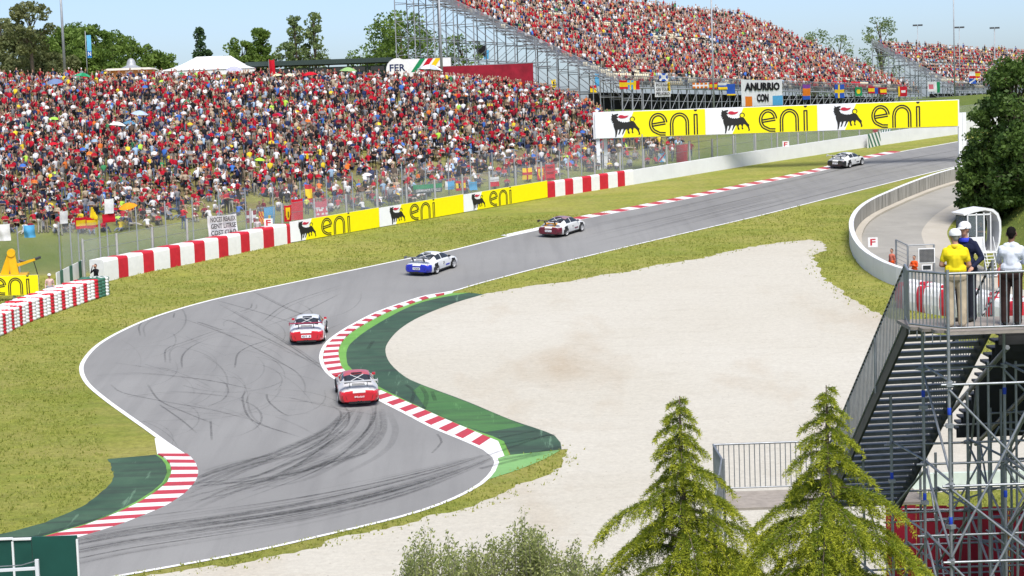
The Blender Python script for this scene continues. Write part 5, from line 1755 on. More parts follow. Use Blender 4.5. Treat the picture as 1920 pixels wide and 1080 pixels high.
def make_car(label, px, py, heading, nm, main, bumper, roof, wing, lid=None, tailtxt=None, plate=True, lid_pat=None, lowblack=True):
    p = gp(px, py, True)
    g = empty('race_car', (p.x, p.y, pz(p.x, p.y, .02)), heading, label, 'race car', 'race cars on the track')
    # pitch with the slope of the plain
    d = Vector((math.cos(heading), math.sin(heading), 0)); sl_ = .08 * d.y; sd_ = .08 * math.cos(heading)
    g.rotation_euler = Matrix(((d.x, -d.y, 0), (d.y, d.x, 0), (sl_, sd_, 1))).to_3x3().normalized().to_euler()
    mats = car_mats(nm, main, bumper, roof)
    xs = sorted(set(list(np.linspace(-2.24, 2.27, 64)) + [-2.24]))
    rings, V, Fc, mi = [], [], [], []
    for x in xs:
        h = car_ring(interp_st(x))
        fl = .022 * math.exp(-((x + 1.18) / .36) ** 2) + .022 * math.exp(-((x - 1.20) / .36) ** 2)
        ring = [(x, y + (fl if 2 <= k <= 6 else 0), z) for k, (y, z) in enumerate(h)]
        full = ring + [(a, -b, c) for a, b, c in ring[-2:0:-1]]
        rings.append(len(V)); V += full
    n = len(full); m = 13
    for i in range(len(xs) - 1):
        xm = (xs[i] + xs[i + 1]) / 2
        for k in range(n):
            a, b = rings[i] + k, rings[i] + (k + 1) % n
            c, d_ = rings[i + 1] + (k + 1) % n, rings[i + 1] + k
            kk = k if k < 12 else n - 1 - k            # mirrored strip index
            zc = sum(V[t][2] for t in (a, b, c, d_)) / 4
            s = 0
            if kk in (8, 9) or (kk == 7 and 0): pass
            if kk in (7, 8) and -.95 < xm < .80 and not (-.34 < xm < -.26): s = 2          # side windows
            elif kk >= 9 and -1.55 < xm < -.72: s = 2 if kk >= 10 else 3                   # rear window
            elif kk >= 9 and .30 < xm < .98: s = 2                                         # windscreen
            elif kk >= 9 and -.72 <= xm <= .30: s = 4                                      # roof
            elif kk == 9 and -1.0 < xm < .5: s = 4
            elif xm < -1.78 and zc < .72: s = 1                                            # tail
            if zc < .20 and lowblack: s = 3
            # wheel arches
            if kk in (2, 3, 4) and (math.hypot(xm + 1.18, zc - .33) < .39 or math.hypot(xm - 1.20, zc - .33) < .38): s = 3
            Fc.append((a, b, c, d_)); mi.append(s)
    Fc.append(tuple(range(n))); mi.append(1)
    Fc.append(tuple(rings[-1] + t for t in range(n - 1, -1, -1))); mi.append(0)
    mb = MB(); mb.v = V; mb.f = [list(f)[::-1] for f in Fc]; mb.m = mi
    body = mb.build('body', mats, g, smooth=True)
    body.data.polygons[len(mb.f) - 2].use_smooth = False
    # wheels
    rim = paint('wheel_rim', (.62, .62, .63), .35, .05, 3, .3)
    for x in (-1.18, 1.20):
        for s in (-1, 1):
            y = s * .80
            w = MB().lathe((x, y, .33), [(.19, -.15 * s), (.31, -.15 * s), (.335, -.1 * s), (.335, .1 * s), (.31, .145 * s), (.225, .15 * s), (.22, .12 * s)], 22, axis='y').build('wheel', M['rubber'], g, smooth=True)
            rm = MB().lathe((x, y, .33), [(.222, .152 * s), (.215, .11 * s), (.06, .10 * s), (.05, .13 * s), (.0, .13 * s)], 18, axis='y')
            for q in range(5):
                an = q * 2 * math.pi / 5
                rm.box((x + .13 * math.cos(an), y + .12 * s, .33 + .13 * math.sin(an)), (.045 if abs(math.cos(an)) < .5 else .2, .03, .2 if abs(math.cos(an)) < .5 else .045))
            rm.build('rim', rim, w)
    # rear wing on two struts
    wm_ = paint(f'car_{nm}_wing', wing, .4, .1)
    MB().hexa([(-2.22, -.86, 1.19), (-1.93, -.86, 1.16), (-1.93, .86, 1.16), (-2.22, .86, 1.19), (-2.22, -.86, 1.215), (-1.93, -.86, 1.20), (-1.93, .86, 1.20), (-2.22, .86, 1.215)]).build('wing', wm_, g)
    for s in (-1, 1):
        MB().box((-2.07, .875 * s, 1.17), (.34, .02, .16)).build('wing_end_plate', wm_, g)
        MB().hexa([(-1.90, .40 * s - .012, .84), (-1.72, .40 * s - .012, .86), (-1.72, .40 * s + .012, .86), (-1.90, .40 * s + .012, .84), (-2.14, .40 * s - .012, 1.18), (-1.98, .40 * s - .012, 1.17), (-1.98, .40 * s + .012, 1.17), (-2.14, .40 * s + .012, 1.18)]).build('wing_strut', M['steel_dark'], g)
        # tail lamps, mirrors, bumper vents
        lamp = MB().lathe((0, 0, 0), [(.0, -.03), (.12, -.025), (.16, .0), (.16, .02)], 14)
        lv = [(-2.14 - z * .9 + abs(x) * .55 * 0 + .14 * max(0, x * s) * 2.2, .60 * s + x * 1.25, .685 + y * .40) for x, y, z in [(v[0], v[1], -v[2]) for v in lamp.v]]
        mb = MB(); mb.v = lv; mb.f = lamp.f; mb.m = lamp.m
        mb.build('tail_lamp', paint('tail_lamp_red', (.60, .03, .03), .2, .1), g, smooth=True)
        MB().box((.66, .885 * s, .92), (.10, .15, .10), .2 * s).build('mirror', mats[1] if bumper[0] > .2 else mats[3], g)
        MB().hexa([(-2.255, .56 * s, .36), (-2.12, .80 * s, .34), (-2.10, .81 * s, .36), (-2.24, .57 * s, .38), (-2.252, .62 * s, .55), (-2.13, .81 * s, .56), (-2.11, .81 * s, .56), (-2.235, .62 * s, .55)]).build('bumper_vent', M['plastic_black'], g)
    # engine lid with a dark grille, exhaust, plate
    lc = paint(f'car_{nm}_lid', lid or main, .3, .04, 2, coat=.5)
    MB().hexa([(-2.12, -.46, .79), (-1.62, -.46, .985), (-1.62, .46, .985), (-2.12, .46, .79), (-2.11, -.44, .812), (-1.63, -.44, 1.0), (-1.63, .44, 1.0), (-2.11, .44, .812)]).build('engine_lid', lc, g)
    for k in range(3):
        x = -1.78 + k * .06; z = .947 + k * .023
        MB().box((x, 0, z), (.03, .6, .012)).build('grille_slat', M['plastic_black'], g)
    for s in (-1, 1):
        MB().lathe((0, 0, 0), [(.045, -.05), (.05, .05), (.04, .05), (.04, -.02), (0, -.02)], 12).build('exhaust', M['steel_dark'], g).matrix_basis = Matrix.Translation((-2.27, .07 * s, .27)) @ Matrix.Rotation(-math.pi / 2, 4, 'Y')
    MB().box((-2.2, 0, .235), (.14, 1.0, .10)).build('diffuser', M['plastic_black'], g)
    # white cage bars and dark frame seen through the rear glass
    for s in (-1, 1):
        MB().tube((-1.50, .42 * s, 1.04), (-.80, -.30 * s, 1.235), .014, n=5).build('cage_bar', M['white'], g)
    MB().box((-.65, 0, 1.285), (.12, .5, .02)).build('roof_vent', M['plastic_black'], g)
    if plate:
        MB().box((-2.262, 0, .50), (.02, .52, .15)).build('number_plate', M['sign_white'], g)
    lt = MB()
    lettering(lt, tailtxt or 'CUP', (-2.262 - .015, .22, .46), (0, -1, 0), (0, 0, 1), .44, .085, off=.006)
    lt.build('lettering', M['white'] if not plate else M['black'], g)
    lt = MB()
    lettering(lt, 'SUPERCUP', (-2.19, .30, .655), (0, -1, 0), (.3, 0, 1), .60, .05, off=.075)
    lt.build('tail_lettering', M['white'], g)
    # side sponsor patches and race number
    for s in (-1, 1):
        MB().box((-.1, .877 * s, .60), (.34, .012, .26)).build('number_panel', M['white'], g)
        lt = MB()
        lettering(lt, str(abs(hash(nm)) % 1 + {'red': 12, 'white_red': 7, 'blue': 25, 'maroon': 31, 'black': 18}[nm]), (-.22 if s < 0 else .02, .885 * s, .52), (1, 0, 0) if s < 0 else (-1, 0, 0), (0, 0, 1), .24, .16, off=.004)
        lt.build('number', M['black'], g)
        MB().box((.45, .878 * s, .42), (.5, .012, .09)).build('sponsor_strip', mats[1], g)
    return g

# headings: angle from +X of the way each car drives
def head(px0, py0, px1, py1):
    a, b = gp(px0, py0, True), gp(px1, py1, True)
    return math.atan2(b.y - a.y, b.x - a.x)
RD = (.56, .02, .03)
make_car('red race car with pink-red roof and white lid, nearest the camera by the kerb', 669, 744, R(98), 'red', (.62, .60, .59), RD, (.52, .10, .11), (.55, .55, .54), (.74, .74, .73), 'Mobil', False)
make_car('white race car with red tail and dark red wing, second nearest', 580, 633, R(92), 'white_red', (.76, .77, .78), RD, (.74, .76, .78), (.32, .02, .05), (.72, .73, .74), 'GT 3', True)
make_car('white race car with a deep blue tail in the middle of the track', 812, 508, R(64), 'blue', (.76, .77, .78), (.018, .03, .42), (.78, .80, .80), (.16, .17, .18), (.70, .71, .72), 'TEAM', True)
make_car('maroon and white race car with an orange engine lid', 1056, 438, R(60), 'maroon', (.70, .70, .70), (.13, .01, .025), (.34, .20, .22), (.05, .03, .035), (.80, .36, .02), 'CUP 31', True)
make_car('white race car with a black tail, farthest away up the straight', 1588, 312, R(52), 'black', (.72, .73, .73), (.016, .016, .018), (.72, .73, .72), (.55, .56, .57), (.66, .67, .66), 'CUP 18', True)
# ---------------------------------------------------------------- trees and bushes
def leaf_quads(C, size, rng, long_=1.0, droop=0.0, normals=None):
    """one quad leaf at each centre"""
    n = len(C)
    a = rng.normal(size=(n, 3)); a /= np.linalg.norm(a, axis=1)[:, None]
    a[:, 2] -= droop; a /= np.linalg.norm(a, axis=1)[:, None]
    b = rng.normal(size=(n, 3)); b -= (b * a).sum(1)[:, None] * a; b /= np.linalg.norm(b, axis=1)[:, None]
    s = (size * rng.uniform(.65, 1.3, n))[:, None]
    a = a * s * long_ * .5; b = b * s * .5
    V = np.stack([C - a, C + b * .9, C + a, C - b * .9], 1).reshape(-1, 3)
    return V, np.arange(n * 4).reshape(-1, 4)

def tree(name, label, base, h, crown_r, crown_lo, leaf, n_leaf, mat, bark, seed, clumps=60, shape='round', group=None, trunk_r=None, cat='tree', gap=.55):
    rng = np.random.default_rng(seed); rg = random.Random(seed)
    g = empty(name, base, label=label, cat=cat, group=group)
    base = Vector(base)
    tr = trunk_r or h * .022
    mb = MB()
    mb.path([base, base + Vector((rg.uniform(-.1, .1), rg.uniform(-.1, .1), h * .3)), base + Vector((rg.uniform(-.2, .2), rg.uniform(-.2, .2), h * .62)), base + Vector((0, 0, h * .93))], [tr * 1.25, tr, tr * .6, tr * .12], 8)
    cz = crown_lo * h
    cen, rad = [], []
    for k in range(clumps):
        u = rng.uniform(0, 1)
        z = cz + (h - cz) * u
        if shape == 'round': w = crown_r * math.sqrt(max(.04, 1 - (2 * u - .85) ** 2 / 1.45))
        elif shape == 'cone': w = crown_r * (1 - u) ** .8 + .1
        elif shape == 'column': w = crown_r * (.55 + .45 * math.sin(math.pi * min(1, u * 1.25 + .1))) * (1 if u < .75 else (1 - u) / .25 + .12)
        elif shape == 'poplar': w = crown_r * (1 - u * .75)
        an = rng.uniform(0, 2 * math.pi); rr = w * math.sqrt(rng.uniform(.12, 1))
        c = np.array((base.x + rr * math.cos(an), base.y + rr * math.sin(an), base.z + z))
        cen.append(c); rad.append(crown_r * rng.uniform(.16, .34) * (1 if shape != 'column' else 1.1))
        if k % 3 == 0:
            z0 = max(.25 * h, z - h * .18 - rr * .3)
            mb.path([base + Vector((0, 0, z0)), Vector(c).lerp(base + Vector((0, 0, z0)), .45) + Vector((0, 0, .05 * h)), Vector(c)], [tr * .35, tr * .2, tr * .06], 5)
    mb.build('trunk', bark, g, world=True, smooth=True)
    cen, rad = np.array(cen), np.array(rad)
    pick_ = rng.integers(len(cen), size=n_leaf)
    d = rng.normal(size=(n_leaf, 3)); d /= np.linalg.norm(d, axis=1)[:, None]
    C = cen[pick_] + d * (rad[pick_] * rng.uniform(gap, 1.05, n_leaf) ** .7)[:, None] * np.array((1, 1, .8))
    V, F = leaf_quads(C, leaf, rng, 1.5)
    tone = rng.uniform(0, 1, len(cen))
    tint = np.clip(.6 * tone[pick_] + .4 * rng.uniform(0, 1, n_leaf), 0, 1)
    fast_mesh('crown', V, F, mat, parent=g, tint=tint)
    return g

bark = paint('bark', (.13, .10, .075), .9, .3, 6)
bark_l = paint('pale_bark', (.30, .27, .22), .9, .3, 6)
LM = {
    'dark': leafmat('dark_leaves', (.036, .08, .018), (.135, .215, .045), .35),
    'mid': leafmat('mid_leaves', (.09, .165, .03), (.25, .36, .075), .45),
    'olive': leafmat('olive_needles', (.10, .13, .045), (.25, .265, .11), .35),
    'cypress': leafmat('cypress_leaves', (.04, .085, .03), (.10, .17, .06), .3),
    'pale': leafmat('pale_leaves', (.13, .20, .07), (.29, .36, .14), .4),
    'bush': leafmat('bush_leaves', (.19, .235, .07), (.50, .53, .21), .45),
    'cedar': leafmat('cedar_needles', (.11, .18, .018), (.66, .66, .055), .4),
}
def ground_at(px, Y):
    x = at(px, 200, Y).x
    return Vector((x, Y, tz(x, Y)))
def far_tree(px, top_px, Y, r, lab, mat='mid', shape='round', lo=.15, n=5200, leaf=.27, seed=1, clumps=55, name='broadleaf_tree', group='trees behind the crest'):
    b = ground_at(px, Y)
    h = at(px, top_px, Y).z - b.z
    return tree(name, lab, b, h, r, lo, leaf, n, LM[mat], bark, seed, clumps, shape, group)
far_tree(10, 38, 236, 3.4, 'dark green tree at the far left edge', 'olive', lo=.05, seed=2, n=4200)
far_tree(42, 62, 232, 3.0, 'bushy olive tree left of the tall pine', 'olive', lo=.05, seed=3)
g = far_tree(66, 8, 222, 2.6, 'tall thin-topped pine with bare reddish trunk at left', 'olive', lo=.42, seed=4, n=3600, name='pine_tree', leaf=.24, clumps=46)
far_tree(92, 62, 238, 3.4, 'green tree between the pine and the lamp mast', 'mid', lo=.05, seed=5)
far_tree(132, 58, 240, 3.4, 'green tree just right of the lamp mast', 'mid', lo=.05, seed=6)
far_tree(152, 52, 250, 3.0, 'green tree behind the N banner', 'mid', lo=.05, seed=7)
far_tree(186, 54, 244, 3.4, 'leafy green tree right of the N banner', 'mid', lo=.05, seed=8)
far_tree(218, 66, 250, 3.2, 'green tree above the kiosk, left one', 'mid', lo=.05, seed=9)
far_tree(246, 78, 254, 3.2, 'green tree above the kiosk dome', 'mid', lo=.05, seed=10)
far_tree(276, 90, 258, 3.0, 'lower green tree left of the marquee', 'mid', lo=.05, seed=11)
far_tree(302, 100, 262, 2.6, 'lowest green tree touching the marquee roof', 'mid', lo=.05, seed=12)
far_tree(60, 98, 228, 3.2, 'dark shrubby tree at the pine foot', 'olive', lo=.02, seed=13)
far_tree(110, 104, 230, 2.8, 'dry brownish shrub tree beside the lamp mast', 'olive', lo=.02, seed=14)
far_tree(170, 98, 236, 3.0, 'low green tree under the N banner', 'mid', lo=.02, seed=15)
far_tree(381, 55, 262, 1.6, 'dark cypress behind the marquee', 'cypress', 'column', lo=.04, seed=16, n=3600, leaf=.25, name='cypress_tree', clumps=70)
far_tree(458, 74, 262, 2.6, 'round green tree right of the marquee', 'mid', lo=.05, seed=17)
far_tree(495, 58, 264, 2.5, 'pointed green tree right of the marquee', 'mid', 'poplar', lo=.05, seed=18)
far_tree(560, 32, 262, 1.9, 'left of the two tall loose poplars', 'pale', 'poplar', lo=.15, seed=19, n=2400, name='poplar_tree')
far_tree(594, 26, 264, 2.6, 'right of the two tall loose poplars', 'pale', 'poplar', lo=.12, seed=20, n=2800, name='poplar_tree')
far_tree(540, 84, 266, 2.0, 'small pale tree below the two poplars', 'pale', lo=.05, seed=21, n=1600)
far_tree(680, 95, 270, 2.2, 'small green tree left of the stand scaffolding', 'mid', lo=.05, seed=22, n=1800)
far_tree(755, 30, 262, 5.2, 'big green tree seen through the stand scaffolding', 'mid', lo=.08, seed=23, n=6500, clumps=90, leaf=.3)
far_tree(720, 78, 266, 2.4, 'small tree beside the big tree behind the scaffolding', 'mid', lo=.05, seed=24, n=1800)
far_tree(870, 70, 275, 4.0, 'green tree half hidden behind the stand end', 'mid', lo=.05, seed=25, n=3000)
far_tree(1530, 60, 372, 4.4, 'pale tree peeping between the two stands', 'pale', lo=.05, seed=26, n=3000)
far_tree(1653, 36, 372, 4.6, 'pale tree standing above the second stand', 'pale', lo=.1, seed=27, n=3000)
far_tree(1575, 72, 380, 3.6, 'low pale tree between the two stands', 'pale', lo=.05, seed=28, n=2000)

# the big dark trees on the right-hand slope
def right_tree(px, top, Y, r, n, seed, lab, lo=.03):
    b = ground_at(px, Y)
    h = at(px, top, Y).z - b.z
    return tree('dark_broadleaf_tree', lab, b, h, r, lo, .21, n, LM['dark'], bark, seed, 110, 'round', 'dark trees on the right-hand slope', .25, gap=.3)
right_tree(1905, 118, 137, 3.2, 13000, 31, 'tallest dark tree at the right edge behind the gantry')
right_tree(1878, 165, 139, 2.0, 8000, 32, 'dark tree in front of the gantry end')
right_tree(1848, 262, 137.5, 2.2, 8000, 33, 'low dark tree overhanging the service road')
right_tree(1925, 235, 134, 2.6, 8000, 34, 'dark tree at the right edge above the grass slope')
right_tree(1822, 318, 139.5, 1.1, 3500, 35, 'dark shrub at the edge of the service road')

# foreground cedars
def cedar(label, px, top_py, Y, h, spread, seed, dens=1.0):
    rng = np.random.default_rng(seed); rg = random.Random(seed)
    tip = at(px, top_py, Y)
    base = Vector((tip.x, tip.y, tz(tip.x, tip.y)))
    H = tip.z - base.z
    g = empty('cedar_tree', base, label=label, cat='tree', group='cedars in the foreground')
    mb = MB()
    mb.path([base, base.lerp(tip, .5) + Vector((.03, 0, 0)), base.lerp(tip, .85), tip], [.13, .085, .035, .008], 8)
    C, A, T = [], [], []
    nb = int(66 * dens)
    for k in range(nb):
        f = (k + rg.random()) / nb                # 0 at the tip
        z = tip.z - .05 - f ** 1.05 * h
        L = (.13 + spread * f ** 1.22) * rg.choice((rg.uniform(.5, .75), rg.uniform(.85, 1.3), rg.uniform(.85, 1.25)))
        an = k * 2.399 + rg.uniform(-.4, .4)
        d = Vector((math.cos(an), math.sin(an), 0))
        o = Vector((tip.x, tip.y, z))
        rise = rg.uniform(.10, .28)
        pts = []
        ns = 9
        for i in range(ns + 1):
            u = i / ns
            pts.append(o + d * (L * u) + UP * (L * (rise * 2.2 * u - (rise * 2.2 + .42) * u * u)))
        mb.path(pts, [.022 * (1 - .85 * i / ns) * (.4 + f) for i in range(ns + 1)], 5)
        side = Vector((-d.y, d.x, 0))
        nt_ = int(7 + L * 17)
        for j in range(nt_):
            u = .12 + .88 * (j + rg.random()) / nt_
            i = min(int(u * ns), ns - 1)
            q = pts[i].lerp(pts[i + 1], u * ns - i)
            s = 1 if j % 2 else -1
            tl = (.09 + .34 * L * (1 - abs(u - .45))) * rg.uniform(.5, 1.1)
            tl = min(tl, .50)
            td = (d * rg.uniform(.35, .9) + side * s * rg.uniform(.5, 1.0)).normalized()
            m = max(3, int(tl / .028))
            for e in range(m):
                w = (e + .5) / m
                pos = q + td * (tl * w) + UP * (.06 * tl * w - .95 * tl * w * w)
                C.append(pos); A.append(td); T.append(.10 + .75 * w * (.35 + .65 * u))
    mb.build('trunk', bark, g, world=True, smooth=True)
    K = 9                                     # needles to each tuft, fanned round the twig
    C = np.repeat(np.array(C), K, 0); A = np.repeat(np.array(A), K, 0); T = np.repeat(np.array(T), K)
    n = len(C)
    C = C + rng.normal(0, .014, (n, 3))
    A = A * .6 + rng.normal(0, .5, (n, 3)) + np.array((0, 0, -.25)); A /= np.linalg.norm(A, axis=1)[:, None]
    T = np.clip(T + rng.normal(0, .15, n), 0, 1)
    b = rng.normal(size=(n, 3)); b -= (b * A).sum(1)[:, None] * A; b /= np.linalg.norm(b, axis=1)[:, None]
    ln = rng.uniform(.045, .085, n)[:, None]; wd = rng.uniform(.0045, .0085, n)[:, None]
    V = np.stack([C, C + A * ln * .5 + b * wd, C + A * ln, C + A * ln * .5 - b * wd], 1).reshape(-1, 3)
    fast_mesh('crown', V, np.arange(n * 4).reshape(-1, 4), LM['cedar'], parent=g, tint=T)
    return g
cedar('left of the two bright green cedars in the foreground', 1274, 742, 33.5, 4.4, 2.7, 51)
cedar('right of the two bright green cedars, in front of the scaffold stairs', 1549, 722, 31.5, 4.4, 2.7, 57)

# loose shrubs at the bottom edge
def shrub(label, spots, Y, seed, n=9000):
    rng = np.random.default_rng(seed); rg = random.Random(seed)
    b = ground_at(spots[0][0], Y)
    g = empty('shrub', b, label=label, cat='shrub', group='shrubs along the bottom edge')
    mb = MB(); C, A, T = [], [], []
    for (px, top, w) in spots:
        t = at(px, top, Y)
        s = FPX / Y
        nst = int(w / s * 44)
        for k in range(nst):
            off = rg.gauss(0, .5)
            x = t.x + off * w / s * .5; y = Y + rg.gauss(0, .45)
            zt = t.z - abs(off) * w / s * .55 - rg.random() ** 1.2 * .55
            p0 = Vector((t.x + off * .2, Y + rg.gauss(0, .15), tz(t.x, Y)))
            p1 = Vector((x, y, zt))
            mid = p0.lerp(p1, .6) + Vector((off * .12, 0, .1))
            pts = smooth_line([p0, mid, p1], .12)
            mb.path([p0, mid, p1], [.018, .010, .003], 5)
            for q in pts[len(pts) // 4:]:
                for _ in range(9):
                    C.append(q + Vector((rg.gauss(0, .07), rg.gauss(0, .07), rg.gauss(0, .06))))
                    A.append(Vector((rg.gauss(0, .6), rg.gauss(0, .6), rg.gauss(.55, .5))).normalized())
                    T.append(rg.random())
    mb.build('stems', bark_l, g, world=True)
    C = np.array(C); A = np.array(A); n = len(C)
    b_ = rng.normal(size=(n, 3)); b_ -= (b_ * A).sum(1)[:, None] * A; b_ /= np.linalg.norm(b_, axis=1)[:, None]
    ln = rng.uniform(.05, .095, n)[:, None]; wd = ln * .22
    V = np.stack([C, C + A * ln * .5 + b_ * wd, C + A * ln, C + A * ln * .5 - b_ * wd], 1).reshape(-1, 3)
    fast_mesh('leaves', V, np.arange(n * 4).reshape(-1, 4), LM['bush'], parent=g, tint=np.array(T))
shrub('loose grey-green shrub at the bottom edge, left part', [(790, 1000, 70), (840, 1010, 60), (770, 1035, 60)], 36, 61)
shrub('tall grey-green shrub at the bottom edge, middle part', [(980, 962, 70), (1010, 990, 80), (930, 1005, 80), (890, 1020, 70)], 37, 62)
shrub('low grey-green shrub beside the left cedar', [(1075, 1010, 70), (1120, 1040, 70), (1040, 1020, 60)], 36.5, 63)
# ---------------------------------------------------------------- curved wall, marshals' corner
def concrete_mat():
    m, nt, b = _new('streaked_concrete')
    f = noise(nt, 2.0, 5, .7, stretch=(1.6, 1.6, .12))
    c = ramp(nt, f, [(.35, (.17, .165, .15)), (.5, (.30, .29, .265)), (.68, (.42, .41, .38))])
    c = mix(nt, .5, c, ramp(nt, noise(nt, 9, 4, .8), [(.25, .38), (.5, .5), (.75, .62)]), 'OVERLAY')
    nt.links.new(c, b.inputs['Base Color']); b.inputs['Roughness'].default_value = .9
    return m
CONC = concrete_mat()
wl = resample(WALL, 34)
lo_, hi_ = offset(wl, 0), offset(wl, .32)
g = empty('curved_wall', wl[0], label='curved concrete wall, white outside and streaked grey inside, round the service road', cat='wall')
for k in range(33):
    a, b, c, d = lo_[k], lo_[k + 1], hi_[k + 1], hi_[k]
    q = [Vector((p.x, p.y, pz(p.x, p.y, -.05))) for p in (a, b, c, d)]
    t = (q[1] - q[0]).normalized() * .008
    q = [q[0] + t, q[1], q[2], q[3] + t]
    top = [p + UP * 1.22 for p in q]
    mb = MB()
    mb.add(q + top, [(0, 1, 5, 4)][:0] + [(1, 0, 4, 5)], 0)
    mb.add(q + top, [(3, 2, 6, 7)], 1)
    mb.add(q + top, [(4, 7, 6, 5)], 0)
    mb.add(q + top, [(0, 3, 7, 4), (2, 1, 5, 6)], 1)
    mb.build('wall_panel', [M['white_wall'], CONC], g, world=True)
rb = offset(wl, .34); rb2 = offset(wl, .85)
mb = MB()
for k in range(33):
    q = [rb[k], rb[k + 1], rb2[k + 1], rb2[k]]
    q = [Vector((p.x, p.y, pz(p.x, p.y, .02))) for p in q]
    mb.hexa(q[::-1] + [p + UP * .13 for p in q[::-1]])
o = mb.build('wall_foot', GM['verge'], g, world=True)
o['kind'] = 'stuff'

def person(pos, yaw, pose, label, shirt, pants, cap=None, hair=(.03, .02, .014), sleeves='short', scale=1.0, voxel=.026, caps=None, skin=None, shoe=(.03, .03, .03), cat='person', group=None, name='person'):
    c = caps or figure(pose, False, sleeves)
    me, tags = capsules_mesh(c, voxel, None, 2)
    me.materials.clear()
    sk = M['skin'] if skin is None else paint('skin_%d' % int(skin[0] * 1000), skin, .55, .08, 9)
    def fab(cc): return paint('fabric_%d_%d_%d' % tuple(int(x * 999) for x in cc), cc, .85, .22, 7, spec=.1)
    for m in (sk, fab(shirt), fab(pants), fab(shoe), fab(hair)): me.materials.append(m)
    me.polygons.foreach_set('material_index', tags.astype(np.int32))
    me.polygons.foreach_set('use_smooth', [True] * len(me.polygons))
    o = bpy.data.objects.new(name, me); COL.objects.link(o)
    o.location = pos; o.rotation_euler = (0, 0, yaw); o.scale = (scale,) * 3
    tag(o, label, cat, group)
    hd = [x for x in c if x[4] == HAIR][0]
    hc = (Vector(hd[0]) + Vector(hd[1])) / 2
    if cap:
        mb = MB().lathe(hc + Vector((0, -.005, -.01)), [(.112, -.015), (.114, .02), (.104, .06), (.075, .095), (.035, .112), (.0, .116)], 16)
        mb.add([hc + Vector(v) for v in ((-.085, -.085, -.005), (.085, -.085, -.005), (.07, -.165, -.03), (.0, -.185, -.035), (-.07, -.165, -.03), (-.085, -.085, .008), (.085, -.085, .008), (.07, -.165, -.018), (0, -.185, -.022), (-.07, -.165, -.018))], [(4, 3, 2, 1, 0), (5, 6, 7, 8, 9), (0, 1, 6, 5), (1, 2, 7, 6), (2, 3, 8, 7), (3, 4, 9, 8), (4, 0, 5, 9)])
        mb.build('cap', fab(cap), o, smooth=True)
    return o
OR = (.78, .10, .02)
def marshal(px, py, pose, yaw, label, cap=None, scale=1.0, shirt=OR, pants=OR, plane=True, hair=(.03, .02, .014)):
    p = gp(px, py, plane)
    return person(p, yaw, pose, label, shirt, pants, cap, hair, 'long', scale, group='marshals')
marshal(1673, 520, 'stand', R(-60), 'marshal in orange overalls behind the curved wall, nearest the F sign', shirt=(.62, .18, .12))
marshal(1715, 534, 'folded', R(-50), 'marshal in orange overalls beside the wire mesh gate')
marshal(1876, 548, 'folded', R(-70), 'marshal in grey cap by the cabin ladder', (.35, .34, .32), 1.0, (.62, .20, .18))
marshal(484, 452, 'stand', R(10), 'marshal in white vest and cap standing behind the padded barrier', (.75, .75, .75), 1.0, (.62, .55, .55), (.55, .08, .05))
marshal(95, 566, 'stand', R(20), 'marshal in white hard hat and orange vest behind the tyre wall', (.78, .78, .78), 1.0, (.70, .48, .42), (.3, .3, .33))
p = gp(178, 560, True)
person(gp(178, 548, True) + Vector((0, .6, 0)), R(-30), 'photo', 'photographer in black behind the green end of the tyre wall', (.018, .018, .02), (.02, .02, .025), None, (.02, .015, .012), 'long')
for i, (px, py) in enumerate([(1645, 258), (1632, 262)]):
    if i: continue
    p = gp(px, 268, True)
    person(p + Vector((0, 1.0, 0)), 0, 'stand', 'marshal in red and white leaning behind the chevron boards', (.55, .03, .04), (.7, .7, .7), (.6, .02, .03))
person(gp(345, 430), R(150), 'photo', 'red-shirted man in jeans standing alone on the grass by the fence', (.58, .014, .03), (.07, .11, .2), None)
person(gp(576, 402) , R(170), 'stand', 'child in yellow vest standing by the pink banner', (.75, .75, .12), (.03, .03, .04), None, scale=.8)

def f_sign(base, h, label):
    g = empty('marker_sign', base, label=label, cat='sign', group='F marker signs')
    MB().box((0, 0, h + .28), (.62, .05, .62)).build('panel', M['white'], g)
    lt = MB(); lettering(lt, 'F', (-.17, -.03, h + .08), (1, 0, 0), UP, .34, .42, off=.008); lt.build('letter', M['red'], g)
    rod('post', Vector(base), Vector(base) + UP * h, .03, M['steel'], g)
b = gp(1637, 489, True); f_sign((b.x, b.y - .02, b.z + .9), .02, 'white F sign standing on the curved wall')
b = gp(502, 466, True); f_sign((b.x, b.y + 1.1, b.z), 1.5, 'white F sign behind the padded barrier')
b = gp(1686, 272, True); f_sign((BARL[-30].x, BARL[-30].y + .6, BARL[-30].z), 1.15, 'white F sign on the far white wall')

# wire gate and signal panel
a, b, c = gp(1681, 520, True), gp(1703, 532, True), gp(1752, 530, True)
g = empty('mesh_gate', b, label='open wire mesh gate between steel posts by the curved wall end', cat='gate')
for p, q in ((a, b), (b, c)):
    H = 2.3
    for e in (p, q): rod('post', e, e + UP * H, .06, M['steel'], g, 6)
    for k in range(9): rod('wire', p + UP * (.2 + k * .25), q + UP * (.2 + k * .25), .011, M['steel'], g, 4)
    rod('rail', p + UP * H, q + UP * H, .04, M['steel'], g, 6)
s_ = gp(1738, 541, True)
g = empty('signal_panel', s_, label='black dotted light panel on a post behind the platform men', cat='signal')
rod('post', s_, s_ + UP * 1.2, .05, M['steel'], g)
MB().box((0, 0, 1.95), (.98, .12, .88)).build('frame', M['white'], g)
pm, pnt, pb = _new('dotted_panel')
vv = N(pnt, 'ShaderNodeTexVoronoi', Scale=14.0, Randomness=0.0)
tc = pnt.nodes.new('ShaderNodeTexCoord'); pnt.links.new(tc.outputs['Object'], vv.inputs['Vector'])
pnt.links.new(ramp(pnt, vv.outputs['Distance'], [(.30, .30), (.42, .02)]), pb.inputs['Base Color'])
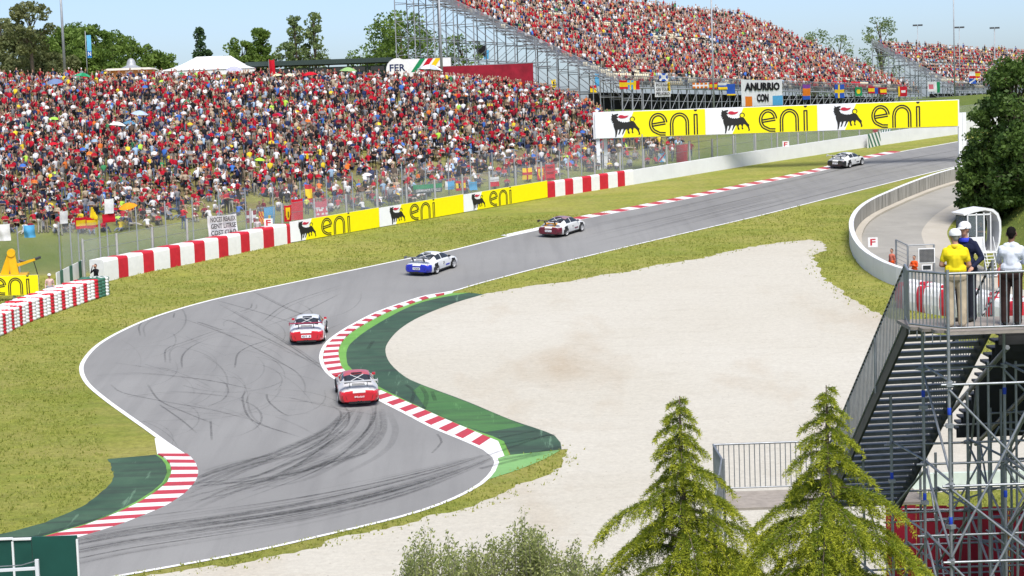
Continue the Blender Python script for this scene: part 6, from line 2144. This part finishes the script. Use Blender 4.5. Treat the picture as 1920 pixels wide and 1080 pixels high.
MB().box((0, -.07, 1.95), (.86, .03, .76)).build('panel', pm, g)
MB().box((0, -.02, 1.25), (.6, .1, .35)).build('box', M['white'], g)
MB().box((0, -.08, 1.25), (.46, .02, .24)).build('screen', M['glass'], g)

# marshals' cabin on legs
cb = gp(1838, 530, True)
cb = at(1835, 515, 117.0); cb.z = tz(cb.x, 117)
g = empty('marshal_cabin', cb, R(8), 'small white rounded marshal cabin on legs with a ladder', 'cabin')
wh = paint('cabin_white', (.74, .75, .76), .45, .06)
zf = 1.35
def cabprof(k):      # outline of the side wall seen from the front: flat left, rounded right
    return [(-1.05, zf), (.80, zf), (1.02, zf + .6), (1.10, zf + 1.3), (1.08, zf + 1.9), (.92, zf + 2.35), (.60, zf + 2.62), (.1, zf + 2.72), (-.6, zf + 2.62), (-1.35, zf + 2.42)]
outer = cabprof(0)
mb = MB()
shell = outer[1:]
inner = [(x * .9 - .02, zf + (z - zf) * .945) for x, z in shell]
for (x0, z0), (x1, z1), (i0, j0), (i1, j1) in zip(shell, shell[1:], inner, inner[1:]):
    mb.hexa([(x0, -.95, z0), (x1, -.95, z1), (x1, .95, z1), (x0, .95, z0), (i0, -.95, j0), (i1, -.95, j1), (i1, .95, j1), (i0, .95, j0)])
mb.build('shell', wh, g)
MB().box((-.12, 0, zf), (1.95, 1.9, .1)).build('floor', wh, g)
MB().box((-.50, -.92, zf + .5), (1.0, .06, .95)).build('front_panel', wh, g)
MB().box((-.1, .93, zf + 1.2), (1.9, .04, 2.2)).build('back_wall', M['glass'], g)
for x in (-1.03, -.48, .0, .42): MB().box((x, -.93, zf + 1.25), (.07, .07, 2.35)).build('mullion', wh, g)
MB().box((-.3, -.93, zf + 2.32), (1.5, .07, .08)).build('head_rail', wh, g)
for x0, x1 in ((-1.0, -.5), (-.46, -.02)):
    MB().box(((x0 + x1) / 2, -.93, zf + 1.65), (x1 - x0 - .07, .02, 1.25)).build('pane', veil('clear_pane', (.2, .24, .26), .35), g)
MB().box((-1.04, 0, zf + 1.55), (.03, 1.7, 1.3)).build('side_pane', veil('clear_pane', (.2, .24, .26), .35), g)
MB().box((-1.05, 0, zf + .5), (.05, 1.8, .9)).build('side_panel', wh, g)
for x in (-.95, .75):
    for y in (-.85, .85): MB().box((x, y, zf / 2 - .2), (.1, .1, zf + .3)).build('leg', M['steel'], g)
for k in range(8):
    z = zf - .02 - k * .19; y = -1.0 - k * .10
    MB().box((.24, y, z), (.62, .16, .035)).build('ladder_rung', wh, g)
for x in (-.08, .56):
    MB().tube((x, -.95, zf + .05), (x, -1.75, -.25), .03, n=6).build('ladder_rail', wh, g)
    MB().tube((x, -.95, zf + .95), (x, -1.75, .65), .02, n=6).build('hand_rail', wh, g)
pc = wmat(g) @ Vector((.22, .1, zf + .06))
person(pc, R(-30), 'folded', 'dark-clad marshal standing inside the white cabin', (.03, .04, .09), (.10, .11, .13), None)

# red and white padded blocks behind the scaffold
L2 = [gp(x, y, True) for x, y in [(1680, 577), (1740, 588), (1800, 597), (1850, 606), (1905, 618)]]
g = empty('padded_barrier', L2[0], label='double row of red and white padded blocks behind the platform railing', cat='barrier')
l2 = resample(L2, 17)
for k in range(16):
    t, n = nrm2(l2[k], l2[k + 1])
    for row in range(2):
        a, b = l2[k] + n * (.62 * row + (.1 if row else 0)) + UP * (.0), l2[k + 1] + n * (.62 * row + (.1 if row else 0))
        barrier_block(g, 'padded_block', a + t * .02, b - t * .02, n, 1.42 + .12 * row, .58, M['red'] if (k + row) % 3 == 0 else M['white'], .12)

# ---------------------------------------------------------------- scaffold platform with stairs in the right foreground
ST_ = M['steel']; SDK = M['steel_dark']
scf = empty('scaffold_tower', (7.77, 34.2, tz(7.77, 34.2)), label='grey scaffold tower with viewing platform and open stairs at right', cat='scaffold')
Z0 = 9.1
A = at(1778, 624, 34.2); A.z = Z0
B = at(1705, 615, 35.1); B.z = Z0
S0 = Vector((7.5, 36.3, Z0)); SDIR = Vector((-.094, 1, 0)).normalized(); RUN, DROP = 6.4, 4.9
WD = Vector((1, .094, 0)).normalized()
XR = 12.6
# deck planks
for k in range(7):
    y0, y1 = 34.22 + k * .305, 34.22 + k * .305 + .297
    xl = A.x + (B.x - A.x) * min(1, (y0 - 34.2) / .9) + .02
    MB().box(((xl + XR) / 2, (y0 + y1) / 2, Z0 - .03), (XR - xl, y1 - y0, .06)).build('deck_plank', M['wood'], scf, world=True)
def railing(p, q, h=1.05, gap=.115, r=.012, toe=.07, top_mat=ST_):
    rod('rail', p + UP * h, q + UP * h, .024, top_mat, scf)
    rod('rail', p + UP * toe, q + UP * toe, .018, ST_, scf)
    n = max(2, int((q - p).length / gap))
    for k in range(n + 1):
        c = p.lerp(q, k / n)
        rod('baluster', c + UP * toe, c + UP * h, r, ST_, scf, 6)
railing(A, Vector((XR, 34.2, Z0)))
railing(A, B, gap=.09)
railing(B, S0 + Vector((-.03, 0, 0)), gap=.1)
tape = bpy.data.materials.new('taped_rail'); tape.use_nodes = True
tn = tape.node_tree
wv = N(tn, 'ShaderNodeTexWave', Scale=3.2); wv.bands_direction = 'Z'
tg_ = tn.nodes.new('ShaderNodeNewGeometry'); tn.links.new(tg_.outputs['Position'], wv.inputs['Vector'])
tn.links.new(ramp(tn, wv.outputs['Fac'], [(.45, .02), (.55, .35)]), tn.nodes['Principled BSDF'].inputs['Base Color'])
E0 = S0 + SDIR * RUN - UP * DROP
for off, dens in ((Vector((-.03, 0, 0)), .1), (WD * 1.68, .16)):
    railing(S0 + off, E0 + off, 1.05, dens * 1.25, toe=.05, top_mat=tape)
    for tt in (.0, .33, .66, 1.0):
        c = (S0 + off).lerp(E0 + off, tt)
        rod('rail_post', c - UP * .1, c + UP * 1.07, .028, ST_, scf)
# stringers and treads
for off in (0.0, 1.65):
    a, b = S0 + WD * off, E0 + WD * off
    m_ = MB(); s2 = WD * .025
    m_.hexa([a - s2 - UP * .28, b - s2 - UP * .28, b + s2 - UP * .28, a + s2 - UP * .28, a - s2 + UP * .02, b - s2 + UP * .02, b + s2 + UP * .02, a + s2 + UP * .02])
    m_.build('stringer', SDK, scf, world=True)
NT = 29
tread_me = MB().box((.825, 0, 0), (1.6, .27, .03))
tread_me.box((.825, -.13, -.03), (1.6, .012, .06)).box((.825, .13, -.03), (1.6, .012, .05))
for k in range(NT):
    f = (k + .5) / NT
    c = S0.lerp(E0, f)
    if k == 0:
        o = tread_me.build('stair_tread', paint('tread_steel', (.17, .175, .18), .55, .3, 5, .3), scf)
    else:
        o = link(bpy.data.objects.new('stair_tread', first_tread), scf)
    first_tread = o.data
    W = Matrix.Translation(c) @ Matrix.Rotation(math.atan2(WD.y, WD.x), 4, 'Z')
    o.matrix_basis = wmat(scf).inverted() @ W
# tubes
def stair_z(y): return Z0 - DROP * min(max((y - S0.y) / RUN, 0), 1) if y > S0.y else Z0
def coupler(p):
    o = MB().box((0, 0, 0), (.13, .13, .07)).build('coupler', ST_, scf) if 'cp' not in _UNIT else link(bpy.data.objects.new('coupler', _UNIT['cp']), scf)
    _UNIT['cp'] = o.data
    o.matrix_basis = wmat(scf).inverted() @ Matrix.Translation(p) @ Matrix.Rotation(random.uniform(0, 1.5), 4, 'Z')
XS = [A.x, 9.35, 10.95, 12.5]; YS = [34.2, 36.35, 38.5, 40.6, 42.8]
LV = [8.15, 6.3, 4.9, 3.2, 1.5]
for xi, x in enumerate(XS):
    for yi, y in enumerate(YS):
        xx = x - .094 * max(0, y - 36.3) if xi < 2 else x
        gz = tz(xx, y)
        top = Z0 + 1.1 if y < 35 else Z0 - .05 if y < 37 else min(Z0, stair_z(y) + (0 if xi < 2 else 1.5)) - .1
        if y < 35 and xi == 0: top = Z0 + 1.12
        rod('standard', (xx, y, gz), (xx, y, top), .030, ST_, scf, 10)
        rod('base_plate', (xx, y, gz), (xx, y, gz + .02), .1, SDK, scf)
        for z in LV:
            if z < top:
                coupler(Vector((xx, y, z)))
                if yi == 0 or xi == 0:
                    coupler(Vector((xx, y, z - .75)))
        for z in (7.6, 5.6, 3.9):
            if z < top and (yi < 2 or xi == 0): rod('blue_collar', (xx, y, z), (xx, y, z + .13), .036, M['blue_tape'], scf, 10)
        for z in LV:
            if z > top or z < gz: continue
            if xi < len(XS) - 1:
                x2 = XS[xi + 1] - .094 * max(0, y - 36.3) if xi < 1 else XS[xi + 1]
                if not (xi == 0 and z > stair_z(y) - .35 and y > 36.4):
                    rod('ledger', (xx - .15, y - .04, z), (x2 + .15, y - .04, z), .024, ST_, scf)
            if yi < len(YS) - 1 and z < (stair_z(YS[yi + 1]) if xi < 2 else 9):
                x3 = x - .094 * max(0, YS[yi + 1] - 36.3) if xi < 2 else x
                rod('ledger', (xx + .04, y, z + .05), (x3 + .04, YS[yi + 1], z + .05), .024, ST_, scf)
rgd = random.Random(4)
for xi in range(3):
    for z0, z1 in ((8.05, 6.35), (6.25, 4.95), (4.85, 3.25), (8.0, 5.0), (6.2, 3.3)):
        for y in ((34.16, 36.3) if z0 > 4 else (34.16,)):
            s = rgd.random() < .5
            xa, xb = XS[xi], XS[xi + 1]
            if y > 35 and xi == 0: continue
            rod('brace', (xa if s else xb, y, z0), (xb if s else xa, y, z1), .024, ST_, scf)
for xi, x in enumerate(XS):
    for yi in range(len(YS) - 1):
        ya, yb_ = YS[yi], YS[yi + 1]
        for z0, z1 in ((8.0, 6.4), (6.2, 5.0), (4.8, 3.3), (3.1, 1.6)):
            lim = stair_z(yb_) - .3 if xi < 2 else 9
            if max(z0, z1) > lim: continue
            s = (yi + xi) % 2
            xo = (lambda yy: x - .094 * max(0, yy - 36.3) if xi < 2 else x)
            rod('brace', (xo(ya) + .03, ya, z0 if s else z1), (xo(yb_) + .03, yb_, z1 if s else z0), .024, ST_, scf)
# clutter of bracing further in
for k in range(46):
    x0 = rgd.uniform(9.2, 13.4); y0 = rgd.uniform(36.8, 45.0)
    zt = 8.3 - (y0 - 36.75) * .42
    if k % 3 == 0:
        rod('standard', (x0, y0, tz(x0, y0)), (x0, y0, zt), .026, ST_, scf)
        continue
    za, zb2 = rgd.uniform(2.2, max(2.6, zt - .4)), rgd.uniform(2.2, max(2.6, zt - .4))
    if k % 3 == 1: rod('brace', (x0 - rgd.uniform(.6, 1.4), y0, za), (x0 + rgd.uniform(.6, 1.4), y0 + rgd.uniform(-.1, .1), zb2), .022, ST_, scf)
    else: rod('ledger', (x0 - 1.3, y0, za), (x0 + 1.3, y0, za + .03), .022, ST_, scf)
# short bracket under the corner panel
for k in range(6):
    c = A.lerp(B, k / 5)
    rod('bracket', c - UP * .05, c - UP * (.12 + .12 * math.sin(math.pi * k / 5)), .012, ST_, scf, 6)
# lower landing with railing
LZ = E0.z
for k in range(6):
    MB().box((6.9, E0.y + .17 + k * .31, LZ - .03), (4.6, .30, .06)).build('deck_plank', M['wood'], scf, world=True)
railing(Vector((4.6, 44.6, LZ)), Vector((9.2, 44.6, LZ)), 1.12, .12)
railing(Vector((4.6, 42.8, LZ)), Vector((4.6, 44.6, LZ)), 1.12, .12)
railing(Vector((4.1, 40.5, LZ - .9)), Vector((4.6, 42.8, LZ)), 1.12, .12)
for x in (4.65, 6.9, 9.1):
    for y in (42.9, 44.55): rod('standard', (x, y, tz(x, y)), (x, y, LZ + 1.1), .03, ST_, scf)
# rising handrail with tape at the back of the platform
rod('taped_rail', at(1828, 612, 36.3), at(1888, 518, 37.0), .024, tape, scf)

# steep seating of the neighbouring stand, seen from behind
g = empty('seating_stand', (11.2, 37, tz(11.2, 37)), label='dark underside of a scaffold seating stand beside the stairs', cat='grandstand')
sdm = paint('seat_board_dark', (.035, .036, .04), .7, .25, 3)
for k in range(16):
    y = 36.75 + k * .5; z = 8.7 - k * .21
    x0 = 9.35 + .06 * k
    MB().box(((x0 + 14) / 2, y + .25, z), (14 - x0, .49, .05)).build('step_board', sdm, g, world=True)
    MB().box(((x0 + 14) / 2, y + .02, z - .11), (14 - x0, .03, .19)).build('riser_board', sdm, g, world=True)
for k in range(4):
    a, b = Vector((9.5 + k * 1.3, 36.7, 8.45)), Vector((9.5 + k * 1.3, 44.7, 5.1))
    rod('raker', a, b, .05, ST_, g)
    for t in (.3, .6, .95):
        c = a.lerp(b, t)
        rod('standard', (c.x, c.y, tz(c.x, c.y)), c, .03, ST_, g)
    rod('brace', a.lerp(b, .3), Vector((a.x, a.lerp(b, .62).y, tz(a.x, 40))), .024, ST_, g)
    rod('brace', a.lerp(b, .95), Vector((a.x, a.lerp(b, .62).y, tz(a.x, 40))), .024, ST_, g)
# red cloth along the foot of the scaffold
cl = empty('red_cloth_screen', (9.5, 46, tz(9.5, 46)), label='deep red cloth screen hung at the foot of the scaffold', cat='screen')
for k in range(7):
    x0 = 8.9 + k * .75; x1 = x0 + .74
    vs, fs = [], []
    zt = at(1800, 952, 46).z - .035 * (k - 3)
    for j in range(9):
        for i in range(7):
            u, v = i / 6, j / 8
            vs.append((x0 + (x1 - x0) * u, 46 + .05 * math.sin(u * 9 + k) * (1 - v * .5), tz(x0, 46) + (zt - tz(x0, 46)) * v))
    for j in range(8):
        for i in range(6): fs.append((j * 7 + i, j * 7 + i + 1, j * 7 + i + 8, j * 7 + i + 7))
    MB().add(vs, fs).build('cloth_panel', M['red_cloth'], cl, world=True, smooth=True)
rod('top_rail', (8.9, 46, at(1800, 952, 46).z + .03), (14.2, 46, at(1800, 952, 46).z - .2), .024, ST_, cl)
g = empty('low_wall', (13, 71, pz(13, 71)), label='low pale wall edging the gravel behind the scaffold', cat='wall')
for k in range(8):
    MB().box((13.2 + k * 1.6, 71.2, pz(0, 71.2, .25)), (1.58, .25, .6)).build('wall_panel', paint('pale_green_wall', (.55, .62, .55), .8), g, world=True)

# ---------------------------------------------------------------- the three men on the platform
def man_caps(arms, feet=(-.11, .11), lean=0.0, belly=1.0, twist=0.0, headturn=(0, 0), jacket=False):
    """arms: {-1: (elbow, wrist), 1: ...} in metres, facing -Y"""
    c = []
    hip = Vector((0, 0, .95)); chest = Vector((0, lean * .6, 1.30)); neck = Vector((0, lean, 1.50)); head = Vector((headturn[0] * .02, lean - .035 + headturn[1], 1.655))
    ht = headturn[0]
    fw = Vector((math.sin(ht), -math.cos(ht), 0)); sd = Vector((math.cos(ht), math.sin(ht), 0))
    c += [(hip + Vector((-.08, .01, -.01)), hip + Vector((.08, .01, -.01)), .138, .138, LEGS)]
    c += [(hip + Vector((-.06, 0, .10)), hip + Vector((.06, 0, .10)), .135 * belly, .135 * belly, SHIRT if jacket else SHIRT)]
    c += [(hip + Vector((0, -.015, .18)), chest + Vector((0, 0, -.02)), .152 * belly, .158, SHIRT)]
    c += [(chest + Vector((-.10, .01, .02)), chest + Vector((.10, .01, .02)), .125, .125, SHIRT)]
    c += [(chest + Vector((-.145, .0, .09)), chest + Vector((.145, 0, .09)), .074, .074, SHIRT), (chest + Vector((-.09, .0, .15)), chest + Vector((.09, 0, .15)), .06, .06, SHIRT)]
    c += [(chest + Vector((-.05, .01, .14)), neck + Vector((0, 0, -.03)), .085, .066, SHIRT), (neck + Vector((0, .0, -.03)), head + Vector((0, .01, -.04)), .056, .056, SKIN)]
    c += [(head - UP * .055 + fw * .018, head + UP * .02, .068, .082, SKIN), (head + UP * .015 - fw * .01, head + UP * .045 - fw * .012, .088, .090, SKIN)]
    c += [(head + fw * .088 + UP * .0, head + fw * .108 - UP * .028, .011, .016, SKIN)]
    c += [(head - fw * .028 + UP * .03, head - fw * .018 + UP * .065, .088, .086, HAIR), (head - fw * .055 - UP * .03, head - fw * .05 + UP * .03, .052, .07, HAIR)]
    for s in (-1, 1):
        c += [(head + sd * (.088 * s) + UP * .015, head + sd * (.092 * s) - UP * .02, .017, .013, SKIN)]
        h0 = hip + Vector((.095 * s, 0, -.03)); f = Vector((feet[0 if s < 0 else 1], .03, .085)); kn = h0.lerp(f, .5) + Vector((.01 * s, -.03, .02))
        c += [(h0, kn, .112, .088, LEGS), (kn, f + UP * .02, .088, .078, LEGS), (f + UP * .03, f + UP * -.0, .08, .082, LEGS)]
        c += [(f + Vector((0, .05, -.045)), f + Vector((.02 * s, -.17, -.05)), .042, .038, SHOE)]
        sh = chest + Vector((.175 * s, .0, .10))
        el, wr = [Vector(v) for v in arms[s]]
        mid = sh.lerp(el, .62)
        long_ = jacket
        c += [(sh, mid, .062, .060, SHIRT), (mid, el, .050 if not long_ else .058, .045 if not long_ else .052, SHIRT if long_ else SKIN), (el, wr, .046 if not long_ else .05, .032 if not long_ else .04, SHIRT if long_ else SKIN)]
        dr = (wr - el).normalized()
        pr = dr.cross(UP).normalized()
        palm = wr + dr * .075
        c += [(wr + dr * .02, palm, .032, .036, SKIN)]
        for q in range(4):
            b0 = palm + pr * ((q - 1.5) * .019) + dr * .02
            L_ = (.055, .068, .064, .05)[q]
            k1 = b0 + dr * (L_ * .55) - UP * .008
            c += [(b0, k1, .0105, .0098, SKIN), (k1, k1 + dr * (L_ * .45) - UP * .022, .0098, .0088, SKIN)]
        tb_ = wr + dr * .035 + pr * (-.034 * s)
        c += [(tb_, tb_ + dr * .035 - pr * .022 * s, .0125, .011, SKIN), (tb_ + dr * .035 - pr * .022 * s, tb_ + dr * .062 - pr * .018 * s, .011, .0095, SKIN)]
    return c
def on_deck(px, Y): return Vector((at(px, 612, Y).x, Y, Z0 + .002))
yp = on_deck(1793, 34.95)
yel = person(yp, R(172), None, 'man in yellow polo, khaki trousers and white cap, back turned', (.86, .68, .02), (.50, .42, .30), (.80, .80, .82), (.35, .33, .31), caps=man_caps({-1: ((-.245, -.03, 1.13), (-.15, -.25, 1.06)), 1: ((.25, -.03, 1.14), (.17, -.26, 1.10))}, belly=1.03, headturn=(R(18), 0)), voxel=.0125, shoe=(.30, .26, .20))
MB().lathe((0, .0, 1.49), [(.085, -.03), (.092, .0), (.074, .028), (.066, .03)], 16).build('collar', paint('polo_collar', (.80, .60, .02), .8), yel, smooth=True)
MB().lathe((0, .005, 1.0), [(.15, -.02), (.153, .0), (.15, .02)], 20).build('belt', paint('belt_brown', (.10, .06, .035), .6), yel).scale = (1.32, 1.0, 1)
np_ = on_deck(1812, 35.75)
nav = person(np_, R(-42), None, 'man in navy jacket with blue collar and white cap beside the yellow polo', (.018, .022, .05), (.03, .032, .045), (.80, .80, .82), (.30, .27, .24), caps=man_caps({-1: ((-.30, .02, 1.16), (-.22, -.20, 1.02)), 1: ((.30, .04, 1.15), (.24, -.18, 1.0))}, jacket=True, headturn=(R(-15), 0)), voxel=.0125, scale=1.04)
MB().lathe((0, .0, 1.47), [(.105, -.035), (.115, .0), (.092, .035), (.075, .04)], 16).build('collar', paint('collar_blue', (.03, .05, .55), .8), nav, smooth=True)
wp = on_deck(1897, 34.95)
person(wp, R(158), None, 'dark-haired man in white shirt and brown trousers leaning on the rail', (.68, .72, .80), (.040, .024, .022), None, (.010, .008, .008), caps=man_caps({-1: ((-.235, -.12, 1.14), (-.13, -.36, 1.12)), 1: ((.24, -.17, 1.16), (.26, -.42, 1.12))}, lean=-.05, jacket=True), voxel=.0125, skin=(.20, .10, .065))

# ---------------------------------------------------------------- left: crane truck, board, green screen
cp = gp(14, 590, True); cp = Vector((at(10, 560, 123).x, 123, pz(0, 123)))
g = empty('crane_truck', cp, R(10), 'yellow recovery crane with folded boom behind the tyre wall', 'crane')
yl = paint('crane_yellow', (.80, .46, .01), .4, .1, 2)
MB().box((-.6, 0, .75), (4.4, 2.0, .7), taper=.96).build('chassis', yl, g)
MB().box((-1.6, 0, 1.6), (1.5, 1.8, 1.2), taper=.88).build('cab', yl, g)
MB().box((-1.6, -.93, 1.75), (1.1, .04, .6)).build('cab_window', M['glass'], g)
for x in (-2.2, 1.0):
    for s in (-1, 1): MB().lathe((x, s * .9, .5), [(.2, -.16), (.5, -.16), (.5, .16), (.2, .16)], 18, axis='y').build('wheel', M['rubber'], g)
ct = lambda px, py: wmat(g).inverted() @ at(px, py, 123)
def boom(p, q, w0, w1, nm='boom'):
    d = (q - p).normalized(); sd = d.cross(Vector((0, 1, 0))).normalized()
    mb = MB()
    yv = Vector((0, .16, 0))
    mb.hexa([p - sd * w0 - yv, q - sd * w1 - yv, q + sd * w1 - yv, p + sd * w0 - yv, p - sd * w0 + yv, q - sd * w1 + yv, q + sd * w1 + yv, p + sd * w0 + yv])
    return mb.build(nm, yl, g)
apex = ct(21, 474)
boom(ct(4, 530), apex, .26, .20); boom(apex, ct(31, 530), .22, .26)
MB().lathe((apex.x, apex.y, apex.z), [(.0, -.24), (.26, -.24), (.26, .24), (.0, .24)], 14, axis='y').build('boom_joint', yl, g)
boom(ct(33, 497), ct(66, 486), .10, .07, 'jib')
MB().path([ct(36, 488), ct(50, 492), ct(76, 482)], .09, 6).build('jib_cylinder', M['steel_dark'], g)
MB().path([ct(62, 486), ct(68, 505), ct(72, 520)], .03, 6).build('hose', M['plastic_black'], g)
MB().path([ct(12, 480), ct(8, 500), ct(10, 528)], .03, 6).build('hose', M['plastic_black'], g)
a, b = at(-86, 556, 119.0), at(73, 551, 119.0)
zc = (at(73, 552, 119).z)
g = empty('advertising_board', (b.x, 119, tz(b.x, 119)), label='yellow letter board on posts behind the tyre wall at left', cat='billboard')
Hb = 37 / FPX * 119
eni_board(g, (a.x, 119, zc), (1, 0, 0), UP, b.x - a.x, Hb, shift=(b.x - a.x) / Hb - 4.45)
for x in (b.x - .25, b.x - 1.6, b.x - 3.2): rod('post', (x, 119.15, tz(x, 119.1)), (x, 119.15, zc + Hb), .07, M['steel'], g)
# green and white striped boards behind the tyre wall
a, b = gp(108, 545, True), gp(160, 518, True)
g = empty('striped_screen', a, label='white screen with green upright stripes behind the tyre wall', cat='screen')
for k in range(9):
    p, q = a.lerp(b, k / 9), a.lerp(b, (k + 1) / 9)
    t, n = nrm2(p, q)
    MB().hexa([p, q, q + n * .06, p + n * .06] + [v + UP * 1.15 for v in (p, q, q + n * .06, p + n * .06)]).build('board', M['dkgreen'] if k % 3 == 1 else M['white'], g, world=True)

# green site screen, bottom left corner
YS_ = 43.0
g = empty('site_screen', at(147, 1080, YS_), label='dark green board screen with pale trim in the bottom left corner', cat='screen')
zt = lambda px, py: at(px, py, YS_).z
xs_ = [at(x, 1040, YS_).x for x in (-260, -160, -70, 26, 61, 147)]
for i in range(5):
    zb_ = tz(xs_[i], YS_)
    ztop = zt((xs_[i] / YS_ * FPX) + 960, 1006 + (147 - (xs_[i + 1] / YS_ * FPX + 960)) * .055)
    MB().box(((xs_[i] + xs_[i + 1]) / 2, YS_, (zb_ + ztop) / 2), (xs_[i + 1] - xs_[i] - .012, .05, ztop - zb_)).build('panel', M['green_board'], g, world=True)
    if i < 4: MB().box(((xs_[i] + xs_[i + 1]) / 2, YS_ - .03, ztop + .01), (xs_[i + 1] - xs_[i], .08, .045)).build('trim', M['white'], g, world=True)
for x in (xs_[3], xs_[5]):
    MB().box((x, YS_ - .05, (tz(x, YS_) + zt(90, 1008)) / 2 - .02), (.045, .05, zt(90, 1008) - tz(x, YS_) - .06)).build('trim_post', M['white'], g, world=True)
g = empty('rail_frame', at(69, 1085, 40), label='pale metal rail frame in front of the green board screen', cat='frame')
p = at(69, 1049, 40)
MB().box((p.x, 40, (p.z + tz(p.x, 40)) / 2), (.075, .075, p.z - tz(p.x, 40))).build('post', M['white_wall'], g, world=True)
q = at(-40, 1069, 40); p2 = at(66, 1063, 40)
MB().hexa([(q.x, 39.97, q.z - .06), (p2.x, 39.97, p2.z - .06), (p2.x, 40.03, p2.z - .06), (q.x, 40.03, q.z - .06), (q.x, 39.97, q.z), (p2.x, 39.97, p2.z), (p2.x, 40.03, p2.z), (q.x, 40.03, q.z)]).build('rail', M['white_wall'], g, world=True)
MB().path([at(67, 1052, 40), at(40, 1060, 40), at(-30, 1064, 40)], .012, 5).build('cable', M['steel'], g, world=True)
b2 = at(-40, 1090, 40)
MB().box((b2.x, 40, (q.z + tz(b2.x, 40)) / 2), (.075, .075, q.z - tz(b2.x, 40))).build('post', M['white_wall'], g, world=True)
